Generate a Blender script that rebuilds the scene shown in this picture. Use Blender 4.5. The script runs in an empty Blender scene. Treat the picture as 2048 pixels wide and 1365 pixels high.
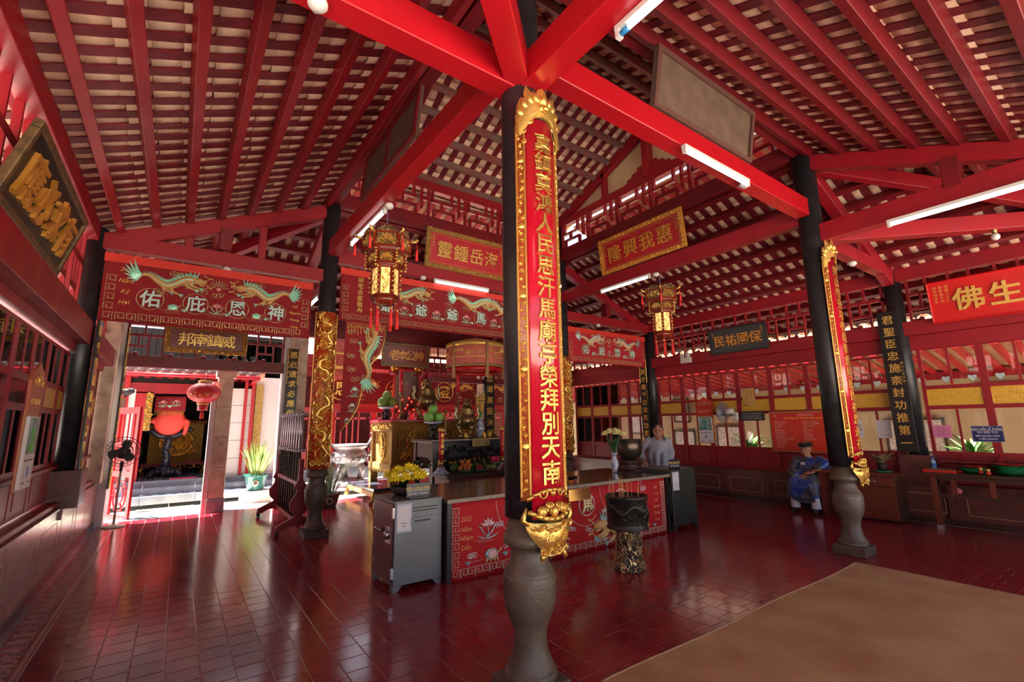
import bpy, bmesh, math, random
from mathutils import Vector, Matrix
random.seed(7)
S = bpy.context.scene
COL = S.collection
PI = math.pi
# ------------------------------------------------------------------ camera, world, sun, exposure
def _axes():
    y, p, r = math.radians(54.494), math.radians(10.107), math.radians(-0.7935)
    F = Vector((math.cos(p)*math.cos(y), math.cos(p)*math.sin(y), math.sin(p)))
    r0 = Vector((math.sin(y), -math.cos(y), 0)); u0 = r0.cross(F)
    return math.cos(r)*r0+math.sin(r)*u0, -math.sin(r)*r0+math.cos(r)*u0, F
_R, _U, _F = _axes()
cam = bpy.data.cameras.new('camera'); camo = bpy.data.objects.new('camera', cam); COL.objects.link(camo)
cam.sensor_width = 36; cam.lens = 926.4/2048*36; cam.clip_start = 0.05; cam.clip_end = 300
M = Matrix.Identity(4)
for i in range(3):
    M[i][0] = _R[i]; M[i][1] = _U[i]; M[i][2] = -_F[i]
M[0][3], M[1][3], M[2][3] = 0, 0, 1.6
camo.matrix_world = M
S.camera = camo
def proj(p):
    v = Vector(p)-Vector((0, 0, 1.6)); d = v.dot(_F)
    if d < 0.1: return None
    return (1024+926.4*v.dot(_R)/d, 682.5-926.4*v.dot(_U)/d, d)
w = bpy.data.worlds.new('sky'); S.world = w; w.use_nodes = True
nt = w.node_tree; nt.nodes.clear()
sk = nt.nodes.new('ShaderNodeTexSky'); sk.sky_type = 'NISHITA'; sk.sun_disc = False
sk.sun_elevation = math.radians(58); sk.sun_rotation = math.radians(340); sk.air_density = 1.0; sk.dust_density = 4; sk.ozone_density = 1
bw = nt.nodes.new('ShaderNodeRGBToBW'); mx = nt.nodes.new('ShaderNodeMix'); mx.data_type = 'RGBA'; mx.inputs[0].default_value = 0.38
bg = nt.nodes.new('ShaderNodeBackground'); bg.inputs[1].default_value = 0.56
ou = nt.nodes.new('ShaderNodeOutputWorld')
nt.links.new(sk.outputs[0], bw.inputs[0]); nt.links.new(sk.outputs[0], mx.inputs[6]); nt.links.new(bw.outputs[0], mx.inputs[7])
nt.links.new(mx.outputs[2], bg.inputs[0]); nt.links.new(bg.outputs[0], ou.inputs[0])
sl = bpy.data.lights.new('sun', 'SUN'); sl.energy = 55.0; sl.angle = math.radians(1.0); sl.color = (1, .97, .92)
so = bpy.data.objects.new('sun', sl); COL.objects.link(so)
so.rotation_euler = Vector((0.26, -0.14, -1.0)).to_track_quat('-Z', 'Y').to_euler()
so.location = (0, 20, 30)
S.view_settings.view_transform = 'Standard'; S.view_settings.look = 'None'
S.view_settings.exposure = -0.30; S.view_settings.gamma = 1; S.view_settings.use_curve_mapping = False
cy = S.cycles
cy.use_denoising = True
try: cy.denoiser = 'OPENIMAGEDENOISE'
except Exception: pass
cy.max_bounces = 7; cy.diffuse_bounces = 4; cy.glossy_bounces = 4; cy.transmission_bounces = 4; cy.transparent_max_bounces = 10
cy.caustics_reflective = False; cy.caustics_refractive = False; cy.sample_clamp_indirect = 6; cy.blur_glossy = 0.5
cy.use_adaptive_sampling = True; cy.adaptive_threshold = 0.02

# ------------------------------------------------------------------ materials
MT = {}
def mat(name, col, rough=.5, metal=0., var=0., vscale=6., bump=0., bscale=40., emit=0., spec=None, coat=0., col2=None, rnd=0., rvar=0.):
    """Plain procedural paint/metal/stone: base colour, soft noise variation, bump grain, per-object variation."""
    if name in MT: return MT[name]
    m = bpy.data.materials.new(name); m.use_nodes = True; MT[name] = m
    n = m.node_tree.nodes; L = m.node_tree.links; b = n['Principled BSDF']
    b.inputs['Base Color'].default_value = (*col, 1); b.inputs['Roughness'].default_value = rough; b.inputs['Metallic'].default_value = metal
    if spec is not None: b.inputs['Specular IOR Level'].default_value = spec
    if coat: b.inputs['Coat Weight'].default_value = coat; b.inputs['Coat Roughness'].default_value = .08
    m.diffuse_color = (*col, 1)
    if emit: b.inputs['Emission Color'].default_value = (*col, 1); b.inputs['Emission Strength'].default_value = emit
    if var or bump or rvar:
        tc = n.new('ShaderNodeTexCoord')
        if rnd:                                        # pieces that share one mesh take their grain from where they lie
            class _P: pass
            g_ = n.new('ShaderNodeNewGeometry'); tc = _P(); tc.outputs = {'Object': g_.outputs['Position']}
    if var or rnd:
        c2 = col2 or tuple(c*.45 for c in col)
        mxn = n.new('ShaderNodeMix'); mxn.data_type = 'RGBA'
        mxn.inputs[6].default_value = (*col, 1); mxn.inputs[7].default_value = (*c2, 1)
        fac = None
        if var:
            nz = n.new('ShaderNodeTexNoise'); nz.inputs['Scale'].default_value = vscale; nz.inputs['Detail'].default_value = 5
            L.new(tc.outputs['Object'], nz.inputs['Vector'])
            mr = n.new('ShaderNodeMapRange'); mr.inputs[1].default_value = .35; mr.inputs[2].default_value = .7; mr.inputs[4].default_value = var
            L.new(nz.outputs[0], mr.inputs[0]); fac = mr.outputs[0]
            if rvar:
                m2 = n.new('ShaderNodeMapRange'); m2.inputs[3].default_value = rough; m2.inputs[4].default_value = rough+rvar
                L.new(nz.outputs[0], m2.inputs[0]); L.new(m2.outputs[0], b.inputs['Roughness'])
        if rnd:
            oi = n.new('ShaderNodeObjectInfo'); mu = n.new('ShaderNodeMath'); mu.operation = 'MULTIPLY'; mu.inputs[1].default_value = rnd
            L.new(oi.outputs['Random'], mu.inputs[0])
            if fac:
                ad = n.new('ShaderNodeMath'); ad.operation = 'ADD'; ad.use_clamp = True
                L.new(fac, ad.inputs[0]); L.new(mu.outputs[0], ad.inputs[1]); fac = ad.outputs[0]
            else: fac = mu.outputs[0]
        L.new(fac, mxn.inputs[0]); L.new(mxn.outputs[2], b.inputs['Base Color'])
    if bump:
        n2 = n.new('ShaderNodeTexNoise'); n2.inputs['Scale'].default_value = bscale; n2.inputs['Detail'].default_value = 4
        L.new(tc.outputs['Object'], n2.inputs['Vector'])
        bp = n.new('ShaderNodeBump'); bp.inputs['Strength'].default_value = bump; bp.inputs['Distance'].default_value = .01
        L.new(n2.outputs[0], bp.inputs['Height']); L.new(bp.outputs[0], b.inputs['Normal'])
    return m
def carved(name, hi, lo, scale=16., metal=.85, rough=.32, thr=.5, kind='V'):
    """Carved and gilded wood: raised scrolls in one colour, hollows in the other, real bump."""
    if name in MT: return MT[name]
    m = bpy.data.materials.new(name); m.use_nodes = True; MT[name] = m
    n = m.node_tree.nodes; L = m.node_tree.links; b = n['Principled BSDF']
    tc = n.new('ShaderNodeTexCoord')
    nz = n.new('ShaderNodeTexNoise'); nz.inputs['Scale'].default_value = scale*.35; nz.inputs['Detail'].default_value = 2
    vm = n.new('ShaderNodeVectorMath'); vm.operation = 'MULTIPLY_ADD'; vm.inputs[1].default_value = (.35,)*3
    L.new(tc.outputs['Object'], nz.inputs['Vector']); L.new(nz.outputs['Color'], vm.inputs[0]); L.new(tc.outputs['Object'], vm.inputs[2])
    vo = n.new('ShaderNodeTexVoronoi'); vo.feature = 'SMOOTH_F1' if kind == 'V' else 'DISTANCE_TO_EDGE'; vo.inputs['Scale'].default_value = scale
    wv = n.new('ShaderNodeMath'); wv.operation = 'SINE'; ml = n.new('ShaderNodeMath'); ml.operation = 'MULTIPLY'; ml.inputs[1].default_value = 13
    L.new(vm.outputs[0], vo.inputs['Vector']); L.new(vo.outputs['Distance'], ml.inputs[0]); L.new(ml.outputs[0], wv.inputs[0])
    mr = n.new('ShaderNodeMapRange'); mr.inputs[1].default_value = thr-.9; mr.inputs[2].default_value = thr-.2
    L.new(wv.outputs[0], mr.inputs[0])
    mxn = n.new('ShaderNodeMix'); mxn.data_type = 'RGBA'; mxn.inputs[6].default_value = (*lo, 1); mxn.inputs[7].default_value = (*hi, 1)
    L.new(mr.outputs[0], mxn.inputs[0]); L.new(mxn.outputs[2], b.inputs['Base Color'])
    mm = n.new('ShaderNodeMath'); mm.operation = 'MULTIPLY'; mm.inputs[1].default_value = metal; L.new(mr.outputs[0], mm.inputs[0]); L.new(mm.outputs[0], b.inputs['Metallic'])
    b.inputs['Roughness'].default_value = rough
    bp = n.new('ShaderNodeBump'); bp.inputs['Strength'].default_value = 1; bp.inputs['Distance'].default_value = .012
    L.new(wv.outputs[0], bp.inputs['Height']); L.new(bp.outputs[0], b.inputs['Normal'])
    return m
def glass(name='window_glass', tint=(1, 1, 1), refl=1.0, rough=.02):
    if name in MT: return MT[name]
    m = bpy.data.materials.new(name); m.use_nodes = True; MT[name] = m
    n = m.node_tree.nodes; L = m.node_tree.links; n.clear()
    t = n.new('ShaderNodeBsdfTransparent'); t.inputs[0].default_value = (*tint, 1)
    g = n.new('ShaderNodeBsdfGlossy'); g.inputs['Roughness'].default_value = rough
    f = n.new('ShaderNodeFresnel'); f.inputs[0].default_value = 1.5
    mx = n.new('ShaderNodeMixShader'); o = n.new('ShaderNodeOutputMaterial')
    L.new(f.outputs[0], mx.inputs[0]); L.new(t.outputs[0], mx.inputs[1]); L.new(g.outputs[0], mx.inputs[2]); L.new(mx.outputs[0], o.inputs[0])
    return m
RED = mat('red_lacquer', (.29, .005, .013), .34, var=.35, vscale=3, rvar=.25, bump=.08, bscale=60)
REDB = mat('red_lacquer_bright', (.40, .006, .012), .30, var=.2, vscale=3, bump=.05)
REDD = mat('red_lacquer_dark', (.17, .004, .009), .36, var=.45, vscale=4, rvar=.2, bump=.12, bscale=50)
RAFT = mat('rafter_board_red', (.20, .012, .022), .38, var=.6, vscale=7, rvar=.3, bump=.35, bscale=45, rnd=.3)
TERRA = mat('cream_terracotta', (.78, .54, .38), .85, var=.4, vscale=9, bump=.3, bscale=70, rnd=.5, col2=(.60, .34, .22))
TERRAS = mat('cream_terracotta_mass', (.78, .54, .38), .85, var=.9, vscale=5, bump=.3, bscale=70, col2=(.62, .36, .23))
BLK = mat('black_lacquer_column', (.012, .012, .015), .22, var=.5, vscale=8, rvar=.3, bump=.1, bscale=20, col2=(.035, .035, .04))
STONE = mat('grey_brown_stone', (.125, .095, .07), .30, var=.8, vscale=7, rvar=.25, bump=.35, bscale=60, col2=(.055, .042, .034))
FLOORT = mat('oxblood_floor_tile', (.27, .014, .022), .10, var=.45, vscale=3, rvar=.12, bump=.03, bscale=9, rnd=.2, col2=(.16, .010, .018), spec=.62)
FLOORS = mat('oxblood_floor_tile_mass', (.26, .014, .022), .10, var=.55, vscale=3, rvar=.12, bump=.03, bscale=9, col2=(.18, .010, .018), spec=.62)
GROUT = mat('pale_mortar', (.62, .42, .40), .7)
GOLD = mat('gilded_wood', (.78, .49, .13), .33, .85, var=.35, vscale=25, bump=.25, bscale=90, col2=(.55, .27, .04))
GOLDP = mat('gold_paint', (.80, .50, .12), .34, .55, var=.25, vscale=20)
ORANGE = mat('orange_gold_paint', (.62, .27, .04), .4, .35)
REDG = mat('couplet_red', (.47, .006, .022), .18, coat=.5, var=.1)
REDC = mat('banner_red_velvet', (.25, .005, .010), .85, var=.35, vscale=3, bump=.2, bscale=300)
REDCB = mat('banner_red_band', (.60, .03, .015), .7)
REDCL = mat('counter_cloth_red', (.52, .008, .014), .8, var=.2, vscale=3, bump=.2, bscale=300)
TEAL = mat('teal_sequins', (.16, .75, .60), .3, .2, var=.8, vscale=60, col2=(.75, .78, .55))
PALE = mat('pale_green_sequins', (.60, .88, .72), .3, .15, var=.8, vscale=60, col2=(.65, .85, .9))
TAN = mat('tan_embroidery', (.62, .34, .12), .6, var=.4, vscale=40)
PINK = mat('pink_embroidery', (.72, .25, .24), .6, var=.3, vscale=40)
BEAD = mat('glass_beads', (.78, .62, .50), .2, .3)
BEADG = mat('gold_beads', (.72, .60, .32), .22, .5)
WHITE = mat('white_plastic', (.78, .76, .72), .35)
GLASS = glass()
TUBE = mat('fluorescent_tube', (.93, .97, 1.0), .4, emit=6.0)
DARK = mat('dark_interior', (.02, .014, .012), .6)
MARB = mat('brown_red_marble', (.16, .045, .038), .16, var=.8, vscale=9, rvar=.15, col2=(.075, .03, .025), rnd=.3)
MARBL = mat('marble_inlay_line', (.40, .20, .10), .3)
CREAM = mat('cream_wall', (.42, .30, .165), .8, var=.25, vscale=2)
YEL = mat('yellow_textured_glass', (.72, .40, .03), .3, bump=.9, bscale=35, var=.4, vscale=25, spec=.8)
DWOOD = mat('dark_brown_wood', (.055, .018, .012), .3, var=.5, vscale=9, rvar=.15)
MWOOD = mat('red_brown_wood', (.16, .028, .014), .28, var=.5, vscale=9, rvar=.15)
BLKW = mat('black_wood', (.012, .011, .013), .3, var=.3)
BRONZE = mat('aged_bronze', (.30, .20, .08), .34, .9, var=.6, vscale=14, bump=.3, bscale=50, col2=(.13, .09, .05))
BRONZED = mat('dark_bronze', (.13, .095, .07), .3, .8, var=.5, vscale=12, bump=.2, bscale=30)

# ------------------------------------------------------------------ mesh helper
class MB:
    def __init__(s): s.v = []; s.f = []; s.m = []; s.sm = []; s.k = 0; s.T = None
    def mi(s, k): s.k = k; return s
    def _add(s, vs, fs, sm=False):
        o = len(s.v)
        if s.T: vs = [s.T @ Vector(p) for p in vs]
        s.v += [tuple(p) for p in vs]
        for f in fs: s.f.append(tuple(i+o for i in f)); s.m.append(s.k); s.sm.append(sm)
        return s
    def box(s, x0, x1, y0, y1, z0, z1):
        vs = [(x, y, z) for z in (z0, z1) for y in (y0, y1) for x in (x0, x1)]
        return s._add(vs, [(0, 2, 3, 1), (4, 5, 7, 6), (0, 1, 5, 4), (2, 6, 7, 3), (0, 4, 6, 2), (1, 3, 7, 5)])
    def cbox(s, cx, cy, cz, sx, sy, sz): return s.box(cx-sx/2, cx+sx/2, cy-sy/2, cy+sy/2, cz-sz/2, cz+sz/2)
    def bar(s, a, b, w, h, up=(0, 0, 1)):
        """Box beam from a to b, w wide and h high; top edge middle line runs through a and b minus h/2."""
        a, b = Vector(a), Vector(b); d = (b-a).normalized(); u = Vector(up)
        sd = d.cross(u)
        if sd.length < 1e-5: sd = d.cross(Vector((0, 1, 0)))
        sd.normalize(); u = sd.cross(d).normalized()
        vs = []
        for p in (a, b):
            for q, r in ((-1, -1), (1, -1), (1, 1), (-1, 1)): vs.append(p+sd*q*w/2+u*r*h/2)
        return s._add(vs, [(3, 2, 1, 0), (4, 5, 6, 7), (0, 1, 5, 4), (1, 2, 6, 5), (2, 3, 7, 6), (3, 0, 4, 7)])
    def lathe(s, prof, seg=24, c=(0, 0, 0), axis='Z', cap=True, sq=None):
        vs = []; fs = []
        for r, z in prof:
            for i in range(seg):
                a = 2*PI*i/seg
                x, y = r*math.cos(a), r*math.sin(a)
                p = (x, y, z) if axis == 'Z' else ((x, z, y) if axis == 'Y' else (z, x, y))
                vs.append((p[0]+c[0], p[1]+c[1], p[2]+c[2]))
        for k in range(len(prof)-1):
            for i in range(seg):
                j = (i+1) % seg
                fs.append((k*seg+i, k*seg+j, (k+1)*seg+j, (k+1)*seg+i))
        if cap:
            if prof[0][0] > 1e-4: fs.append(tuple(range(seg))[::-1])
            if prof[-1][0] > 1e-4: fs.append(tuple((len(prof)-1)*seg+i for i in range(seg)))
        return s._add(vs, fs, True)
    def cyl(s, c, r, z0, z1, seg=16, axis='Z'): return s.lathe([(r, z0), (r, z1)], seg, c, axis)
    def tube(s, pts, r, seg=8, caps=True):
        """Tube through pts, r a number or one radius per point."""
        pts = [Vector(p) for p in pts]; n = len(pts)
        rs = r if isinstance(r, (list, tuple)) else [r]*n
        vs = []; fs = []; prev = None
        for i, p in enumerate(pts):
            t = (pts[min(i+1, n-1)]-pts[max(i-1, 0)])
            t = t.normalized() if t.length > 1e-9 else Vector((0, 0, 1))
            if prev is None:
                a = Vector((0, 0, 1)) if abs(t.z) < .9 else Vector((1, 0, 0))
                prev = t.cross(a).normalized()
            q = (prev-t*prev.dot(t))
            q = q.normalized() if q.length > 1e-6 else t.orthogonal().normalized()
            prev = q; q2 = t.cross(q)
            for k in range(seg):
                a = 2*PI*k/seg; vs.append(p+(q*math.cos(a)+q2*math.sin(a))*rs[i])
        for i in range(n-1):
            for k in range(seg):
                j = (k+1) % seg; fs.append((i*seg+k, i*seg+j, (i+1)*seg+j, (i+1)*seg+k))
        if caps: fs.append(tuple(range(seg))[::-1]); fs.append(tuple((n-1)*seg+k for k in range(seg)))
        return s._add(vs, fs, seg > 5)
    def ball(s, c, r, seg=12, rings=8, sc=(1, 1, 1)):
        vs = [(c[0], c[1], c[2]-r*sc[2])]; fs = []
        for j in range(1, rings):
            a = -PI/2+PI*j/rings
            for i in range(seg):
                b = 2*PI*i/seg
                vs.append((c[0]+r*sc[0]*math.cos(a)*math.cos(b), c[1]+r*sc[1]*math.cos(a)*math.sin(b), c[2]+r*sc[2]*math.sin(a)))
        vs.append((c[0], c[1], c[2]+r*sc[2])); t = len(vs)-1
        for i in range(seg):
            k = (i+1) % seg
            fs.append((0, 1+k, 1+i)); fs.append((t, t-seg+i, t-seg+k))
            for j in range(rings-2): fs.append((1+j*seg+i, 1+j*seg+k, 1+(j+1)*seg+k, 1+(j+1)*seg+i))
        return s._add(vs, fs, True)
    def poly(s, pts, z0, z1):
        """Flat outline (counter-clockwise x,y) with thickness from z0 to z1."""
        n = len(pts)
        vs = [(x, y, z0) for x, y in pts]+[(x, y, z1) for x, y in pts]
        fs = [tuple(range(n))[::-1], tuple(range(n, 2*n))]+[(i, (i+1) % n, n+(i+1) % n, n+i) for i in range(n)]
        return s._add(vs, fs)
    def leaf(s, base, tip, w, bend=0., n=5, up=(0, 0, 1), th=.002):
        """Long blade leaf from base to tip that arches by bend."""
        a, b = Vector(base), Vector(tip); d = b-a; sd = d.cross(Vector((0, 0, 1)))
        if sd.length < 1e-4: sd = Vector((1, 0, 0))
        sd.normalize(); nr = sd.cross(d).normalized()
        vs = []; fs = []
        for i in range(n+1):
            t = i/n; c = a+d*t+nr*math.sin(t*PI)*bend
            ww = w*(math.sin(PI*(.12+.88*t)) if t < 1 else 0)*.5
            vs += [c-sd*ww, c-nr*w*.12, c+sd*ww]
        for i in range(n):
            k = i*3; fs += [(k, k+1, k+4, k+3), (k+1, k+2, k+5, k+4)]
        return s._add(vs, fs, True)
    def mesh(s, name, mats):
        me = bpy.data.meshes.new(name); me.from_pydata(s.v, [], s.f)
        for m in (mats if isinstance(mats, (list, tuple)) else [mats]): me.materials.append(m)
        me.polygons.foreach_set('material_index', s.m); me.polygons.foreach_set('use_smooth', s.sm); me.update()
        return me
    def ob(s, name, mats, parent=None, **kw):
        return link(name, s.mesh(name, mats), parent, **kw)
def link(name, me, parent=None, loc=None, label=None, kind=None, M=None):
    o = bpy.data.objects.new(name, me); COL.objects.link(o)
    if parent: o.parent = parent
    if M is not None: o.matrix_local = M
    if loc: o.location = loc
    if label: o['label'] = label
    if kind: o['kind'] = kind
    return o
def tag(o, label, cat=None, group=None, kind=None):
    o['label'] = label
    if cat: o['category'] = cat
    if group: o['group'] = group
    if kind: o['kind'] = kind
    return o
def thing(name, label, cat, loc=(0, 0, 0), rz=0, group=None, M=None, kind=None):
    o = bpy.data.objects.new(name, None); COL.objects.link(o); o.empty_display_size = .1
    if M is not None: o.matrix_world = M
    else: o.location = loc; o.rotation_euler = (0, 0, rz)
    return tag(o, label, cat, group, kind)
def dup(r, loc=None, rz=None, label=None, M=None):
    def cp(o, par):
        c = o.copy(); COL.objects.link(c)
        if par: c.parent = par
        for ch in list(KIDS.get(o.name, ())) or [x for x in o.children]: cp(ch, c)
        return c
    c = cp(r, None)
    if M is not None: c.matrix_world = M
    if loc is not None: c.location = loc
    if rz is not None: c.rotation_euler = (0, 0, rz)
    if label: c['label'] = label
    return c
KIDS = {}
def frame(o, u, v):
    """Matrix whose local x,y run along u,v and local z towards the viewer's side u x v."""
    u = Vector(u).normalized(); v = Vector(v); n = u.cross(v).normalized(); v = n.cross(u).normalized()
    m = Matrix.Identity(4)
    for i in range(3): m[i][0] = u[i]; m[i][1] = v[i]; m[i][2] = n[i]; m[i][3] = o[i]
    return m
def bevel(o, w=.006, seg=2, ang=40):
    b = o.modifiers.new('bevel', 'BEVEL'); b.width = w; b.segments = seg; b.limit_method = 'ANGLE'; b.angle_limit = math.radians(ang)
    return o
_TX = {}
def glyph(body, ext=.04, off=.0, align='CENTER', res=2):
    key = (body, ext, off, align, res)
    if key in _TX: return _TX[key]
    cu = bpy.data.curves.new('glyph', 'FONT'); cu.body = body; cu.size = 1; cu.extrude = ext; cu.offset = off
    cu.align_x = align; cu.align_y = 'CENTER'; cu.resolution_u = res
    o = bpy.data.objects.new('glyph', cu); COL.objects.link(o)
    dg = bpy.context.evaluated_depsgraph_get()
    me = bpy.data.meshes.new_from_object(o.evaluated_get(dg))
    _TX[key] = ([tuple(v.co) for v in me.vertices], [tuple(p.vertices) for p in me.polygons])
    bpy.data.objects.remove(o); bpy.data.curves.remove(cu); bpy.data.meshes.remove(me)
    return _TX[key]
def put_text(mb, body, x, y, z, size, ext=.04, off=0., sx=1., align='CENTER', rot=0., shear=0., recenter=True):
    vs, fs = glyph(body, ext, off, align)
    if not vs: return mb
    cx = cy = 0
    if recenter:
        cy = (min(v[1] for v in vs)+max(v[1] for v in vs))/2
        if align == 'CENTER': cx = (min(v[0] for v in vs)+max(v[0] for v in vs))/2
    c, s = math.cos(rot), math.sin(rot)
    out = []
    for p in vs:
        a, b = (p[0]-cx)*size*sx+(p[1]-cy)*size*shear, (p[1]-cy)*size
        out.append((x+a*c-b*s, y+a*s+b*c, z+(p[2]+ext)*size))
    return mb._add(out, fs)
def char(ch, x, y, size, m, parent, z=0., ext=.05, off=.012, sx=1., name='character'):
    mb = MB(); put_text(mb, ch, 0, 0, 0, size, ext, off, sx)
    return mb.ob(name, m, parent, loc=(x, y, z))
# ------------------------------------------------------------------ layout numbers (metres)
XL, XR, YB, YF = -1.08, 9.82, 10.6, -1.6        # wall column lines left, right, back; front opening
C1, C2, C3, C4 = (1.87, 2.47), (1.78, 7.6), (6.80, 2.47), (6.80, 7.6)
SL = .42; ZR = 5.32                            # slope of the aisle roofs and their height at the inner ring
# ------------------------------------------------------------------ floor of square tiles
MATX0, MATX1, MATY0, MATY1 = 2.3, 6.33, -1.2, 2.30
floor = thing('floor', 'glossy oxblood tiled floor of the hall', 'floor', kind='structure')
MB().box(XL+.05, XR+.1, YF-.6, YB+.55, -.30, -.0022).ob('floor_bed', GROUT, floor)
T = .194; G = .0035
cells = []
x = -.70
nx = 0
while x < XR-.35:
    y = YF-.5+(.06 if nx % 2 else 0); ny = 0
    while y < YB+.34:
        cells.append((x, y, min(T, XR-.2-x), min(T, YB+.36-y)))
        y += T; ny += 1
    x += T; nx += 1
def seen(c):
    p = proj((c[0]+T/2, c[1]+T/2, 0))
    if not p or not (-20 < p[0] < 2068 and -20 < p[1] < 1385): return None
    if MATX0+.1 < c[0] < MATX1-.2 and MATY0 < c[1] < MATY1-.2: return None
    return p[2]
ranked = sorted((c for c in cells if seen(c)), key=seen)
near = set(ranked[:300])
tiles = []
def tilemesh(w_, h_):
    mb = MB(); mb._add([(-w_/2, -h_/2, -.014), (w_/2, -h_/2, -.014), (w_/2, h_/2, -.014), (-w_/2, h_/2, -.014),
        (-w_/2, -h_/2, -.001), (w_/2, -h_/2, -.001), (w_/2, h_/2, -.001), (-w_/2, h_/2, -.001),
        (-w_/2+.003, -h_/2+.003, 0), (w_/2-.003, -h_/2+.003, 0), (w_/2-.003, h_/2-.003, 0), (-w_/2+.003, h_/2-.003, 0)],
        [(0, 1, 5, 4), (1, 2, 6, 5), (2, 3, 7, 6), (3, 0, 4, 7), (4, 5, 9, 8), (5, 6, 10, 9), (6, 7, 11, 10), (7, 4, 8, 11), (8, 9, 10, 11)])
    return mb
TM = tilemesh(T-G, T-G).mesh('tile', FLOORT)
for c in ranked[:300]:
    o = link('tile', TM, floor, loc=(c[0]+T/2, c[1]+T/2, 0))
    o.rotation_euler = (random.gauss(0, .0022), random.gauss(0, .0022), 0)
    if c[2] < T-.001 or c[3] < T-.001: o.scale = ((c[2]-G)/(T-G), (c[3]-G)/(T-G), 1)
mb = MB()
for c in cells:
    if c in near or c[2] < .03 or c[3] < .03: continue
    cx, cy_ = c[0]+c[2]/2, c[1]+c[3]/2; w_, h_ = c[2]-G, c[3]-G
    a, b = random.gauss(0, .0022), random.gauss(0, .0022)
    q = [(-w_/2, -h_/2), (w_/2, -h_/2), (w_/2, h_/2), (-w_/2, h_/2)]
    mb._add([(cx+u, cy_+v, u*a+v*b-.012) for u, v in q]+[(cx+u, cy_+v, u*a+v*b) for u, v in q],
            [(4, 5, 6, 7), (0, 1, 5, 4), (1, 2, 6, 5), (2, 3, 7, 6), (3, 0, 4, 7)])
mb.ob('tile_field', FLOORS, floor, kind='stuff')
# patterned border along the left wall and the back threshold, grey edging strip
BORD = mat('border_cream_tile', (.50, .36, .30), .14, var=.3, vscale=8)
GREYM = mat('grey_blue_marble', (.24, .27, .34), .12, var=.6, vscale=5, col2=(.12, .13, .17))
mb = MB(); mb.box(-1.0, -.93, YF, YB+.33, -.012, .004); mb.box(-1.0, 1.68, YB+.34, YB+.62, -.2, .003); mb.ob('edging_strip', GREYM, floor)
mb = MB(); mb.box(-.93, -.71, YF, YB+.33, -.012, .0); mb.ob('border_strip', FLOORS, floor)
mb = MB(); mb.box(-.745, -.72, YF, YB+.33, -.003, .002)
y = 3.0
while y < YB+.2:                                  # key fret repeats
    for a, b, c_, d in ((0, .02, 0, .13), (0, .10, .12, .14), (.08, .10, .04, .14), (.04, .10, .04, .06), (.12, .14, .0, .14)):
        mb.box(-.91+c_, -.91+d, y+a, y+b, -.003, .0015)
    y += .16
x = -.70
while x < 1.6:
    mb.box(x, x+.07, YB+.305, YB+.335, -.003, .0025); x += .11
mb.ob('border_fret', BORD, floor)

# ------------------------------------------------------------------ columns
SP = [(.158, 0), (.160, .012), (.158, .045), (.148, .05), (.140, .07), (.122, .11), (.108, .155), (.100, .20), (.099, .24), (.104, .28), (.122, .33), (.144, .38),
      (.156, .43), (.162, .49), (.163, .56), (.162, .59), (.160, .598), (.157, .60), (.158, .607), (.148, .625), (.130, .655), (.117, .69), (.112, .73), (.113, .75), (.118, .757), (.119, .768), (.146, .775), (.157, .785), (.160, .80), (.160, .825), (.150, .838), (.13, .842)]
def column(x, y, top, r, label, z0=0.):
    t = thing('round_column', label, 'column', (x, y, 0), group='lacquered round columns on stone bases')
    bevel(MB().box(-.172, .172, -.172, .172, 0, .105).ob('plinth', STONE, t), .008)
    MB().lathe([(a, b+.105) for a, b in SP[:-1]]+[(.12, 1.03)], 40).ob('stone_base', STONE, t)
    MB().lathe([(r, 1.025), (r*.985, 2.4), (r*.95, top)], 32).ob('shaft', BLK, t)
    return t
SPs = SP
SP = [(a, b*.97) for a, b in SPs]
column(*C1, 6.0, .148, 'nearest black round column, on grey stone base in the middle')
column(*C2, 6.0, .135, 'black round column left of the altar, beside spear rack')
column(*C3, 6.0, .145, 'black round column at right, in front of the small desk')
column(*C4, 6.0, .135, 'black round column directly behind the nearest one')
def wallcol(x, y, z0, top, r, label, bw=.34, bz=.32):
    t = thing('wall_column', label, 'column', (x, y, 0), group='black columns in the side walls')
    bevel(MB().box(-bw/2, bw/2, -bw/2, bw/2, z0, z0+bz).ob('pedestal', MARB, t), .006)
    MB().lathe([(r, z0+bz-.02), (r*.97, top)], 24).ob('shaft', BLK, t)
    return t
wallcol(XL+.02, 7.6, .72, 4.12, .115, 'black column in the left wall beside the dragon banner', bw=.42, bz=.42)
wallcol(XL+.02, 2.47, .72, 4.12, .115, 'black column in the left wall near the camera', bw=.42, bz=.42)
wallcol(XR, 7.6, .60, 4.12, .125, 'black column in the right wall behind smiling man', bz=.35)
wallcol(XR, 2.47, .60, 4.12, .125, 'black column in the right wall above long offering table', bw=.44, bz=.42)
wallcol(XR, -1.2, .60, 4.12, .125, 'black column at the right wall end')

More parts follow.
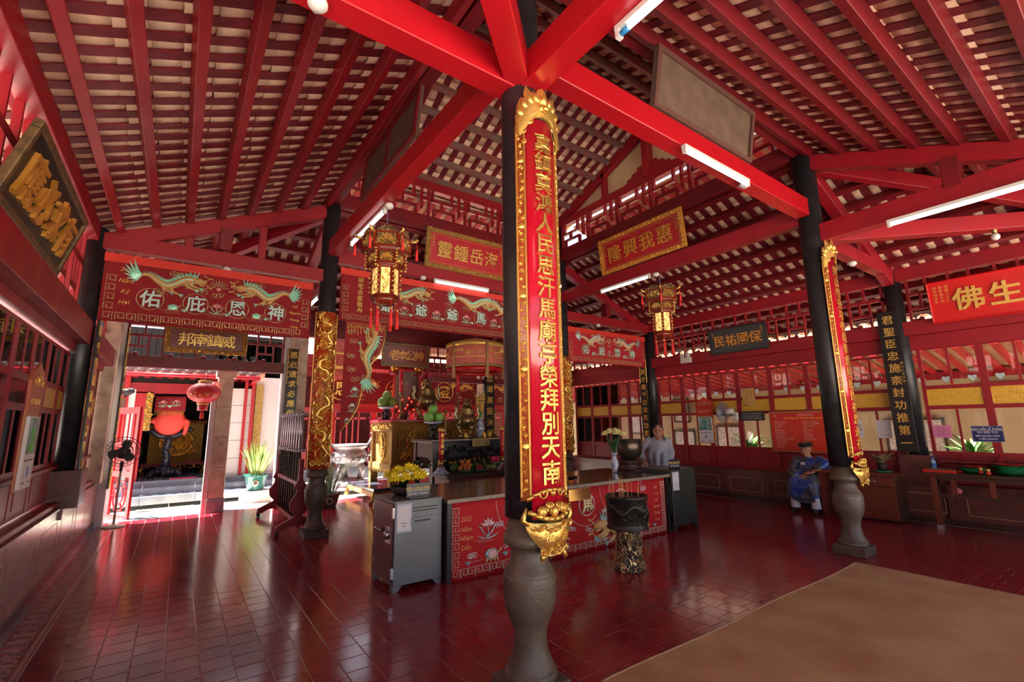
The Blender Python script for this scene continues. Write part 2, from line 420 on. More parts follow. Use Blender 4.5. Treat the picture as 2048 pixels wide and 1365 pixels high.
# ------------------------------------------------------------------ beams
frame_ = thing('ceiling', 'red timber frame of tie beams, ring beams and struts', 'roof frame', kind='structure')
def beam(a, b, wd=.16, h=.24, name='tie_beam', m=RED, up=(0, 0, 1), bv=.006):
    o = MB().bar(a, b, wd, h, up).ob(name, m, frame_)
    if bv: bevel(o, bv, 1)
    return o
zi, zo = 4.39, 4.03
beam((1.84, 2.5, zi), (1.78, 7.36, zi), m=REDB); beam((1.9, 2.47, zi), (6.58, 2.47, zi), m=REDB, wd=.17)
beam((1.9, 7.6, zi-.03), (6.8, 7.6, zi-.03)); beam((6.8, 2.5, zi-.03), (6.8, 7.6, zi-.03))
beam((XL, 2.47, zo+.08), (1.77, 2.47, zo+.08), m=REDB, wd=.18); beam((1.88, YF, zo+.08), (1.88, 2.36, zo+.08), m=REDB, wd=.18)
beam((XL-.1, YF+1.2, zo+.09), (1.80, 2.40, zo+.09), m=REDB, wd=.17)
beam((XL, 7.6, zo-.05), (1.7, 7.6, zo-.05), h=.2); beam((6.8, 7.6, zo-.05), (XR, 7.6, zo-.05), h=.2)
beam((6.9, 2.47, zo+.02), (XR-.12, 2.47, zo+.02), h=.2); beam((6.8, YF, zo+.02), (6.8, 2.35, zo+.02), h=.24)
beam((XR, YF+1.0, zo+.02), (6.86, 2.38, zo), h=.2)
beam((1.78, 7.7, zo-.05), (1.78, YB, zo-.05), h=.2); beam((6.8, 7.7, zo-.05), (6.8, YB, zo-.05), h=.2)
beam((1.75, 7.65, zo), (XL, YB, zo), h=.18); beam((6.83, 7.65, zo), (XR, YB, zo), h=.18)
# ring beams under the lattice and at its head
for a, b in ((C1, C2), (C1, C3), (C2, C4), (C3, C4)):
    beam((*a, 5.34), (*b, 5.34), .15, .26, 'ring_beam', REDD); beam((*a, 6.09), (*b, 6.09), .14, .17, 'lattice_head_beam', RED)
# principal rafters (roof beams) following the slope, hips and struts
def slope_pt(c, dx, dy, h, dz=0): return (c[0]+dx*h, c[1]+dy*h, ZR-SL*h+dz)
D = 2.88
for c, dx, dy in ((C1, -1, 0), (C1, 0, -1), (C2, -1, 0), (C2, 0, 1), (C3, 1, 0), (C3, 0, -1), (C4, 1, 0), (C4, 0, 1)):
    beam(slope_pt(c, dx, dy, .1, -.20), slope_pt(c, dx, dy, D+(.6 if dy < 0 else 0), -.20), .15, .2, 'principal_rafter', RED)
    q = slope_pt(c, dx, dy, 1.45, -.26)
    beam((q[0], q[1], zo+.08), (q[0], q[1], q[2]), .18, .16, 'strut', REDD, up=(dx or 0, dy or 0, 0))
for c, dx, dy in ((C1, -1, -1), (C2, -1, 1), (C3, 1, -1), (C4, 1, 1)):
    beam(slope_pt(c, dx, dy, .1, -.22), slope_pt(c, dx, dy, D, -.22), .13, .18, 'hip_rafter', RED)
# thin studs above the left tie beam
for x in (-.1, .35, .8):
    zt = ZR-SL*(1.78-x)-.3
    beam((x, 7.6, 4.07), (x, 7.6, zt), .10, .07, 'stud', RED, up=(0, 1, 0))

# ------------------------------------------------------------------ aisle roofs: purlins, rafter boards, pan tiles
def tile_verts(L_, W_, sag=.02):
    """One pan tile: a slightly hollow slab, 12 quads."""
    mb = MB(); n = 3; vs = []
    for z in (0, -.014):
        for i in range(n+1):
            u = -W_/2+W_*i/n; dz = -sag*(1-(2*i/n-1)**2)
            vs += [(u, 0, z+dz), (u, L_, z+dz-.012)]
    k = 2*(n+1)
    fs = [(2*i, 2*i+2, 2*i+3, 2*i+1) for i in range(n)]+[(k+2*i, k+2*i+1, k+2*i+3, k+2*i+2) for i in range(n)]
    fs += [(2*i+1, 2*i+3, k+2*i+3, k+2*i+1) for i in range(n)]+[(2*i, k+2*i, k+2*i+2, 2*i+2) for i in range(n)]
    fs += [(0, 1, k+1, k), (2*n, k+2*n, k+2*n+1, 2*n+1)]
    mb._add(vs, fs); return mb.v, mb.f
def aisle(label, o, a, s, L_, hipA, hipB, D_, n_ind, pitch=.21, pur=.36, z0=ZR, slope=SL, pcol=RED, hipin=False):
    """o = point of the ring line, a = unit vector along the eave, s = unit vector outward; L_ = ring length."""
    t = thing('ceiling', label, 'roof', kind='structure')
    a = Vector(a); s = Vector(s); o = Vector((o[0], o[1], z0)); dn = Vector((s.x, s.y, -slope))
    q = 1.0 if not hipin else -1.0
    nd = dn.normalized(); cosk = 1/math.sqrt(1+slope**2)
    k = 0
    h = .14
    while h < D_:
        e0, e1 = (-h*q if hipA else 0)-.0, L_+(h*q if hipB else 0)
        if e1-e0 > .3:
            p0 = o+a*e0+dn*h; p1 = o+a*e1+dn*h
            nrm = a.cross(nd); nrm = nrm if nrm.z > 0 else -nrm
            bevel(MB().bar(p0-nrm*.055, p1-nrm*.055, .085, .115, nrm).ob('purlin', pcol, t), .005, 1)
        h += pur
    # rafter boards
    nrm = a.cross(nd); nrm = nrm if nrm.z > 0 else -nrm
    e = -(D_ if hipA and not hipin else 0)+pitch*.5
    E1 = L_+(D_ if hipB and not hipin else 0)
    TV, TF = tile_verts(.235, pitch-.06)
    mass = MB(); cand = []
    while e < E1:
        if hipin: hs, he = 0, min(D_, e if hipA else 99, (L_-e) if hipB else 99)
        else: hs, he = max(0, -e if hipA else 0, e-L_ if hipB else 0), D_
        if he-hs > .12:
            p0 = o+a*e+dn*hs+nrm*.022; p1 = o+a*e+dn*he+nrm*.022
            MB().bar(p0, p1, .10, .03, nrm).ob('rafter_board', RAFT, t)
        ec = e+pitch/2
        if hipin: hs, he = 0, min(D_, ec if hipA else 99, (L_-ec) if hipB else 99)
        else: hs, he = max(0, -ec if hipA else 0, ec-L_ if hipB else 0), D_
        h = math.floor(hs/.20)*.20
        while h < he:
            jit = random.uniform(-.015, .015)
            p = o+a*ec+dn*(h*1.0+jit)+nrm*(.048+random.uniform(-.006, .006))
            fm = Matrix(((a.x, nd.x, nrm.x, p.x), (a.y, nd.y, nrm.y, p.y), (a.z, nd.z, nrm.z, p.z), (0, 0, 0, 1)))
            pp = proj(p) if n_ind else None
            cand.append((pp[2] if pp and 0 < pp[0] < 2048 and 0 < pp[1] < 1365 else 1e9, len(cand), fm)); h += .20
        e += pitch
    cand.sort(key=lambda c: c[:2])
    me = None
    for i, (dd, _, fm) in enumerate(cand):
        if i < n_ind and dd < 1e8:
            if me is None:
                mm = MB(); mm._add(TV, TF, True); me = mm.mesh('roof_tile', TERRA)
            link('roof_tile', me, t, M=fm)
        else: mass._add([fm @ Vector(v) for v in TV], TF, True)
    mass.ob('roof_tile_courses', TERRAS, t, kind='stuff')
    # cover tiles above everything: closes the roof against the sky
    h0, h1 = 0, D_
    ea0, ea1 = (-h1 if hipA and not hipin else 0), L_+(h1 if hipB and not hipin else 0)
    ib0, ib1 = (h1 if hipA and hipin else 0), (h1 if hipB and hipin else 0)
    vs = [o+nrm*.10, o+a*L_+nrm*.10, o+a*(ea1-ib1)+dn*h1+nrm*.10, o+a*(ea0+ib0)+dn*h1+nrm*.10]
    vs += [v+nrm*.06 for v in vs]
    MB()._add(vs, [(0, 1, 2, 3), (7, 6, 5, 4), (0, 4, 5, 1), (1, 5, 6, 2), (2, 6, 7, 3), (3, 7, 4, 0)]).ob('roof_bedding', mat('roof_mortar', (.10, .035, .03), .9), t)
    return t
DE = 3.75
aisle('left aisle roof underside with red purlins, boards and cream tiles', (1.80, 2.47), (0, 1, 0), (-1, 0, 0), 5.13, True, True, DE, 300)
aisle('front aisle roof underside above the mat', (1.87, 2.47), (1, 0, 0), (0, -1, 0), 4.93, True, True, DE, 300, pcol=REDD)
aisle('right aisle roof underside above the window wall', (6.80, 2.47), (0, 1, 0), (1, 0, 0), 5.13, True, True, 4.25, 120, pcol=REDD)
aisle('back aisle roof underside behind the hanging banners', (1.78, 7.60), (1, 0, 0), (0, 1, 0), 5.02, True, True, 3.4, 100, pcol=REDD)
# raised central roof: ridge parallel to x
ZC = 6.28; HC = 2.56; SC = .40
PGREY = mat('weathered_grey_red_purlin', (.16, .10, .085), .6, var=.6, vscale=5, col2=(.30, .01, .015))
for lab, yy, s in (('back slope of the raised central roof over the lattice', 7.6, -1), ('front slope of the raised central roof', 2.47, 1)):
    t = aisle(lab, (1.45, 5.035), (1, 0, 0), (0, -s, 0), 5.7, False, False, 3.3, 160 if s < 0 else 0, pitch=.24, pur=.40, z0=ZC+SC*HC, slope=SC, pcol=PGREY)
rt = frame_
beam((1.4, 5.035, ZC+SC*HC-.12), (7.2, 5.035, ZC+SC*HC-.12), .16, .2, 'ridge_beam', RED)
# gables at the ends of the raised roof
CREAMG = mat('cream_gable_plaster', (.75, .55, .32), .8, var=.35, vscale=2, bump=.1)
for gx, sg in ((6.8, 1), (1.8, -1)):
    za = ZC-.16; zt = ZC+SC*HC-.14
    vs = [(gx+sg*.12, 2.47, za), (gx+sg*.12, 7.6, za), (gx+sg*.12, 5.035, zt+.1)]
    vs += [(v[0]+sg*.08, v[1], v[2]) for v in vs]
    MB()._add(vs, [(0, 1, 2), (5, 4, 3), (0, 3, 4, 1), (1, 4, 5, 2), (2, 5, 3, 0)]).ob('gable_panel', CREAMG, frame_)
    beam((gx, 2.47, za+.03), (gx, 5.035, zt), .12, .18, 'gable_rafter'); beam((gx, 7.6, za+.03), (gx, 5.035, zt), .12, .18, 'gable_rafter')
    beam((gx, 5.035, za), (gx, 5.035, zt+.05), .20, .12, 'king_post', up=(0, 1, 0))
    for d in (-1.1, 1.1): beam((gx, 5.035+d, za), (gx, 5.035+d, zt-SC*1.1), .12, .10, 'gable_strut', up=(0, 1, 0))
    # stepped cloud bracket under the king post
    pts = [(-.62, 0), (.62, 0), (.60, .06), (.50, .07), (.48, .13), (.38, .14), (.36, .20), (.24, .21), (.22, .28), (-.22, .28), (-.24, .21), (-.36, .20), (-.38, .14), (-.48, .13), (-.50, .07), (-.60, .06)]
    MB().poly(pts, -.03, .03).ob('cloud_bracket', RED, frame_, M=frame((gx, 5.035, za+.02), (0, -1, 0), (0, 0, 1)))
# ------------------------------------------------------------------ clerestory lattice
def lattice(o, a, L_, z0, z1, label):
    t = thing('lattice_screen', label, 'lattice', kind='structure', M=frame((o[0], o[1], z0), a, (0, 0, 1)))
    n = round(L_/.86); w_ = L_/n; H = z1-z0; b = .038; d = .07
    def bar(x0, x1, y0, y1):
        MB().box(x0, x1, y0*H, y1*H, -d/2, d/2).ob('lattice_bar', RED, t)
    for i in range(n):
        x = i*w_
        bar(x, x+b, 0, 1)
        bar(x+.10*w_, x+.10*w_+b, .62, 1); bar(x+.10*w_, x+.62*w_, .60, .66); bar(x+.62*w_, x+.62*w_+b, .60, 1)
        bar(x+.34*w_, x+.34*w_+b, .36, .60); bar(x+.14*w_, x+.68*w_, .31, .37); bar(x+.14*w_, x+.14*w_+b, 0, .31); bar(x+.68*w_, x+.68*w_+b, 0, .37)
        bar(x+.82*w_, x+.82*w_+b, .30, 1); bar(x+.86*w_, x+w_, .60, .66)
    bar(L_-b, L_, 0, 1)
    return t
lattice((1.9, 7.6), (1, 0, 0), 4.78, 5.47, 6.005, 'red clerestory lattice above the gold-framed board with four gold characters')
def outer_eave(o, a, s, L_, label):
    """Short pent eave and pale ledge just outside the lattice."""
    t = thing('ceiling', label, 'roof', kind='structure'); a = Vector(a); s = Vector(s); o = Vector((o[0], o[1], 0))
    k = 0.
    while k < L_:
        p = o+a*k; MB().bar(p+s*.30+Vector((0, 0, 6.02)), p+s*1.25+Vector((0, 0, 5.78)), .11, .03).ob('eave_board', REDB, t); k += .24
    q = [o+s*.28+Vector((0, 0, 6.06)), o+a*L_+s*.28+Vector((0, 0, 6.06)), o+a*L_+s*1.3+Vector((0, 0, 5.80)), o+s*1.3+Vector((0, 0, 5.80))]
    q += [v+Vector((0, 0, .03)) for v in q]
    MB()._add(q, [(0, 1, 2, 3), (7, 6, 5, 4), (0, 4, 5, 1), (1, 5, 6, 2), (2, 6, 7, 3), (3, 7, 4, 0)]).ob('eave_tiles', TERRAS, t)
    c0, c1 = o+s*.22, o+a*L_+s*.30
    MB().box(min(c0.x, c1.x), max(c0.x, c1.x), min(c0.y, c1.y), max(c0.y, c1.y), 5.46, 5.60).ob('weathered_ledge', mat('greenish_plaster', (.30, .30, .20), .8, var=.6, vscale=20), t)
outer_eave((6.8, 2.6), (0, 1, 0), (1, 0, 0), 4.8, 'short outer eave seen through the right clerestory lattice')
outer_eave((1.9, 7.6), (1, 0, 0), (0, 1, 0), 4.8, 'short outer eave seen through the far clerestory lattice')
lattice((6.8, 7.5), (0, -1, 0), 4.93, 5.47, 6.005, 'red clerestory lattice below the cream gable')
lattice((1.8, 2.6), (0, 1, 0), 4.9, 5.47, 6.005, 'red clerestory lattice over the left aisle')
lattice((6.7, 2.47), (-1, 0, 0), 4.7, 5.47, 6.005, 'red clerestory lattice over the front aisle')
# ------------------------------------------------------------------ ground outside
PAVE = mat('pale_courtyard_paving', (.62, .56, .48), .6, var=.3, vscale=2)
gr = thing('ground', 'pale paved courtyard outside the hall', 'ground', kind='structure')
MB().box(-60, 60, -60, 90, -.6, -.30).ob('ground_bed', PAVE, gr)
pv = MB().box(0, .49, 0, .49, -.03, 0).mesh('paving_slab', PAVE)
for i in range(-3, 17):
    for j in range(0, 8):
        if YB+.65+j*.5 < 13.5: link('paving_slab', pv, gr, loc=(i*.5, YB+.65+j*.5, -.10))
MB().box(-3, 12, YB+.6, 14, -.3, -.128).ob('paving_base', GREYM, gr)
# ------------------------------------------------------------------ window units (all share one build)
def window(n, M_, w_, z0, zs, zb, zt, ztop, label, pane=GLASS, yel=YEL, mull=1, fd=.028):
    """Local x along the wall, y up, z into the room. z0 panel foot, zs sill, zb..zt coloured band."""
    t = thing('window_%d' % n, label, 'window', M=M_, kind='structure')
    fw = .045
    m = MB().box(0, fw, z0, ztop, -fd, fd).box(w_-fw, w_, z0, ztop, -fd, fd)
    for z in (z0, zs, zb, zt, ztop): m.box(fw, w_-fw, z-(.03 if z != z0 else 0), z+(.03 if z != ztop else 0), -fd*.8, fd*.8)
    m.ob('window_frame', RED, t)
    if mull:
        k = mull+1
        for i in range(1, k):
            x = w_*i/k
            MB().box(x-.014, x+.014, zt+.03, ztop-.03, -fd*.7, fd*.7).ob('mullion', RED, t)
            MB().box(x-.014, x+.014, zs+.03, zb-.03, -fd*.7, fd*.7).ob('mullion', RED, t)
    k = mull+1
    for i in range(k):
        a, b = (fw if i == 0 else w_*i/k+.014), (w_-fw if i == k-1 else w_*(i+1)/k-.014)
        MB().box(a, b, zt+.03, ztop-.03, -.002, .002).ob('pane', pane, t)
        MB().box(a, b, zs+.03, zb-.03, -.002, .002).ob('pane', pane, t)
    MB().box(fw, w_-fw, zb+.03, zt-.03, -.004, .004).ob('textured_pane', yel, t, label='textured yellow glass band')
    m = MB().box(fw, w_-fw, z0+.03, zs-.03, -.015, .004); m.box(fw+.05, w_-fw-.05, z0+.08, zs-.08, .004, .012)
    m.ob('lower_panel', RED, t)
    return t
WT = glass('ribbed_white_glass', (.75, .68, .60), rough=.2)
n = 1
ords = ['first', 'second', 'third', 'fourth', 'fifth', 'sixth', 'seventh']
RW = XR+.04
for i in range(7):
    w_ = (7.46-2.62)/7
    window(n, frame((RW, 7.46-i*w_, 0), (0, -1, 0), (0, 0, 1)), w_, .62, 1.02, 1.76, 2.06, 2.66, ords[i]+' window from the smiling man in the right wall', yel=WT if i == 1 else YEL); n += 1
for i in range(4):
    w_ = (10.5-7.74)/4
    window(n, frame((RW, 10.5-i*w_, 0), (0, -1, 0), (0, 0, 1)), w_, .62, 1.02, 1.76, 2.06, 2.66, ords[i]+' window right of the grey pipe at the far end'); n += 1
for i in range(5):
    w_ = .74
    window(n, frame((RW, 2.30-i*w_, 0), (0, -1, 0), (0, 0, 1)), w_, .62, 1.05, 1.76, 2.08, 2.72, ords[i]+' window above the long offering table'); n += 1
LW = XL-.05
AMB = glass('amber_glass', (1, .42, .03), rough=.1)
BRG = mat('brown_ribbed_glass', (.36, .12, .05), .3, bump=1, bscale=45)
for i in range(7):
    w_ = .60
    window(n, frame((LW, 2.9+i*w_, 0), (0, 1, 0), (0, 0, 1)), w_, .82, 1.22, 1.80, 2.06, 2.50, ords[i]+' left wall window counting from the camera', yel=[AMB, AMB, AMB, AMB, AMB, BRG, YEL][i], fd=.011); n += 1
window(n, frame((LW, 7.11, 0), (0, 1, 0), (0, 0, 1)), .38, .82, 1.22, 1.80, 2.06, 2.50, 'narrow last window before the left wall column', mull=0, fd=.011); n += 1
for i in range(3):
    w_ = .72
    window(n, frame((LW, 7.86+i*w_, 0), (0, 1, 0), (0, 0, 1)), w_, .78, 1.15, 1.80, 2.10, 2.75, ords[i]+' narrow window left of the bright doorway', mull=2, fd=.011); n += 1
# ------------------------------------------------------------------ walls: dado, rails, transoms
wr = thing('wall_right', 'right wall with marble dado and red rails', 'wall', kind='structure')
wl = thing('wall_left', 'left wall with marble dado and red rails', 'wall', kind='structure')
MARBP = mat('mauve_marble', (.27, .11, .12), .18, var=.6, vscale=10, rvar=.15, col2=(.17, .06, .07), rnd=.3)
def dado(t, M_, L_, top, m, n_):
    w_ = L_/n_
    sl_ = bevel(MB().box(.004, w_-.004, 0.05, top-.03, 0, .10), .004) if False else None
    me = MB().box(.002, w_-.002, .0, top-.03, -.06, .06).mesh('marble_panel', m)
    mi = MB()
    for a, b, c, d in ((.12, w_-.12, .16, .172), (.12, w_-.12, top-.17, top-.158), (.12, .132, .16, top-.158), (w_-.132, w_-.12, .16, top-.158)): mi.box(a, b, c, d, .055, .0625)
    mj = mi.mesh('inlay_line', MARBL)
    for i in range(n_):
        p = link('marble_panel', me, t, M=M_ @ Matrix.Translation((i*w_, 0, 0))); link('inlay_line', mj, p)
    bevel(MB().box(0, L_, top-.03, top, -.28, .075).ob('dado_ledge', m, t, M=M_), .005)
    MB().box(0, L_, 0, .09, .06, .075).ob('skirting', mat('dark_marble', (.05, .02, .018), .15), t, M=M_)
dado(wr, frame((XR-.12, 7.6, 0), (0, -1, 0), (0, 0, 1)), 9.2, .60, MARB, 10)
dado(wr, frame((XR-.12, YB, 0), (0, -1, 0), (0, 0, 1)), 3.0, .60, MARBP, 3)
dado(wl, frame((-1.06, YF, 0), (0, 1, 0), (0, 0, 1)), YB+.0-YF, .74, MARBP, 12)
for y in (7.42,):
    bevel(MB().box(-1.28, -.97, y-.02, y+.40, .60, 1.12).ob('ledge_block', MARBP, wl), .006)
def rails(t, x, y0, y1, zs, s):
    """zs: list (z0, z1, depth)."""
    for z0, z1, d in zs: bevel(MB().box(x-d if s > 0 else x-.05, x+.05 if s > 0 else x+d, y0, y1, z0, z1).ob('rail', RED, t), .008)
rails(wr, XR+.03, YF, YB, ((2.70, 2.94, .05), (2.94, 3.18, .12), (3.88, 4.14, .12), (.58, .64, .06)), 1)
rails(wl, XL-.04, YF, YB, ((2.53, 2.62, .04), (2.62, 2.90, .16), (3.94, 4.16, .1), (.74, .80, .10), (1.16, 1.20, .04)), -1)
def transom(o, u, L_, z0, z1, label, mod=.56):
    t = thing('transom_screen', label, 'lattice', kind='structure', M=frame((*o, z0), u, (0, 0, 1)))
    H = z1-z0; n_ = round(L_/mod); w_ = L_/n_
    def bar(a, b, c, d): MB().box(a, b, c*H, d*H, -.025, .025).ob('transom_bar', RED, t)
    for i in range(n_):
        x = i*w_
        bar(x, x+.035, 0, 1); bar(x+.035, x+w_, .62, .70)
        bar(x+.035, x+w_*.58, .27, .34); bar(x+w_*.3, x+w_*.3+.03, .34, .62); bar(x+w_*.58, x+w_*.58+.03, 0, .62); bar(x+w_*.46, x+w_*.46+.03, .70, 1)
        MB().box(x+.04, x+w_*.3, 0, .06*H, -.02, .02).ball((x+w_*.28, .03, 0), .04, 8, 6).ob('scroll_edge', RED, t)
    bar(L_-.035, L_, 0, 1)
    return t
transom((RW-.02, 7.46), (0, -1, 0), 4.84, 3.18, 3.88, 'red transom lattice around the black board on the right wall')
transom((RW-.02, 10.5), (0, -1, 0), 2.76, 3.18, 3.88, 'red transom lattice at the far end of the right wall')
transom((RW-.02, 2.30), (0, -1, 0), 3.7, 3.18, 3.88, 'red transom lattice behind the plain red board')
transom((XL-.06, 2.7), (0, 1, 0), 4.7, 2.90, 3.94, 'red transom lattice behind the large black board')
transom((XL-.06, 7.8), (0, 1, 0), 2.7, 2.90, 3.94, 'red transom lattice left of the doorway')
# stone pillar and white jamb at the end of the left wall
PST = mat('pinkish_stone_pillar', (.76, .60, .45), .7, var=.8, vscale=5, bump=.3, bscale=30, col2=(.33, .20, .17))
WPL = mat('white_plaster', (.80, .78, .76), .6)
t = thing('stone_pillar', 'mottled pink stone pillar at the end of the left wall', 'pillar', (-1.02, 10.22, 0))
bevel(MB().box(-.15, .09, -.17, .17, .74, 3.55).ob('shaft', PST, t), .01); 
t = thing('wall_back', 'back wall posts, lintels and transoms', 'wall', kind='structure')
wb = t
MB().box(-1.12, -.88, YB-.05, YB+.2, 0, 3.9).ob('door_jamb', WPL, t)
MB().box(1.68, 1.80, YB+.0, YB+.25, 0, 3.5).ob('door_jamb', WPL, t)
bevel(MB().box(1.80, 2.15, YB-.02, YB+.28, 0, 3.9).ob('stone_pier', PST, t), .01)
bevel(MB().box(-.88, 1.70, YB-.05, YB+.1, 2.69, 2.90).ob('lintel', REDD, t), .006)
MB().box(-.9, 1.8, YB-.05, YB+.1, 3.46, 3.66).ob('upper_lintel', REDD, t)
bevel(MB().box(2.1, XR, YB-.06, YB+.14, 3.52, 3.96).ob('lintel', REDD, t), .006)
MB().box(4.95, XR, YB-.04, YB+.08, 2.66, 2.78).ob('lintel', REDD, t)
beam((XL, YB, 4.02), (XR, YB, 4.02), .14, .14, 'wall_plate', RED)
transom((-.88, YB), (1, 0, 0), 2.56, 2.90, 3.46, 'dark red transom around the gilt board over the doorway', .50)
transom((4.95, YB), (1, 0, 0), 4.8, 2.78, 3.52, 'dark red transom above the altar at right', .60)
bevel(MB().box(6.55, 6.9, YB-.04, YB+.26, 0, 3.9).ob('stone_pier', PST, wb), .01)
MB().box(9.45, 9.72, YB-.02, YB+.14, 0, 3.9).ob('corner_post', REDD, wb)
MB().box(9.0, 9.45, YB+.2, YB+.3, 0, 3.5).ob('wall_piece', WPL, wb)
pipe = MB().tube([(9.60, YB-.12, .62), (9.60, YB-.12, 3.9)], .03, 10).tube([(9.52, YB-.12, .62), (9.52, YB-.12, 3.9)], .02, 8).box(9.5, 9.64, YB-.16, YB-.08, 1.75, 1.95)
tag(pipe.ob('cable_duct', mat('grey_plastic', (.45, .44, .42), .5)), 'grey cable pipes running up the far corner post', 'pipe')
# white/wire netting over the back transom
mb = MB(); x = -.85
while x < 1.65: mb.tube([(x, YB-.09, 2.88), (x+random.uniform(-.02, .02), YB-.10, 3.35)], .004, 4); x += .10
x = 4.0
while x < 6.7: mb.tube([(x, YB-.10, 3.30+random.uniform(-.05, .05)), (x, YB-.09, 3.6)], .005, 4); x += .09
tag(mb.ob('spike_wires', DARK), 'thin dark bird wires hanging over the back transoms', 'wire', kind='stuff')

# ------------------------------------------------------------------ outside right: yellow house wall, eave with heart tiles
t = thing('neighbour_house', 'cream house wall with picture frames outside the right windows', 'building')
MB().box(13.9, 14.1, -8, 20, -.3, 4.2).ob('wall', CREAM, t)
HT = mat('pale_blue_glaze', (.45, .62, .66), .25, var=.4, vscale=30)
TB = mat('warm_terracotta_bright', (.62, .32, .17), .8, var=.4, vscale=6)
a_ = []
for k in range(70):
    y = -3+.26*k
    a_.append(MB().bar((11.9, y, 2.94), (13.85, y, 2.60), .12, .05))
rb = MB(); 
for k in range(70): 
    y = -3+.26*k; rb.bar((11.9, y, 2.93), (13.85, y, 2.59), .12, .05)
rb.ob('eave_boards', REDB, t, kind='stuff')
MB()._add([(11.9, -3.2, 2.99), (13.9, -3.2, 2.65), (13.9, 15.5, 2.65), (11.9, 15.5, 2.99), (11.9, -3.2, 3.05), (13.9, -3.2, 2.71), (13.9, 15.5, 2.71), (11.9, 15.5, 3.05)],
    [(0, 1, 2, 3), (7, 6, 5, 4), (0, 4, 5, 1), (2, 6, 7, 3), (1, 5, 6, 2), (0, 3, 7, 4)]).ob('eave_tiles', TB, t)
MB().box(13.80, 13.88, -3, 15.5, 2.44, 2.60).ob('fascia', RED, t)
hp = [(0, -.09), (.055, -.03), (.075, .02), (.05, .05), (0, .035), (-.05, .05), (-.075, .02), (-.055, -.03)]
hm = MB().poly(hp, 0, .015).mesh('heart_tile', HT)
for k in range(34):
    link('heart_tile', hm, t, M=frame((13.78, -1+.42*k, 2.45), (0, -1, 0), (0, 0, 1)))
FRM = mat('dark_picture_frame', (.05, .03, .02), .4); PIC = mat('faded_print', (.55, .50, .44), .5, var=.9, vscale=14, col2=(.30, .16, .13))
for k, (y, z, a, b) in enumerate(((13.0, 1.9, .7, .5), (11.3, 1.55, 1.0, .8), (9.6, 1.95, .6, .8), (9.55, .95, .8, .7), (7.9, 1.95, .9, .45), (8.0, 1.1, .8, .7), (5.8, 1.9, .9, .5), (3.9, 2.0, 1.2, .45), (3.5, 1.2, 1.1, .8), (1.9, 2.15, .9, .35), (1.0, 1.35, 1.2, .8), (-.6, 1.9, .8, .5), (12.9, 1.1, .8, .6))):
    yw = y*9.86/13.86; q = int((7.46-yw)/.69); where = ('through the far windows' if yw > 7.5 else ('through the %s window from the smiling man' % ords[q] if yw > 2.6 else 'through the windows above the offering table'))
    f = thing('framed_picture', ('large' if a > .85 else 'small')+' framed print, '+['low', 'high'][z > 1.5]+' outside, '+where+{0: ', leftmost', 2: ', middle one', 12: ', beside the tall one', 8: ', partly behind the column', 10: ', behind the blue sign'}.get(k, ''), 'picture', M=frame((13.86, y, z), (0, -1, 0), (0, 0, 1)))
    MB().box(-a/2, a/2, -b/2, -b/2+.05, 0, .03).box(-a/2, a/2, b/2-.05, b/2, 0, .03).box(-a/2, -a/2+.05, -b/2, b/2, 0, .03).box(a/2-.05, a/2, -b/2, b/2, 0, .03).ob('frame', FRM, f)
    MB().box(-a/2+.05, a/2-.05, -b/2+.05, b/2-.05, .0, .01).box(-a*.3, a*.3, -b*.25, b*.25, .01, .014).ob('print', PIC, f)
# drip tiles of the hall's own eave, seen through the transom
dt = thing('eave_trim', 'row of pale blue drip tiles along the right eave', 'eave', kind='structure')
ex, ez = 6.8+4.25, ZR-SL*4.25
MB().box(ex-.03, ex+.02, -2, 11.5, ez-.05, ez+.06).ob('fascia', RED, dt)
hm2 = MB().poly([(-.10, .06), (-.085, -.03), (-.04, -.05), (0, -.11), (.04, -.05), (.085, -.03), (.10, .06)], 0, .015).mesh('drip_tile', HT)
for k in range(52): link('drip_tile', hm2, dt, M=frame((ex-.04, -.5+.23*k, ez-.02), (0, -1, 0), (0, 0, 1)))
# outside left: neighbour's roof and white wall
t = thing('neighbour_roof', 'brown tiled roof seen through the left windows', 'building')
mb = MB()
for k in range(16):
    y0, y1 = -2, 13
    x = -4.9-.24*k; z = 3.3+.15*k
    for j in range(30): mb._add([(x, y0+j*.5, z), (x, y0+j*.5+.25, z+.05), (x, y0+j*.5+.5, z), (x-.26, y0+j*.5+.5, z+.16), (x-.26, y0+j*.5+.25, z+.21), (x-.26, y0+j*.5, z+.16)], [(0, 1, 4, 5), (1, 2, 3, 4)])
    mb.box(x-.02, x, y0, y1, z-.04, z)
mb.ob('roof_courses', mat('brown_roof_tile', (.30, .17, .12), .8, var=.5, vscale=6), t, kind='stuff')
MB().box(-6.0, -5.8, -3, 13, -.3, 3.6).ob('wall', mat('grey_white_wall', (.75, .70, .66), .7, var=.5, vscale=2), t)
for k in range(9): MB().box(-5.1, -5.0, 1.1*k, 1.1*k+.08, -.3, 3.1).ob('post', RED, t)
MB().box(-5.15, -4.95, -3, 13, 3.1, 3.3).ob('eave_beam', RED, t)

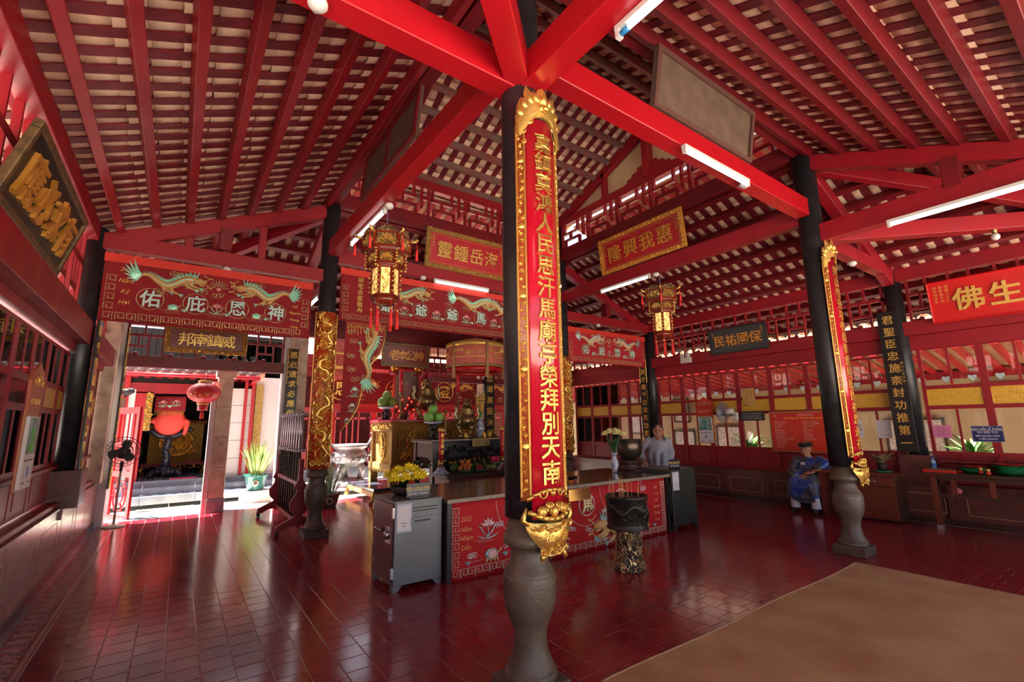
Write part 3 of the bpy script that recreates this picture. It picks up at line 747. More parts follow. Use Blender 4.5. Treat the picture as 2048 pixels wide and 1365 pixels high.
# ------------------------------------------------------------------ plants
LEAFG = mat('leaf_green', (.07, .26, .04), .45, var=.6, vscale=10, col2=(.20, .42, .08))
LEAFV = mat('variegated_leaf', (.62, .66, .30), .4, var=1.0, vscale=22, col2=(.10, .26, .08))
def bush(name, loc, r, h, label, n_=60, m=LEAFG, w_=.05, group=None):
    t = thing(name, label, 'plant', loc, group=group)
    mb = MB()
    for i in range(n_):
        a = random.uniform(0, 2*PI); e = random.uniform(.15, 1); l = random.uniform(.6, 1)
        mb.leaf((random.uniform(-.05, .05), random.uniform(-.05, .05), h*random.uniform(.1, .5)), (r*l*math.cos(a)*(1.1-e*.5), r*l*math.sin(a)*(1.1-e*.5), h*e), w_, bend=.06)
    mb.ob('foliage', m, t)
    MB().lathe([(.13, 0), (.17, .26), (.19, .28), (.15, .28), (.14, .2)], 16, (0, 0, -.12)).ob('pot', mat('terracotta_pot', (.32, .12, .07), .7), t)
    return t
for i, (x, y) in enumerate(((11.8, 6.3), (11.8, 5.4), (11.6, 8.9), (11.9, 2.2))):
    t = bush('leafy_plant', (x, y, .50), .62, .80, ['bright leafy plant outside, left of the red board', 'bright leafy plant outside, touching the red board', 'bright leafy plant outside behind the smiling man', 'bright leafy plant outside, under the pink paper'][i], 70, w_=.09)
    MB().box(-.2, .2, -.2, .2, -.80, -.12).ob('pot_stand', CREAM, t)
for i, (x, y) in enumerate(((-2.6, 6.6), (-2.5, 5.0))):
    t = bush('leafy_plant', (x, y, .45), .45, .9, ['bright leafy plant outside the left windows, far one', 'bright leafy plant outside the left windows, near one'][i], 50, w_=.08)
    MB().box(-.2, .2, -.2, .2, -.75, -.12).ob('pot_stand', WPL, t)
# ------------------------------------------------------------------ relief and embroidery helpers
def spiral(mb, x, y, r, a0, turns, tr, z=0., sgn=1, seg=5, n=14):
    pts = []; rs = []
    for i in range(n+1):
        t = i/n; a = a0+sgn*turns*2*PI*t; rr = r*(1-t*.85)
        pts.append((x+rr*math.cos(a), y+rr*math.sin(a), z+tr*.4)); rs.append(tr*(1-.5*t))
    mb.tube(pts, rs, seg)
def relief(mb, x0, x1, y0, y1, n_, tr, seed=1, z=0.):
    """Fill a rectangle with raised scrolls and leaves."""
    R_ = random.Random(seed); W_, H_ = x1-x0, y1-y0; m = min(W_, H_)
    for i in range(n_):
        x, y = x0+W_*R_.uniform(.15, .85), y0+H_*((i+.5)/n_ if H_ > W_ else R_.uniform(.15, .85))
        if W_ >= H_: x = x0+W_*(i+.5)/n_
        s = m*R_.uniform(.22, .42)
        spiral(mb, x, y, s, R_.uniform(0, 6.3), R_.uniform(.7, 1.4), tr, z, R_.choice((-1, 1)), 4, 9)
        a = R_.uniform(0, 6.3)
        p = [(x+s*.6*math.cos(a), y+s*.6*math.sin(a), z), (x+s*1.1*math.cos(a+.5), y+s*1.1*math.sin(a+.5), z+tr), (x+s*1.4*math.cos(a+.9), y+s*1.4*math.sin(a+.9), z)]
        p = [(min(max(q[0], x0), x1), min(max(q[1], y0), y1), q[2]) for q in p]
        mb.tube(p, [tr*.9, tr*1.1, tr*.2], 4)
        if R_.random() < .5: mb.ball((x, y, z), tr*1.8, 6, 4)
def wrap(mb, R_):
    """Bend x,y,z(out) onto a vertical cylinder of radius R_ facing -y."""
    mb.v = [((R_+z)*math.sin(x/R_), -(R_+z)*math.cos(x/R_), y) for x, y, z in mb.v]; return mb
def bead(mb, x, y, s=.006, z=.004):
    mb._add([(x-s, y-s, z), (x+s, y-s, z), (x+s, y+s, z), (x-s, y+s, z), (x, y, z+s)], [(0, 1, 4), (1, 2, 4), (2, 3, 4), (3, 0, 4)])
def beads(mb, pts, gap=.02, s=.006, z=.004):
    for (x0, y0), (x1, y1) in zip(pts, pts[1:]):
        L_ = math.hypot(x1-x0, y1-y0); k = max(1, round(L_/gap))
        for i in range(k): bead(mb, x0+(x1-x0)*i/k, y0+(y1-y0)*i/k, s, z)
def fret(mb, x, y, s, fx=1, gap=.02, bs=.006):
    P = [(0, 0), (0, 1), (1, 1), (1, .22), (.36, .22), (.36, .64), (.70, .64)]
    beads(mb, [(x+(a if fx > 0 else 1-a)*s, y+b*s) for a, b in P], gap, bs)
def cloud(mb, x, y, r, bs=.005, n=3, seed=0):
    R_ = random.Random(seed)
    for k in range(n):
        cx, cy_ = x+(k-(n-1)/2)*r*1.1, y+R_.uniform(-.3, .3)*r; a0 = R_.uniform(0, 6)
        pts = [(cx+r*(1-t*.75)*math.cos(a0+7*t), cy_+r*(1-t*.75)*math.sin(a0+7*t)) for t in [i/14 for i in range(15)]]
        beads(mb, pts, bs*3.2, bs)
def lotus(pk, gr_, x, y, s, up=True):
    for k, a in enumerate((-70, -35, 0, 35, 70)):
        a = math.radians(a); dx, dy = math.sin(a), math.cos(a)
        pk.tube([(x, y, .004), (x+dx*s*.55, y+dy*s*.5, .012), (x+dx*s, y+dy*s*.95, .004)], [s*.08, s*.2, .001], 6)
    gr_.tube([(x, y, .003), (x+s*.1, y-s*.7, .004), (x-s*.1, y-s*1.3, .003)], s*.06, 5)
    for sg in (-1, 1):
        gr_.tube([(x, y-s*1.2, .003), (x+sg*s*.6, y-s*.6, .006), (x+sg*s*.9, y-s*.05, .004), (x+sg*s*1.3, y+s*.1, .003)], [s*.03, s*.07, s*.07, s*.01], 5)
        gr_.tube([(x, y-s*1.3, .003), (x+sg*s*.8, y-s*1.15, .006), (x+sg*s*1.4, y-s*.9, .003)], [s*.03, s*.08, s*.01], 5)
def grass(gr_, x, y, s):
    for k in range(5):
        a = math.radians(-50+25*k); gr_.tube([(x, y, .003), (x+math.sin(a)*s*.6, y+s*.6, .006), (x+math.sin(a)*s*1.2, y+s*math.cos(a)*1.0, .003)], [s*.05, s*.09, .001], 5)
def tortoise(tn, gr_, x, y, s, fx=1):
    gr_.ball((x, y, 0), s, 12, 8, (1, .72, .25))
    for k in range(5): gr_.ball((x+(k-2)*s*.35, y+(.1 if k % 2 else -.1)*s, s*.22), s*.16, 6, 4)
    tn.tube([(x+fx*s*.8, y, .004), (x+fx*s*1.25, y+s*.35, .01), (x+fx*s*1.45, y+s*.6, .006)], [s*.14, s*.13, s*.16], 6)
    for sg in (-.7, -.2, .4, .8): tn.tube([(x+sg*s, y-s*.4, .004), (x+sg*s*1.15, y-s*.85, .006)], [s*.16, s*.1], 5)
def deer(tn, gr_, x, y, s, fx=1):
    tn.ball((x, y, 0), s*.6, 10, 6, (1, .55, .3)); tn.tube([(x+fx*s*.45, y+s*.1, .004), (x+fx*s*.75, y+s*.6, .01), (x+fx*s*.95, y+s*.7, .006)], [s*.2, s*.14, s*.08], 6)
    for d in (-.5, -.3, .3, .5): tn.tube([(x+d*s, y-s*.2, .004), (x+d*s*1.1, y-s*.9, .004)], [s*.1, s*.05], 5)
    for d in (-.1, .15): gr_.tube([(x+fx*s*.78, y+s*.75, .005), (x+fx*s*(.8+d), y+s*1.2, .005)], s*.04, 4)
def dragon(tn, tl, x, y, L_, A, r, fx=1, waves=1.5, vert=False, rot=0.):
    """Sinuous dragon in relief: tail at the left, head at the right (fx=1)."""
    n = 34; P = []
    for i in range(n+1):
        t = i/n
        u = t*L_; v = A*math.sin(waves*2*PI*t+.8)*(1-.35*t)+A*.4*t
        P.append((u, v))
    c, s = math.cos(rot), math.sin(rot)
    def W(u, v): return (x+fx*(u*c-v*s), y+u*s+v*c)
    pts = []; rs = []
    for i, (u, v) in enumerate(P):
        t = i/n; a, b = W(u, v); pts.append((a, b, .006)); rs.append(r*(.35+.9*math.sin(PI*min(1, t*.62+.05))))
    tn.tube(pts, rs, 7)
    for i in range(1, n):                                # back fins
        (u, v), (u2, v2) = P[i], P[i+1]; d = math.hypot(u2-u, v2-v) or 1; nx_, ny_ = -(v2-v)/d, (u2-u)/d; k = rs[i]
        a = W(u+nx_*k*.7, v+ny_*k*.7); b = W(u+nx_*k*1.9-(u2-u)*.4, v+ny_*k*1.9-(v2-v)*.4)
        tl.tube([(*a, .008), (*b, .006)], [k*.42, k*.05], 4)
        a = W(u, v); tl.ball((a[0], a[1], k*.75), k*.42, 5, 3)
    u, v = P[0]
    for k in range(7):                                   # tail plumes
        a = math.radians(120+20*k); q = W(u+math.cos(a)*r*4.6, v+math.sin(a)*r*4.6+r*1.5); m = W(u+math.cos(a)*r*2.4, v+math.sin(a)*r*2.1)
        tl.tube([(*W(u, v), .005), (*m, .012), (*q, .004)], [r*.35, r*.5, r*.05], 5)
    u, v = P[-1]
    tn.tube([(*W(u, v), .01), (*W(u+r*1.6, v+r*.3), .014), (*W(u+r*3.2, v-r*.2), .01)], [r*1.25, r*1.1, r*.55], 8)
    tn.tube([(*W(u+r*1.2, v-r*.7), .008), (*W(u+r*2.8, v-r*1.3), .008)], [r*.6, r*.3], 6)
    tl.ball((*W(u+r*1.5, v+r*1.0), .02), r*.35, 6, 4)
    for k in range(9):                                   # mane
        a = math.radians(75+20*k); q = W(u+math.cos(a)*r*4.2, v+math.sin(a)*r*3.8); tl.tube([(*W(u, v), .012), (*q, .006)], [r*.5, r*.06], 4)
    for sg in (1, -1):                                   # whiskers
        q = [W(u+r*(3+2.2*math.sin(t*3.4)), v+sg*r*(.4+2.6*t)+sg*r*.8*math.sin(t*6)) for t in [i/8 for i in range(9)]]
        tn.tube([(a, b, .006) for a, b in q], r*.16, 4)
    for t in (.38, .55, .78, .88):                       # legs and claws
        i = int(t*n); (u, v) = P[i]; f = 1 if t < .6 else 1.3
        k = [(u, v), (u+r*1.2*f, v-r*2.0), (u+r*2.9*f, v-r*2.6)]
        tn.tube([(*W(*q), .008) for q in k], [r*.75, r*.5, r*.3], 6)
        for d in (-.6, -.2, .2, .6): tl.tube([(*W(*k[2]), .008), (*W(k[2][0]+r*1.3*math.cos(d-.4), k[2][1]+r*1.3*math.sin(d-.4)), .004)], [r*.22, r*.03], 4)
def disc_ring(mb, x, y, r, bs=.007, gap=.022): beads(mb, [(x+r*math.cos(a), y+r*math.sin(a)) for a in [2*PI*i/24 for i in range(25)]], gap, bs)
def rays(mb, x, y, r0, r1, n_, a0, a1, bs=.006):
    for i in range(n_):
        a = a0+(a1-a0)*i/(n_-1); beads(mb, [(x+r0*math.cos(a), y+r0*math.sin(a)), (x+r1*math.cos(a), y+r1*math.sin(a))], bs*2.6, bs)
def cloth(name, W_, H_, m, parent, wave=.012, nx_=40, ny_=8, outline=None, th=.006):
    vs = []; fs = []
    for side in (0, 1):
        for j in range(ny_+1):
            for i in range(nx_+1):
                x, y = W_*i/nx_, H_*j/ny_
                z = -th*side-.004+wave*math.sin(x*5+1.3*math.sin(x*2.1))*(1-j/ny_)*.6-.004
                vs.append((x, y, z))
    N = (nx_+1)*(ny_+1)
    for j in range(ny_):
        for i in range(nx_):
            a = j*(nx_+1)+i; b = a+1; c = a+nx_+2; d = a+nx_+1
            fs += [(a, b, c, d), (N+a, N+d, N+c, N+b)]
    for i in range(nx_): fs.append((i+1, i, N+i, N+i+1)); k = ny_*(nx_+1); fs.append((k+i, k+i+1, N+k+i+1, N+k+i))
    for j in range(ny_): a = j*(nx_+1); fs.append((a, a+nx_+1, N+a+nx_+1, N+a)); b = a+nx_; fs.append((b+nx_+1, b, N+b, N+b+nx_+1))
    mb = MB(); mb._add(vs, fs, True); return mb.ob(name, m, parent)

# ------------------------------------------------------------------ hanging dragon banners
def small_texts(t, items, x, y, dy, size, m=GOLDP, shear=.25, name='lettering'):
    for i, s in enumerate(items):
        mb = MB(); put_text(mb, s, 0, 0, .002, size, .01, 0, shear=shear); mb.ob(name, m, t, loc=(x, y-i*dy, 0))
def banner(M_, W_, H_, chars, label, left_text, right_text, cm, tn_m, tl_m, fr=.10, big=.20, variant=0):
    t = thing('dragon_banner', label, 'banner', M=M_)
    cloth('cloth', W_, H_, cm, t)
    MB().box(-.01, W_+.01, H_-.09, H_+.02, -.01, .006).ob('top_band', REDCB, t, label='plain orange-red top band')
    bd = MB(); tn = MB(); tl = MB(); pk = MB(); bs = .0065
    s = fr*.85
    for i in range(int((W_-.1)/(fr*1.15))):
        fret(bd, .05+i*fr*1.15, .03, s, 1 if i % 2 else -1, bs*3.1, bs)
    for j in range(1, int((H_-.22)/(fr*1.2))):
        fret(bd, .04, .03+j*fr*1.2, s, 1, bs*3.1, bs); fret(bd, W_-.04-s, .03+j*fr*1.2, s, -1, bs*3.1, bs)
    n_ = len(chars); cxs = [W_*(.10+.80*(i+.5)/n_) for i in range(n_)]; cyy = H_*.39; R_ = H_*.165
    for ch, cx in zip(chars, cxs):
        disc_ring(bd, cx, cyy, R_, bs, bs*3)
        char(ch, cx, cyy, R_*1.60, PALE, t, z=.004, off=.014)
    for i in range(n_-1):
        cx = (cxs[i]+cxs[i+1])/2
        if i == n_//2-1 or variant: lotus(pk, tl, cx, cyy-.02*H_, H_*.085)
        elif i % 2 == 0: tortoise(tn, tl, cx, cyy-.09*H_, H_*.07)
        else: deer(tn, tl, cx, cyy-.10*H_, H_*.08)
        beads(bd, [(cx-R_*.9, .18*H_+.06), (cx+R_*.9, .18*H_+.06)], bs*3, bs*.8); beads(bd, [(cx-R_*.6, .18*H_+.03), (cx+R_*.7, .18*H_+.03)], bs*3, bs*.8)
        grass(tl, cx+R_*.9, .24*H_, H_*.06)
    mid = W_*.5 if n_ % 2 == 0 else W_*.6
    dl = W_*(.235 if not variant else .16)
    dragon(tn, tl, W_*.15, H_*.68, dl, H_*.085, H_*.046, 1, 1.25)
    dragon(tn, tl, W_*.87, H_*.67, dl, H_*.085, H_*.046, -1, 1.25)
    if variant: dragon(tn, tl, W_*.45, H_*.69, dl, H_*.085, H_*.046, 1, 1.25); dragon(tn, tl, W_*.72, H_*.68, dl*.6, H_*.085, H_*.040, -1, 1.25)
    pk.ball((mid, H_*.68, .0), H_*.035, 10, 6, (1, 1, .4))
    rays(bd, mid, H_*.68, H_*.06, H_*.16, 9, .25, PI-.25, bs)
    for k, (cx, cy_) in enumerate(((W_*.11, H_*.78), (W_*.3, H_*.84), (W_*.24, H_*.52), (W_*.5, H_*.58), (W_*.42, H_*.62), (W_*.7, H_*.84), (W_*.9, H_*.82), (W_*.78, H_*.54))):
        cloud(bd, cx, cy_, H_*.05, bs*.75, 3, k+variant*9)
    for cx in (W_*.43, W_*.57):
        for a in range(5): tn.tube([(cx, H_*.76, .004), (cx+H_*.04*math.cos(a*1.257), H_*.76+H_*.04*math.sin(a*1.257), .006)], [H_*.005, H_*.014], 5)
    bd.ob('beadwork', BEADG, t, kind='stuff')
    tn.ob('dragon_bodies', tn_m, t, kind='stuff'); tl.ob('sequin_scales', tl_m, t, kind='stuff'); pk.ob('lotus_petals', PINK, t, kind='stuff')
    if left_text: small_texts(t, left_text, .05+s+.10, H_*.80, H_*.17, H_*.085)
    if right_text: small_texts(t, right_text, W_-.05-s-.09, H_*.80, H_*.125, H_*.06)
    return t
banner(frame((-.935, 7.50, 2.93), (1, 0, 0), (0, 0, 1)), 2.46, .86, '佑庇恩神', 'dark red banner with green dragons hung over the doorway side at left',
       ('2019', 'Năm', 'Kỷ', 'Hợi'), ('Gia', 'Đình', 'Hồ', 'Nguyên', 'Phụng', 'Cúng'), REDC, TAN, TEAL)
banner(frame((1.95, 7.50, 3.27), (1, 0, 0), (0, 0, 1)), 4.68, .87, '爺爺爺馬駙駕', 'long dark red dragon banner behind the big hanging lantern', None, None, REDC, TAN, TEAL, variant=1)
b3 = banner(frame((6.87, 7.50, 2.94), (1, 0, 0), (0, 0, 1)), 2.62, .76, '佑庇恩神', 'small brighter dragon banner at far right beyond the tall couplet', None, None,
       mat('banner_red_bright', (.42, .008, .02), .8), mat('pale_gold_thread', (.70, .48, .28), .5), mat('silver_sequins', (.55, .62, .62), .3, .5, var=.8, vscale=60))
mb = MB()
for i, c in enumerate('胡宅合家敬奉'): put_text(mb, c, 0, -i*.105, 0, .10, .02, .01)
mb.ob('gold_lettering', GOLDP, bpy.data.objects['dragon_banner.001'], loc=(.32, .72, .004), label='gold column of six characters')
# long pointed side drop
t = thing('banner_drop', 'pointed red side drop with a green dragon, left of the altar', 'banner', M=frame((2.03, 7.44, 1.50), (1, 0, 0), (0, 0, 1)) @ Matrix.Scale(1.25, 4, (0, 1, 0)))
out = [(0, 0), (.16, .16), (.26, .30), (.30, .46), (.33, .56), (.44, .66), (.46, .80), (.44, .86), (.58, 1.0), (.66, 1.2), (.70, 1.42), (0.02, 1.42)]
MB().poly(out, -.012, -.002).ob('cloth', REDC, t)
MB().tube([(x, y, .002) for x, y in out[:-1]], .010, 6).ob('gold_edge', GOLD, t)
bd = MB(); tn = MB(); tl = MB(); pk = MB()
dragon(tn, tl, .34, .68, .56, .06, .040, -1, 1.2, rot=math.radians(-262))
for k in range(12): tn.tube([(.06+.05*k, 1.36, .002), (.06+.05*k, 1.24+.02*(k % 3), .002)], .006, 4)
for k, (x, y) in enumerate(((.15, 1.15), (.5, 1.12), (.12, .95), (.5, .95), (.14, .78), (.36, .70), (.2, .66), (.12, 1.28))): cloud(bd, x, y, .035, .0045, 3, 50+k)
beads(bd, [(out[i][0]-.03, out[i][1]) for i in range(1, 11)], .02, .005)
lotus(pk, tl, .20, .52, .06); lotus(pk, tl, .17, .32, .05); lotus(pk, tl, .10, .15, .035)
for y in (.44, .25): beads(bd, [(.08, y), (.26, y)], .018, .005)
bd.ob('beadwork', BEADG, t, kind='stuff'); tn.ob('dragon_body', TAN, t); tl.ob('sequin_scales', TEAL, t, kind='stuff'); pk.ob('lotus_petals', PALE, t, kind='stuff')
net = MB()
for k in range(14): net.tube([(.03+.045*k, 1.32, .003), (.03+.045*k+.045, 1.40, .003)], .003, 4).tube([(.03+.045*k+.045, 1.32, .003), (.03+.045*k, 1.40, .003)], .003, 4)
net.ob('gold_fringe_net', GOLDP, t, kind='stuff')

# ------------------------------------------------------------------ curved couplet boards on the columns
CARVR = carved('gold_on_red_carving', (.88, .56, .15), (.36, .008, .012), 44., .6)
CARVG = carved('gold_carving', (.95, .64, .20), (.55, .28, .05), 38., .45)
def curved_board(mb, R_, a0, a1, z0, z1, th, n_=16):
    vs = []; fs = []
    for i in range(n_+1):
        a = a0+(a1-a0)*i/n_
        for r_ in (R_, R_-th):
            for z in (z0, z1): vs.append((r_*math.sin(a), -r_*math.cos(a), z))
    for i in range(n_):
        k = 4*i; fs += [(k, k+4, k+5, k+1), (k+2, k+3, k+7, k+6), (k, k+2, k+6, k+4), (k+1, k+5, k+7, k+3)]
    fs += [(0, 1, 3, 2), (4*n_, 4*n_+2, 4*n_+3, 4*n_+1)]
    return mb._add(vs, fs, True)
def couplet(c, R_, z0, z1, text, label, lat=True, cs=.15, rz=0.):
    t = thing('couplet_board', label, 'couplet', (c[0]+.038, c[1]+.065, 0), rz)
    A = .78; B = .52
    curved_board(MB(), R_, -B, B, z0-.13, z1-.05, .018).ob('red_field', REDG, t)
    for sg, nm in ((-1, 1), (1, 2)):
        a0, a1 = (B, A) if sg > 0 else (-A, -B)
        curved_board(MB(), R_+.002, a0, a1, z0-.02, z1-.12, .02, 6).ob('side_border', mat('side_strip_red', (.28, .02, .012), .35, var=.7, vscale=40, col2=(.42, .18, .03)) if lat else GOLD, t)
        w_ = (A-B)*R_
        mb = MB(); xa = B*R_ if sg > 0 else -A*R_
        for xx in (xa+.006, xa+w_-.006): mb.tube([(xx, z0, .002), (xx, (z0+z1)/2, .002), (xx, z1-.12, .002)], .007, 5)
        relief(mb, xa+.012, xa+w_-.012, z0+.02, z1-.14, 46, .006, 11+nm)
        k = z0+.3
        while k < z1-.3: mb.ball((xa+w_/2, k, .002), .026, 10, 6, (1, 1, .4)); k += .48
        wrap(mb, R_).ob('border_scrollwork', GOLD, t)
    n_ = len(text); zt, zb = z1-.23, z0+.14
    for i, ch in enumerate(text):
        mb = MB(); put_text(mb, ch, 0, zt-(zt-zb)*i/(n_-1), .001, cs, .035, .011, sx=.98)
        bpy_o = wrap(mb, R_).ob('character', GOLD, t)
    # crown: mask and acanthus leaves
    OU = [(.0, .20), (.035, .175), (.055, .12), (.095, .15), (.125, .19), (.14, .13), (.13, .095), (.165, .085), (.185, .03), (.165, .0), (.198, -.05), (.195, -.12), (.190, -.20)]
    IN = [(.0, -.035), (.012, -.037), (.025, -.038), (.04, -.041), (.055, -.048), (.07, -.058), (.085, -.072), (.098, -.09), (.11, -.108), (.122, -.128), (.134, -.148), (.148, -.172), (.165, -.20)]
    mb = MB()
    for sg in (-1, 1):                                     # leafy silhouette above the red field
        for zz in (.0, .014): 
            vs_ = []
            for (a, b_), (c_, d_) in zip(OU, IN):
                for q in (0, .33, .66, 1): vs_.append((sg*(a+(c_-a)*q), z1+b_+(d_-b_)*q, zz+.016*math.sin(PI*q)))
            mb._add(vs_, [(4*i+j, 4*i+j+1, 4*i+j+5, 4*i+j+4) if sg < 0 else (4*i+j, 4*i+j+4, 4*i+j+5, 4*i+j+1) for i in range(12) for j in range(3)], True)
    for sg in (-1, 1):
        pts = [(sg*.19, z1-.20, .004), (sg*.17, z1-.10, .006), (sg*.10, z1-.05, .008), (sg*.05, z1+.00, .01), (0, z1+.02, .01)]
        mb.tube(pts, [.012, .014, .014, .012, .012], 6)
        for k, (x, y, l) in enumerate(((.15, .0, .07), (.12, .06, .08), (.08, .10, .08), (.04, .12, .08))):
            mb.tube([(sg*x, z1+y-.06, .006), (sg*(x+.02), z1+y-.02, .018), (sg*(x+.035), z1+y+l*.45, .012)], [.022, .026, .004], 6)
        spiral(mb, sg*.11, z1-.08, .03, 0, 1, .009, .006, sg); mb.ball((sg*.065, z1+.035, .012), .024, 8, 6, (1, .6, .6))
        for y in (-.16, -.24): spiral(mb, sg*.145, z1+y, .02, 1, 1, .006, .004, sg)
    mb.ball((0, z1+.03, .015), .042, 10, 8, (1, .9, .8)).ball((0, z1+.015, .045), .022, 8, 6).tube([(0, z1+.06, .01), (0, z1+.11, .02), (0, z1+.15, .008)], [.035, .03, .004], 8)
    for sg in (-1, 1): mb.tube([(sg*.02, z1+.06, .02), (sg*.05, z1+.09, .03)], [.012, .004], 5)
    wrap(mb, R_).ob('crown_carving', GOLD, t)
    # foot: flower basket
    mb = MB()
    for i in range(9):
        u = -1+i/4; mb.tube([(u*.17, z0-.02+.06*(1-u*u), .006), (u*.17+.04, z0-.02+.06*(1-(u+.25)**2) if u < .9 else z0-.03, .006)], .012, 6)
    for sg in (-1, 1): spiral(mb, sg*.07, z0+.015, .03, .5, 1.1, .007, .006, sg)
    mb.ball((0, z0+.02, .006), .022, 8, 6)
    for x, y, r_ in ((0, -.085, .036), (-.075, -.08, .034), (.08, -.075, .034), (.035, -.055, .026), (-.035, -.05, .026)):
        mb.ball((x, z0+y, .012), r_, 9, 6, (1, 1, .7)); spiral(mb, x, z0+y, r_*.8, 0, 1.5, .006, .03)
    for i in range(8):
        u0, u1 = -1+i/4, -.75+i/4; mb.tube([(u0*.16, z0-.13+.05*u0*u0, .022), (u1*.16, z0-.13+.05*u1*u1, .022)], .016, 6)
    nb = 10; wd = [.168, .175, .172, .164, .154, .142, .128, .112, .096, .088, .094]; vs_ = []; fs_ = []
    for j in range(nb+1):                                  # basket bulging then tapering downwards
        for i in range(nb+1):
            u = -1+2*i/nb; bump_ = .012+.030*math.sin(PI*min(1, (j+1.5)/nb))*math.cos(u*1.3)+.003*((i+j) % 2)
            vs_.append((u*wd[j], z0-.14-.0185*j-.012*(1-u*u), bump_))
    for j in range(nb):
        for i in range(nb): q = j*(nb+1)+i; fs_.append((q, q+nb+1, q+nb+2, q+1))
    mb._add(vs_, fs_, True); relief(mb, -.14, .14, z0-.20, z0-.15, 12, .006, 21, .040); relief(mb, -.10, .10, z0-.33, z0-.27, 8, .005, 22, .030); mb.box(-.09, .09, z0-.345, z0-.15, -.004, .010)
    for sg in (-1, 1):
        mb.tube([(sg*.15, z0-.17, .006), (sg*.19, z0-.13, .02), (sg*.17, z0-.06, .02)], [.014, .018, .008], 6); mb.tube([(sg*.075, z0-.31, .01), (sg*.085, z0-.36, .02)], [.012, .016], 6)
        spiral(mb, sg*.06, z0-.17, .03, 0, 1, .007, .026, sg); spiral(mb, sg*.03, z0-.31, .02, 0, 1, .006, .026, sg)
    put_text(mb, '福', -.05, z0-.225, .040, .055, .08); put_text(mb, '壽', .05, z0-.225, .040, .055, .08)
    wrap(mb, R_).ob('basket_carving', GOLD, t)
    return t
couplet(C1, .26, 1.16, 3.76, '嘉鎮奠鴻人民思汗馬廟亭榮拜別天南', 'tall curved red board with sixteen gold characters on the nearest column', cs=.153)
couplet(C3, .255, 1.16, 3.74, '靈山毓秀功德昭彰護國庇民神恩永在', 'curved red board seen edge-on, on the right column', cs=.14)
# dragon couplets (no characters): gold dragons in high relief
def dragon_couplet(c, R_, z0, z1, label):
    t = thing('couplet_board', label, 'couplet', (c[0], c[1], 0))
    curved_board(MB(), R_, -1.35, 1.35, z0, z1, .02, 20).ob('red_field', mat('red_gilt_ground', (.42, .012, .012), .35, var=.6, vscale=30, col2=(.45, .16, .02)), t)
    mb = MB()
    for sg in (-1, 1):
        mb.tube([(sg*1.3*R_, z0, .003), (sg*1.3*R_, z1, .003)], .008, 5); 
        relief(mb, sg*.95*R_-.015, sg*.95*R_+.03*sg+.015, z0+.05, z1-.05, 34, .006, 5+sg)
    for y in (z0+.01, z1-.01): mb.tube([(-1.3*R_, y, .004), (0, y, .004), (1.3*R_, y, .004)], .009, 5)
    wrap(mb, R_).ob('edge_scrollwork', GOLD, t)
    n_ = 4
    for i in range(n_):
        mb = MB(); h = (z1-z0-.2)/n_; y0 = z0+.14+i*h
        pts = [(.055*math.sin(k*.95+i*2)+.045*math.sin(k*.43+i*4), y0+h*(k+.5*math.sin(k*1.7))/12.5, .012+.01*math.sin(k)) for k in range(13)]
        mb.tube(pts, [.014+.020*math.sin(PI*k/12) for k in range(13)], 7)
        for k in range(1, 12):
            x, y, z = pts[k]; s = 1 if k % 2 else -1
            mb.tube([(x, y, z), (x+s*.05, y+.03, .02), (x+s*.075, y+.015, .004)], [.014, .010, .002], 5)
        mb.ball((pts[-1][0], pts[-1][1], .02), .036, 8, 6)
        for k in range(7): a = .2+k*.42; mb.tube([(pts[-1][0], pts[-1][1], .02), (pts[-1][0]+.075*math.cos(a), pts[-1][1]+.07*math.sin(a), .012)], [.012, .002], 4)
        relief(mb, -.16, .16, y0+.03, y0+h-.03, 18, .010, 70+i)
        wrap(mb, R_).ob('gilt_dragon', GOLD, t)
    mb = MB(); relief(mb, -.13, .13, z0+.02, z0+.16, 9, .011, 3)
    for k in range(6): mb.ball((-.11+.044*k, z0+.06+.02*(k % 2), .01), .025, 8, 6)
    wrap(mb, R_).ob('wave_crest', GOLD, t)
    return t
dragon_couplet(C2, .165, .97, 3.37, 'red board of gilded dragons on the column by the spear rack')
dragon_couplet(C4, .165, .98, 3.02, 'gilded dragon board half hidden behind the tall red couplet')
# flat black couplets
def flat_couplet(M_, W_, H_, text, label, m=BLKW, cm=GOLDP, cs=.15, edge=None, side=None):
    t = thing('couplet_board', label, 'couplet', M=M_)
    bevel(MB().box(-W_/2, W_/2, 0, H_, 0, .025).ob('board', m, t), .004)
    n_ = len(text); y1, y0 = H_-cs*.9, cs*.9
    for i, ch in enumerate(text): char(ch, 0, y1-(y1-y0)*i/(n_-1), cs, cm, t, z=.025, ext=.03, off=.01)
    if side:
        mb = MB()
        for i, ch in enumerate(side): put_text(mb, ch, W_*.36, H_*.62-i*.06, .025, .045, .02)
        mb.ob('small_lettering', cm, t)
    if edge:
        mb = MB()
        for a in (-W_/2+.01, W_/2-.01): mb.tube([(a, H_*.72, .026), (a, H_-.01, .026)], .008, 5).tube([(a, .01, .026), (a, H_*.1, .026)], .008, 5)
        mb.tube([(-W_/2, H_-.01, .026), (W_/2, H_-.01, .026)], .009, 5)
        for a in (-W_/2+.03, W_/2-.03): relief(mb, a-.03, a+.03, H_*.75, H_-.02, 6, .007, 4, .026); relief(mb, a-.03, a+.03, .02, H_*.12, 3, .007, 5, .026)
        mb.ob('gilt_edge', GOLD, t)
    return t
flat_couplet(frame((9.69, 7.75, .98), (0, -1, 0), (0, 0, 1)), .23, 2.22, '良將才龍千古流芳勳業昭', 'black board with gold writing left of the smiling man', cs=.15, edge=True, side='歲次戊辰年')
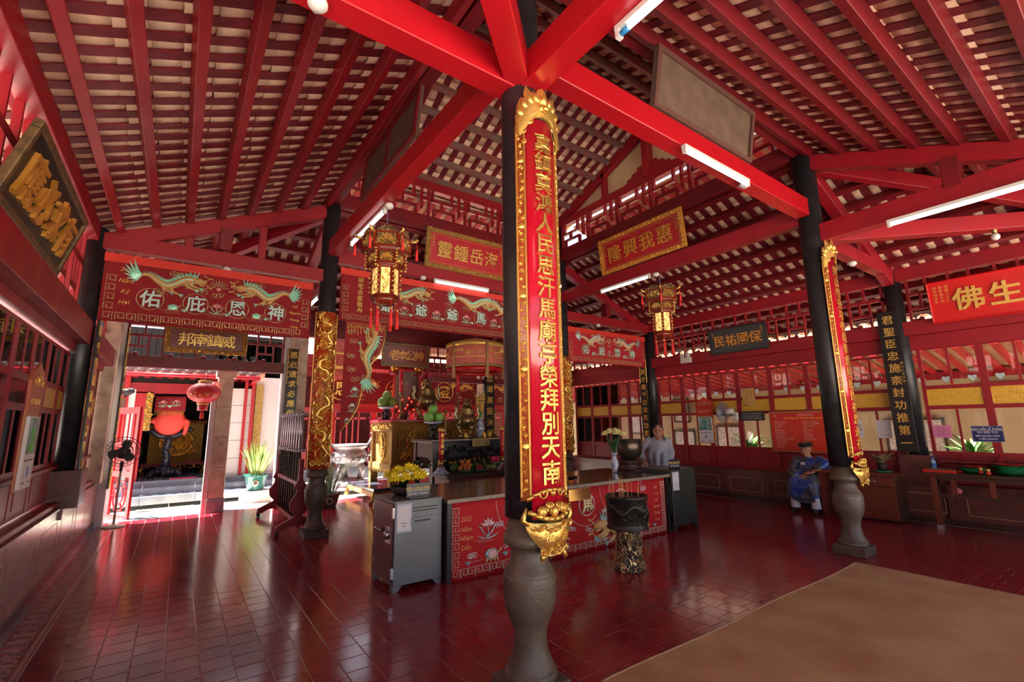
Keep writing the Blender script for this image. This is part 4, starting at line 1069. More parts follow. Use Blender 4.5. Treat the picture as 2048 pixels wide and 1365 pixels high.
flat_couplet(frame((9.67, 2.56, 1.06), (0, -1, 0), (0, 0, 1)), .28, 2.32, '君聖臣忠施柰封功推第一', 'black board with gold writing above the desk plant', cs=.16, side='歲次乙丑仲秋')
flat_couplet(frame((-.925, 7.66, 1.05), (0, 1, 0), (0, 0, 1)), .30, 2.3, '國泰民安風調雨順神恩浩', 'narrow lacquered board on the left wall column', cs=.15)
flat_couplet(frame((1.86, 10.555, .52), (1, 0, 0), (0, 0, 1)), .22, 2.70, '感必通求必應保濟靈臺萬山河', 'black board with gold writing on pier beside the spear rack', cs=.15, edge=True)
flat_couplet(frame((-.87, 10.50, .62), (0, 1, 0), (0, 0, 1)), .22, 2.75, '聖德巍巍神功赫赫四海同春', 'black board seen edge-on beside the standing fan', cs=.15, edge=True)

# ------------------------------------------------------------------ name boards
def board(M_, W_, H_, text, label, bg, cm, fm, fw=.07, cs=None, tilt=0., carvedf=True, gap=None, side_l=None, side_r=None, off=.006, inner=True, name='name_board'):
    t = thing(name, label, 'sign board', M=M_ @ Matrix.Rotation(tilt, 4, 'X'))
    MB().box(fw, W_-fw, fw, H_-fw, 0, .02).ob('panel', bg, t)
    for a in ((0, W_, 0, fw), (0, W_, H_-fw, H_), (0, fw, fw, H_-fw), (W_-fw, W_, fw, H_-fw)):
        bevel(MB().box(*a, -.01, .045).ob('frame_side', fm, t), .01)
    if carvedf:
        mb = MB(); k = max(4, int(W_/fw*.8))
        relief(mb, .01, W_-.01, H_-fw+.005, H_-.005, k, fw*.13, 2, .045); relief(mb, .01, W_-.01, .005, fw-.005, k, fw*.13, 3, .045)
        k = max(3, int(H_/fw*.8)); relief(mb, .005, fw-.005, fw, H_-fw, k, fw*.13, 4, .045); relief(mb, W_-fw+.005, W_-.005, fw, H_-fw, k, fw*.13, 5, .045)
        mb.ob('frame_carving', GOLD if fm is not ORANGE else ORANGE, t, kind='stuff')
    if inner:
        mb = MB(); a = fw+.03
        for p, q in (((a, a), (W_-a, a)), ((a, H_-a), (W_-a, H_-a)), ((a, a), (a, H_-a)), ((W_-a, a), (W_-a, H_-a))): mb.tube([(*p, .021), (*q, .021)], .004, 4)
        mb.ob('inner_line', GOLDP, t)
    for bx in (.2*W_, .8*W_): MB().box(bx-.015, bx+.015, H_*.5-.015, H_*.5+.015, -.20, 0).ob('wall_bracket', BLKW, t)
    cs = cs or H_*.5; n_ = len(text); gp = gap or (W_-2*fw-.25)/n_
    for i, ch in enumerate(text): char(ch, W_/2+(i-(n_-1)/2)*gp, H_/2, cs, cm, t, z=.02, ext=.04, off=off)
    for sx, st in ((fw+.07, side_l), (W_-fw-.07, side_r)):
        if st:
            mb = MB()
            for col_, s_ in enumerate(st.split('|')):
                for i, ch in enumerate(s_): put_text(mb, ch, sx+col_*(.07 if sx < W_/2 else -.07), H_-fw-.08-i*.055, .02, .05, .02)
            mb.ob('small_lettering', cm, t)
    return t
REDP = mat('sign_red', (.42, .010, .018), .4, var=.2)
board(frame((3.40, 7.50, 4.46), (1, 0, 0), (0, 0, 1)), 1.79, .74, '靈鍾岳海', 'red board in carved gold frame, four gold characters, above the long banner', REDP, GOLDP, CARVG, .08, cs=.33, tilt=.12, side_l='歲次甲子', side_r='吉日')
board(frame((6.72, 6.22, 4.50), (0, -1, 0), (0, 0, 1)), 1.93, .70, '隆興我惠', 'red board in carved orange frame under the right lattice', REDP, ORANGE, ORANGE, .08, cs=.34, tilt=.12, side_l='歲次丁巳', side_r='仲冬吉旦')
board(frame((-1.10, 4.02, 3.04), (0, 1, 0), (0, 0, 1)), 1.90, .61, '應必求有', 'large black board with orange-gold characters high on the left wall', mat('black_board', (.012, .010, .008), .45), ORANGE, mat('worn_gilt_frame', (.20, .12, .05), .5, .5, var=.8, vscale=14, col2=(.06, .04, .02)), .06, cs=.38, carvedf=False, off=.012, inner=False, gap=.40, tilt=.27)
board(frame((RW-.16, 5.82, 3.05), (0, -1, 0), (0, 0, 1)), 1.28, .56, '民祐國保', 'black board with orange-gold characters over the right windows', mat('black_board2', (.010, .010, .012), .3), ORANGE, BLKW, .03, cs=.26, carvedf=False, inner=False, gap=.265, off=.010, tilt=.14, side_l='歲次', side_r='丙申年')
board(frame((RW-.20, 1.98, 3.06), (0, -1, 0), (0, 0, 1)), 2.1, .66, '佛生萬家', 'plain bright red board with yellow characters at the right edge', mat('plain_red_board', (.55, .01, .01), .3), GOLDP, mat('plain_red_board', ()), .02, cs=.36, carvedf=False, inner=False, gap=.40, off=.02, tilt=.12, side_l='歲次戊戌年|敬奉弟子叩|佛曆二五六')
board(frame((-.34, 10.46, 2.98), (1, 0, 0), (0, 0, 1)), 1.32, .52, '邦南鎮威', 'maroon board in carved gilt frame over the bright doorway', mat('maroon_board', (.16, .01, .02), .4), GOLDP, CARVG, .09, cs=.26, tilt=.08)
board(frame((3.70, 10.42, 2.96), (1, 0, 0), (0, 0, 1)), 1.20, .56, '老本公神', 'maroon board with four orange characters above the altar portrait', mat('maroon_board', ()), ORANGE, mat('worn_gilt_frame', ()), .06, cs=.27, carvedf=False, tilt=.1)
# plain backs of two boards standing on the tie beams
PLW = mat('raw_brown_plank', (.13, .075, .05), .6, var=.8, vscale=6, bump=.3, bscale=30, col2=(.07, .035, .025))
t = thing('board_back', 'plain wooden back of a board standing on the left tie beam', 'sign board', M=frame((1.72, 5.80, 4.52), (0, -1, 0), (.10, 0, 1)))
MB().box(0, 1.75, 0, .62, -.02, .01).ob('panel', PLW, t)
for a in ((0, 1.75, 0, .05), (0, 1.75, .57, .62), (0, .05, .05, .57), (1.70, 1.75, .05, .57), (.85, .89, .05, .57)): MB().box(*a, .01, .035).ob('batten', REDD, t)
t = thing('board_back', 'plain dark wooden back of a board standing on the right tie beam', 'sign board', M=frame((3.36, 2.40, 4.52), (1, 0, 0), (0, -.18, 1)))
MB().box(0, 1.75, 0, .60, -.02, .01).ob('panel', PLW, t)
for a in ((0, 1.75, 0, .05), (0, 1.75, .55, .60), (0, .05, .05, .55), (1.70, 1.75, .05, .55)): MB().box(*a, .01, .035).ob('batten', mat('brown_batten', (.10, .04, .03), .5), t)

# ------------------------------------------------------------------ fluorescent lights, detectors, bulbs
def tube_light(a, b, label, dn=(0, 0, -1), group=None):
    a, b = Vector(a), Vector(b); L_ = (b-a).length
    t = thing('fluorescent_lamp', label, 'lamp', M=frame(a, b-a, -Vector(dn)) if False else frame(a, b-a, (0, 0, 1)))
    MB().box(0, L_, 0, .035, -.025, .025).ob('housing', WHITE, t)
    for x in (0, L_-.03): MB().box(x, x+.03, -.05, .0, -.02, .02).ob('end_cap', WHITE, t)
    MB().tube([(.03, -.027, 0), (L_-.03, -.027, 0)], .016, 10).ob('glass_tube', TUBE, t)
    return t
tube_light((1.85, 5.25, 4.23), (1.83, 6.58, 4.23), 'lit tube under left tie beam, beside the big lantern')
tube_light((3.58, 7.45, 4.20), (4.76, 7.45, 4.20), 'lit tube below the gold-framed board with four gold characters')
tube_light((6.70, 6.28, 4.20), (6.70, 5.08, 4.20), 'lit tube below the orange-framed board')
tube_light((3.78, 2.37, 4.23), (4.98, 2.37, 4.23), 'lit tube under the right tie beam')
tube_light((1.98, 1.62, 3.95), (1.98, .42, 3.95), 'lit tube at top of the picture with blue end cap')
tube_light((6.66, 1.62, 3.88), (6.66, .42, 3.88), 'lit tube at the right edge of the picture')
tube_light((1.76, 8.1, 3.78), (1.76, 9.3, 3.78), 'lit tube partly hidden behind the left altar column')
MB().tube([(1.98-.0, 1.60, 3.923), (1.98, 1.53, 3.923)], .018, 10).ob('blue_end', mat('blue_tape', (.01, .18, .45), .4), bpy.data.objects['fluorescent_lamp.004'] if False else None).name
o_ = [o for o in bpy.data.objects if o.name.startswith('blue_end')][0]
o_.parent = bpy.data.objects['fluorescent_lamp.004']; o_.matrix_parent_inverse = bpy.data.objects['fluorescent_lamp.004'].matrix_world.inverted()
def detector(x, y, z, label, r=.055):
    t = thing('smoke_detector', label, 'detector', (x, y, z))
    MB().lathe([(r*.9, 0), (r*.9, -.012), (r, -.02), (r, -.035), (r*.8, -.05), (r*.45, -.062), (.001, -.066)], 20).ob('dome', WHITE, t)
    MB().box(-.01, .01, r*.9, r*1.25, -.03, -.005).ob('bracket', WHITE, t)
for p in ((.43, 2.45, 3.98, 'white detector dome under front-left beam, top of picture'), (1.86, 5.15, 4.26, 'white detector dome beside the tube of the left tie beam'),
          (.37, 7.6, 3.88, 'white detector dome above the left dragon banner'), (3.36, 7.44, 4.23, 'white detector dome above the long banner'),
          (5.0, 2.42, 4.26, 'white detector dome at the end of the tube under the right tie beam'), (6.72, 4.96, 4.21, 'white detector dome above the small right lantern'),
          (7.87, 7.52, 3.88, 'white detector dome above the far right banner'), (8.04, 2.44, 3.92, 'white detector dome between right column and wall')): detector(*p)
t = thing('light_bulb', 'unlit round bulb hanging under the right diagonal beam', 'lamp', (8.24, .96, 3.92))
MB().lathe([(.03, .08), (.03, 0), (.022, -.01), (.022, -.03)], 12).ob('brass_holder', BRONZE, t); MB().ball((0, 0, -.07), .045, 14, 10).ob('bulb', WHITE, t)
t = thing('wall_lantern', 'small lit carriage lamp on the hidden column behind the tall couplet', 'lamp', (6.62, 7.42, 4.55))
MB().lathe([(.001, .30), (.03, .26), (.05, .2), (.06, .19), (.02, .16), (.06, .12)], 10).lathe([(.06, -.06), (.05, -.10), (.015, -.16)], 10).ob('metal_cap', BLKW, t)
MB().lathe([(.055, .12), (.06, -.06)], 8).ob('glass', glass(), t); MB().ball((0, 0, .03), .032, 10, 8).ob('bulb', mat('warm_bulb', (1, .8, .5), .4, emit=12), t)
MB().tube([(0, 0, -.14), (.06, .08, -.2), (.12, .12, -.1)], .012, 6).ob('bracket', BLKW, t)
t = thing('emergency_light', 'white twin-head emergency light under the right transom', 'lamp', M=frame((RW-.12, 6.50, 2.98), (0, -1, 0), (0, 0, 1)))
bevel(MB().box(-.14, .14, -.02, .11, 0, .06).ob('body', WHITE, t), .01)
for sg in (-1, 1): MB().lathe([(.02, .0), (.055, .05), (.055, .07), (.001, .075)], 16, (sg*.085, .03, .17), 'Y').ob('head', WHITE, t) if False else MB().lathe([(.02, .02), (.058, .05), (.058, .08), (.03, .085), (.001, .086)], 16, (sg*.08, .16, 0)).ob('head', WHITE, t)

# ------------------------------------------------------------------ palace lanterns
LWOOD = mat('polished_red_wood', (.20, .022, .008), .22, var=.3, coat=.3)
LCARV = carved('pierced_gold_panel', (.85, .66, .30), (.16, .06, .015), 34., .75)
LGLOW = mat('lit_painted_glass', (1.0, .66, .22), .4, emit=1.1, var=.9, vscale=30, col2=(.55, .24, .03))
TAS = mat('red_tassel', (.70, .02, .02), .6)
def palace_lantern(x, y, z, s, rz, label, ctop):
    t = thing('palace_lantern', label, 'lantern', (x, y, z), rz)
    def hexring(r0, z0, r1, z1, m, name='tier', n_=6):
        MB().lathe([(r0, z0), (r1, z1)], 6, cap=True).ob(name, m, t)
    def tier(r, z0, h, name, pm, post=.018):
        for k in range(6):
            a = PI/3*k; x0, y0 = r*math.cos(a), r*math.sin(a); x1, y1 = r*math.cos(a+PI/3), r*math.sin(a+PI/3)
            L_ = math.hypot(x1-x0, y1-y0)
            M_ = frame((x0, y0, z0), (x1-x0, y1-y0, 0), (0, 0, 1)) 
            MB().box(.03*s, L_-.03*s, .02*s, h-.02*s, -.006, .006).ob(name, pm, t, M=M_)
            mb = MB().box(0, L_, 0, .022*s, -.016, .016).box(0, L_, h-.022*s, h, -.016, .016).box(-.014*s, .016*s, 0, h, -.02, .02)
            mb.ob('wood_rail', LWOOD, t, M=M_)
            if pm is LGLOW:
                mb = MB(); relief(mb, .035*s, L_-.035*s, .03*s, h-.03*s, 9, .005*s, k+3, .008); mb.ob('panel_scrolls', GOLD, t, M=M_)
            if pm is LCARV:
                mb = MB(); relief(mb, .04*s, L_-.04*s, .03*s, h-.03*s, 7, .007*s, k, .006); mb.ob('panel_scrolls', GOLD, t, M=M_)
    tier(.30*s, .62*s, .20*s, 'carved_panel', LCARV)
    hexring(.33*s, .60*s, .31*s, .63*s, LWOOD, 'cornice')
    tier(.225*s, .42*s, .17*s, 'carved_panel', LCARV); hexring(.24*s, .58*s, .30*s, .61*s, LWOOD, 'cornice'); hexring(.25*s, .40*s, .23*s, .43*s, LWOOD, 'cornice')
    tier(.17*s, .0, .39*s, 'lit_panel', LGLOW)
    hexring(.185*s, .38*s, .2*s, .41*s, LWOOD, 'cornice'); hexring(.15*s, -.09*s, .185*s, 0, LWOOD, 'base_tray')
    for k in range(6):
        a = PI/3*k+PI/6
        for r_, zz, w_ in ((.265, .82, .13), (.20, .585, .08)):
            mb = MB()
            pts = [(w_*s*math.cos(b), w_*.62*s*math.sin(b), 0) for b in [PI*i/10 for i in range(11)]]
            mb.poly([(p[0], p[1]) for p in pts], -.006, .006); relief(mb, -w_*s*.8, w_*s*.8, .005, w_*.5*s, 5, .008*s, k, .006)
            mb.ob('crest', LCARV, t, M=frame((r_*s*math.cos(a), r_*s*math.sin(a), zz*s), (-math.sin(a), math.cos(a), 0), (0, 0, 1)))
        a = PI/3*k; c, sn = math.cos(a), math.sin(a)
        mb = MB().tube([(.30*s*c, .30*s*sn, .80*s), (.36*s*c, .36*s*sn, .80*s), (.41*s*c, .41*s*sn, .82*s)], [.02*s, .022*s, .012*s], 6).ball((.40*s*c, .40*s*sn, .83*s), .022*s, 6, 5)
        for r_, z0, z1 in ((.255, .38, .60), (.19, .06, .38)):
            for q in range(6): mb.ball(((r_+.008*(q % 2))*s*c, (r_+.008*(q % 2))*s*sn, (z0+(z1-z0)*q/5)*s), .018*s, 6, 4)
        mb.ob('corner_finial', GOLD, t)
        MB().tube([(.40*s*c, .40*s*sn, .80*s), (.40*s*c, .40*s*sn, .70*s)], .003, 4).lathe([(.001, .70*s), (.014*s, .685*s), (.014*s, .66*s), (.022*s, .54*s), (.001, .54*s)], 8, (.40*s*c, .40*s*sn, 0)).ob('tassel', TAS, t)
        MB().tube([(.165*s*c, .165*s*sn, -.06*s), (.165*s*c, .165*s*sn, -.20*s)], .003, 4).lathe([(.001, -.18*s), (.016*s, -.20*s), (.012*s, -.24*s), (.018*s, -.26*s), (.024*s, -.42*s), (.001, -.42*s)], 8, (.165*s*c, .165*s*sn, 0)).ob('tassel', TAS, t)
        MB().ball((.165*s*c, .165*s*sn, -.17*s), .02*s, 8, 6).ob('gold_bead', GOLD, t)
    mb = MB(); zz = .62*s; k = 0
    while z+zz < ctop:
        mb.tube([(0, 0, zz), (0, 0, zz+.03)], .006, 5) if k % 2 else mb.box(-.004, .004, -.012, .012, zz, zz+.03); zz += .026; k += 1
    mb.ob('chain', mat('blue_grey_chain', (.12, .13, .25), .4, .7), t)
    return t
palace_lantern(1.90, 5.30, 3.12, .92, math.radians(-20), 'big gold and red palace lantern hanging in front of the long banner', 4.25)
palace_lantern(6.84, 4.98, 3.14, .92, math.radians(-24), 'smaller-looking palace lantern hanging before the right window wall', 4.25)
# ------------------------------------------------------------------ counter with embroidered cloth
STEELT = mat('brown_steel_top', (.20, .15, .12), .10, .6, var=.5, vscale=3, rvar=.1)
EDGE = mat('worn_stone_edge', (.30, .25, .20), .5, var=.5, vscale=9)
t = thing('offering_counter', 'long offering counter with polished top and embroidered red front cloth', 'counter', (2.36, 4.52, 0))
W_ = 3.70
MB().box(.06, W_-.02, .06, 1.2, 0, .79).ob('body', mat('counter_body', (.10, .02, .02), .5), t)
bevel(MB().box(0, 1.70, -.01, 1.28, .79, .825).ob('top_slab', STEELT, t), .004); bevel(MB().box(1.705, 3.0, -.01, 1.28, .79, .825).ob('top_slab', STEELT, t), .004)
bevel(MB().box(3.005, W_+.02, -.01, 1.28, .787, .822).ob('top_slab', STEELT, t), .004)
MB().box(0, 2.99, -.022, -.01, .785, .822).box(3.01, W_+.02, -.022, -.01, .782, .820).ob('front_edge', EDGE, t)
for x in (.01, W_-.06): MB().box(x, x+.05, 0, .06, 0, .785).ob('leg', BLKW, t)
CM = frame((0.045, .02, .0), (1, 0, 0), (0, 0, 1))
c = thing('table_cloth', 'bright red sequined cloth hanging on the counter front, with 2022 at left', 'cloth', M=Matrix.Translation((2.36, 4.52, 0)) @ CM)
CW, CH = 3.60, .775
cloth('cloth', CW, CH, REDCL, c, wave=.008)
bd = MB(); tn = MB(); tl = MB(); pk = MB(); wh = MB()
s = .075; bs = .0055
for i in range(int(CW/.09)-1): fret(bd, .05+i*.09, .03, s, 1 if i % 2 else -1, bs*2.9, bs)
for j in range(1, 8): fret(bd, .035, .03+j*.088, s, 1, bs*2.9, bs); fret(bd, CW-.04-s, .03+j*.088, s, -1, bs*2.9, bs)
mid = CW/2
for k, (ch, cx) in enumerate(zip('駙馬爺', (1.02, 1.98, 2.62))):
    disc_ring(wh, cx, .56, .135, .008, .02); o_ = char(ch, cx, .56, .20, mat('ivory_gold_thread', (.82, .70, .45), .4, .3), c, z=.004, off=.022)
for cx in (1.0, 1.98, 2.64):
    for sg in (-1, 1):
        q = [(cx+sg*.18*math.cos(a)+0, .56-.23*math.sin(a)-.0) for a in [i*PI/2/6 for i in range(7)]]
    beads(wh, [(cx+.42*math.cos(a), .76-.46*math.sin(a)) for a in [i*PI/14 for i in range(15)]], .016, .005)
for cx, cy_, r_ in ((.47, .50, .10), (2.28, .17, .06), (1.45, .20, .085), (3.05, .46, .10), (.72, .66, .04)): lotus(pk, tl, cx, cy_, r_)
tortoise(tn, tl, .52, .20, .085); deer(tn, tl, 3.12, .20, .10, -1)
pk.ball((.52, .20, .02), .062, 10, 6, (1, .8, .3)); pk.ball((1.45, .44, .0), .025, 8, 6, (1, 1.6, .5))
rays(wh, 1.45, .44, .06, .14, 16, 0, 2*PI*.94, .005)
dragon(tn, tl, .94, .22, .46, .06, .050, 1, 1.2); dragon(tn, tl, 2.75, .22, .50, .06, .050, -1, 1.2)
for k, (x, y) in enumerate(((.74, .36), (.74, .26), (1.25, .34), (1.72, .30), (2.0, .26), (2.9, .33), (.27, .22), (.62, .50), (2.3, .45), (3.1, .66))): cloud(wh, x, y, .032, .005, 3, 90+k)
for x, y in ((.30, .155), (.40, .36), (.44, .34), (1.3, .10), (2.2, .08), (3.0, .36), (3.05, .33)): beads(bd, [(x-.08, y), (x+.12, y+.006)], .014, .0045)
grass(tl, .22, .13, .05); grass(tl, .70, .15, .06); grass(tl, 1.62, .10, .05); grass(tl, 3.3, .12, .05)
bd.ob('beadwork', BEAD, c, kind='stuff'); wh.ob('white_beadwork', mat('white_beads', (.85, .80, .78), .25), c, kind='stuff')
tn.ob('dragon_bodies', mat('ochre_embroidery', (.80, .50, .20), .6), c, kind='stuff'); tl.ob('sequin_scales', mat('blue_green_sequins', (.25, .50, .48), .3, .3, var=.8, vscale=50, col2=(.65, .80, .85)), c, kind='stuff'); pk.ob('lotus_petals', mat('rose_embroidery', (.85, .40, .38), .5, var=.8, vscale=30, col2=(.85, .80, .75)), c, kind='stuff')
ORT = mat('orange_thread', (.80, .36, .14), .6)
for i, (s_, y) in enumerate((('2022', .60), ('Năm', .50), ('Nhâm', .41), ('Dần', .32))):
    mb = MB(); put_text(mb, s_, 0, 0, .004, .068, .01, .0, shear=.25, align='CENTER'); mb.ob('lettering', ORT, c, loc=(.205, y, 0))
for i, s_ in enumerate(('Gia', 'Đình', 'Hồ', 'Nguyên', 'Phụng', 'Cúng')):
    mb = MB(); put_text(mb, s_, 0, 0, .004, .05, .01, .0, shear=.25); mb.ob('lettering', ORT, c, loc=(3.37, .66-.09*i, 0))
t = thing('brass_plaque', 'mirror-bright brass plate on the counter front beside the tall couplet', 'plaque', M=frame((4.04, 4.505, .635), (1, 0, 0), (0, 0, 1)))
MB().box(0, .37, 0, .14, 0, .012).ob('plate', mat('mirror_brass', (.85, .62, .28), .08, 1.0), t)
MB().tube([(0, 0, .012), (.37, 0, .012), (.37, .14, .012), (0, .14, .012), (0, 0, .012)], .004, 5).ob('rim', GOLD, t)

# ------------------------------------------------------------------ steel safes used as donation boxes
GREYS = mat('grey_steel_safe', (.19, .20, .215), .38, .5, var=.35, vscale=2.5, rvar=.15)
MARO = mat('maroon_steel_door', (.12, .03, .028), .35, .3, var=.3, vscale=3)
CHR = mat('chrome', (.6, .6, .6), .18, 1)
PAPER = mat('white_paper', (.80, .80, .82), .6)
INKB = mat('dark_ink', (.04, .04, .06), .6)
def safe(x, y, label, fm, sm, plabel, w_=.56, d_=.62, h=.85):
    t = thing('donation_safe', label, 'safe', (x, y, 0))
    bevel(MB().box(0, w_, 0, d_, .055, h).ob('body', fm, t), .008)
    bevel(MB().box(-.012, -.001, .03, d_-.03, .09, h-.03).ob('door', sm, t), .004)
    for a, b in ((.02, .01), (w_-.10, .01), (.02, d_-.09), (w_-.10, d_-.09)):
        MB().poly([(a-.02, .0), (a+.03, 0), (a+.08, .056), (a-.02, .056)] if a < .1 else [(a+.05, 0), (a+.10, 0), (a+.10, .056), (a, .056)], -b-.08, -b).ob('foot', fm, t, M=Matrix.Rotation(PI/2, 4, 'X')@Matrix.Translation((0, 0, 0)))
    MB().box(.17, .44, -.012, 0, .60, .68).ob('slot_plate', fm, t)
    MB().box(.20, .38, -.015, -.011, .636, .648).ob('slot', DARK, t)
    for z in (.735, .765): MB().box(.18, .46, -.004, .001, z, z+.008).ob('vent_line', DARK, t)
    q = MB().box(-.018, -.012, .07, .20, .44, .60).ob('lock_plate', CHR, t)
    MB().lathe([(.045, -.016), (.04, -.05), (.02, -.055), (.001, -.056)], 20, (0, .13, .52), 'X').ob('dial', CHR, t)
    MB().tube([(-.015, .26, .55), (-.06, .26, .55), (-.08, .33, .57)], [.014, .012, .01], 8).ob('handle', CHR, t)
    for z in (.18, .74): MB().box(-.02, .0, .0, .03, z-.05, z+.05).ob('hinge', CHR, t)
    for z, yy in ((.62, .50), (.36, .52), (.17, .5)): MB().box(-.014, -.012, yy, yy+.05, z, z+.07).ob('sticker', mat('faded_sticker', (.35, .22, .25), .6), t)
    p = thing('paper_notice', plabel, 'paper', M=frame((x+.015, y-.006, h-.30), (1, 0, 0), (0, 0, 1)))
    MB().box(0, .16, 0, .27, 0, .003).ob('sheet', PAPER, p)
    MB().box(.006, .154, .006, .012, .003, .004).box(.006, .154, .258, .264, .003, .004).box(.006, .010, .006, .264, .003, .004).box(.150, .154, .006, .264, .003, .004).ob('blue_border', mat('pale_blue_ink', (.25, .38, .65), .6), p)
    MB().box(.05, .11, .085, .09, .003, .004).box(.06, .10, .055, .06, .003, .004).ob('text_line', INKB, p)
    return t
safe(1.83, 4.60, 'big grey steel safe with dial, left of the embroidered counter', GREYS, MARO, 'white notice sheet taped on the left safe', w_=.52)
safe(6.14, 4.52, 'dark green-grey steel safe at the right end of the counter', mat('dark_grey_green_steel', (.045, .052, .045), .4, .3, var=.3, vscale=3), mat('dark_grey_green_steel', ()), 'white notice sheet taped on the right safe', w_=.60, d_=.60, h=.87)
SIGNB = mat('sign_navy', (.015, .018, .035), .3); YT = mat('sign_yellow', (.90, .62, .06), .4, emit=0); WT_ = mat('sign_white', (.85, .85, .85), .5)
def desk_sign(x, y, z, label, rz=0, s=1.):
    t = thing('desk_sign', label, 'sign', (x, y, z), rz)
    bevel(MB().box(0, .26*s, -.004, .004, .015, .15*s).ob('plate', SIGNB, t), .002); MB().box(.02, .24*s, -.03, .04, 0, .015).ob('base', BLKW, t)
    M_ = frame((0, -.005, 0), (1, 0, 0), (0, 0, 1))
    mb = MB(); put_text(mb, 'TIỀN CÔNG ĐỨC', .13*s, .105*s, 0, .034*s, .02, .012); mb.ob('yellow_lettering', YT, t, M=M_)
    mb = MB(); put_text(mb, 'BỎ VÀO THÙNG', .13*s, .05*s, 0, .029*s, .02, .008); mb.ob('white_lettering', WT_, t, M=M_)
    MB().box(.005, .255*s, .075*s, .079*s, -.001, .001).ob('line', WT_, t, M=M_)
desk_sign(1.98, 4.68, .85, 'small navy sign with yellow and white words on the left safe')
desk_sign(6.22, 4.60, .87, 'small navy sign with yellow and white words on the right safe')
# flowers
CHRY = mat('yellow_chrysanthemum', (.92, .78, .04), .6, var=.9, vscale=45, col2=(.62, .42, .01)); CHRW = mat('cream_chrysanthemum', (.85, .80, .38), .6, var=.3, vscale=40, col2=(.7, .6, .2))
DGL = mat('dark_flower_leaf', (.035, .10, .03), .5, var=.5, vscale=12)
def bloom(mb, c, r, n_=(6, 11, 14, 12)):
    c = Vector(c)
    for ring, k in enumerate(n_):
        e = math.radians(84-ring*30)
        for i in range(k):
            a = 2*PI*i/k+ring*.4; d = Vector((math.cos(a)*math.cos(e), math.sin(a)*math.cos(e), math.sin(e)))
            mb.tube([c, c+d*r*.6+Vector((0, 0, r*.12)), c+d*r], [r*.10, r*.15, r*.07], 4)
t = thing('flower_arrangement', 'low bowl of yellow chrysanthemums on the left safe', 'flowers', (2.10, 4.98, .85))
MB().lathe([(.10, 0), (.15, .03), (.17, .09), (.15, .10), (.13, .06)], 20).ob('bowl', DARK, t)
mb = MB(); rr = random.Random(5)
for i in range(70):
    a = rr.uniform(0, 6.3); r_ = rr.uniform(.05, .2); mb.leaf((0, 0, .04), (r_*math.cos(a), r_*math.sin(a), rr.uniform(.05, .23)), .05, .03)
mb.ob('foliage', DGL, t)
for i, (x, y, z, r_) in enumerate(((-.13, -.06, .17, .075), (-.04, -.09, .18, .07), (.07, -.09, .18, .08), (.14, -.03, .19, .07), (-.07, .03, .24, .07), (.03, .02, .26, .075), (.11, .07, .24, .065), (-.14, .07, .2, .06), (.0, .10, .23, .06))):
    mb = MB(); bloom(mb, (x*1.2, y*1.1, z), r_*1.08); mb.ob('bloom', CHRY, t)
mb = MB(); bloom(mb, (0, -.15, .12), .05); mb.ob('bloom', mat('orange_gerbera', (.75, .12, .02), .6), t, label='single orange bloom')
mb = MB()
for i in range(9): a = i*.7; mb.ball((.2*math.cos(a), .17*math.sin(a), .17+.03*(i % 3)), .018, 6, 5)
mb.ob('buds', CHRY, t, kind='stuff')
VASE = mat('blue_white_porcelain', (.72, .74, .76), .12, var=1.0, vscale=14, col2=(.02, .05, .32), coat=.5)
def vase(x, y, z, s, label, flower=None):
    t = thing('porcelain_vase', label, 'vase', (x, y, z))
    MB().lathe([(.045*s, 0), (.055*s, .01*s), (.05*s, .04*s), (.085*s, .15*s), (.088*s, .2*s), (.06*s, .27*s), (.045*s, .31*s), (.05*s, .36*s), (.075*s, .40*s), (.07*s, .40*s), (.04*s, .33*s)], 24).ob('body', VASE, t)
    return t
v = vase(5.66, 5.20, .822, .75, 'blue and white vase of pale yellow chrysanthemums on the counter')
v = thing('flower_bunch', 'pale yellow chrysanthemums standing in the counter vase', 'flowers', (5.66, 5.20, 1.10))
mb = MB()
for i in range(14): a = i*.9; mb.tube([(0, 0, -.15), (.05*math.cos(a), .05*math.sin(a), .1), (.13*math.cos(a)*(.3+.7*(i % 3)/2), .13*math.sin(a), .28)], .005, 4)
for i in range(40): a = rr.uniform(0, 6.3); r_ = rr.uniform(.05, .13); mb.leaf((0, 0, rr.uniform(0, .1)), (r_*math.cos(a), r_*math.sin(a), rr.uniform(.12, .26)), .04, .02)
mb.ob('stems', DGL, v)
for i in range(11):
    a = i*2.4; r_ = .05+.011*i; mb = MB(); bloom(mb, (r_*math.cos(a), r_*math.sin(a), .36-.006*i), .055, (6, 11, 14, 12)); mb.ob('bloom', CHRW, v)
# bronze singing bowl on a round stand
t = thing('bowl_stand', 'round dark cushion stand under the bronze bowl', 'stand', (6.20, 5.36, .822))
MB().lathe([(.20, 0), (.21, .03), (.19, .05), (.19, .10), (.21, .12), (.21, .15), (.15, .16)], 32).ob('ring', DWOOD, t); MB().lathe([(.16, .155), (.12, .17), (.001, .171)], 24).ob('cushion', DARK, t)
t = thing('singing_bowl', 'large dark bronze bowl bell standing on the counter', 'bowl', (6.20, 5.36, .985))
MB().lathe([(.001, 0), (.10, .01), (.17, .05), (.21, .13), (.222, .22), (.21, .30), (.222, .315), (.228, .325), (.21, .33), (.2, .3), (.205, .2), (.16, .07), (.001, .03)], 40).ob('body', BRONZED, t)
# low cabinet under the bowl, behind the counter's right end
t = thing('side_cabinet', 'dark low table behind the counter under the man\'s hand', 'table', (6.08, 4.98+.14, 0))
bevel(MB().box(0.0, .95, .10, .45, .76, .80).ob('top', STEELT, t), .004); MB().box(.03, .92, .12, .43, 0, .76).ob('body', DWOOD, t)
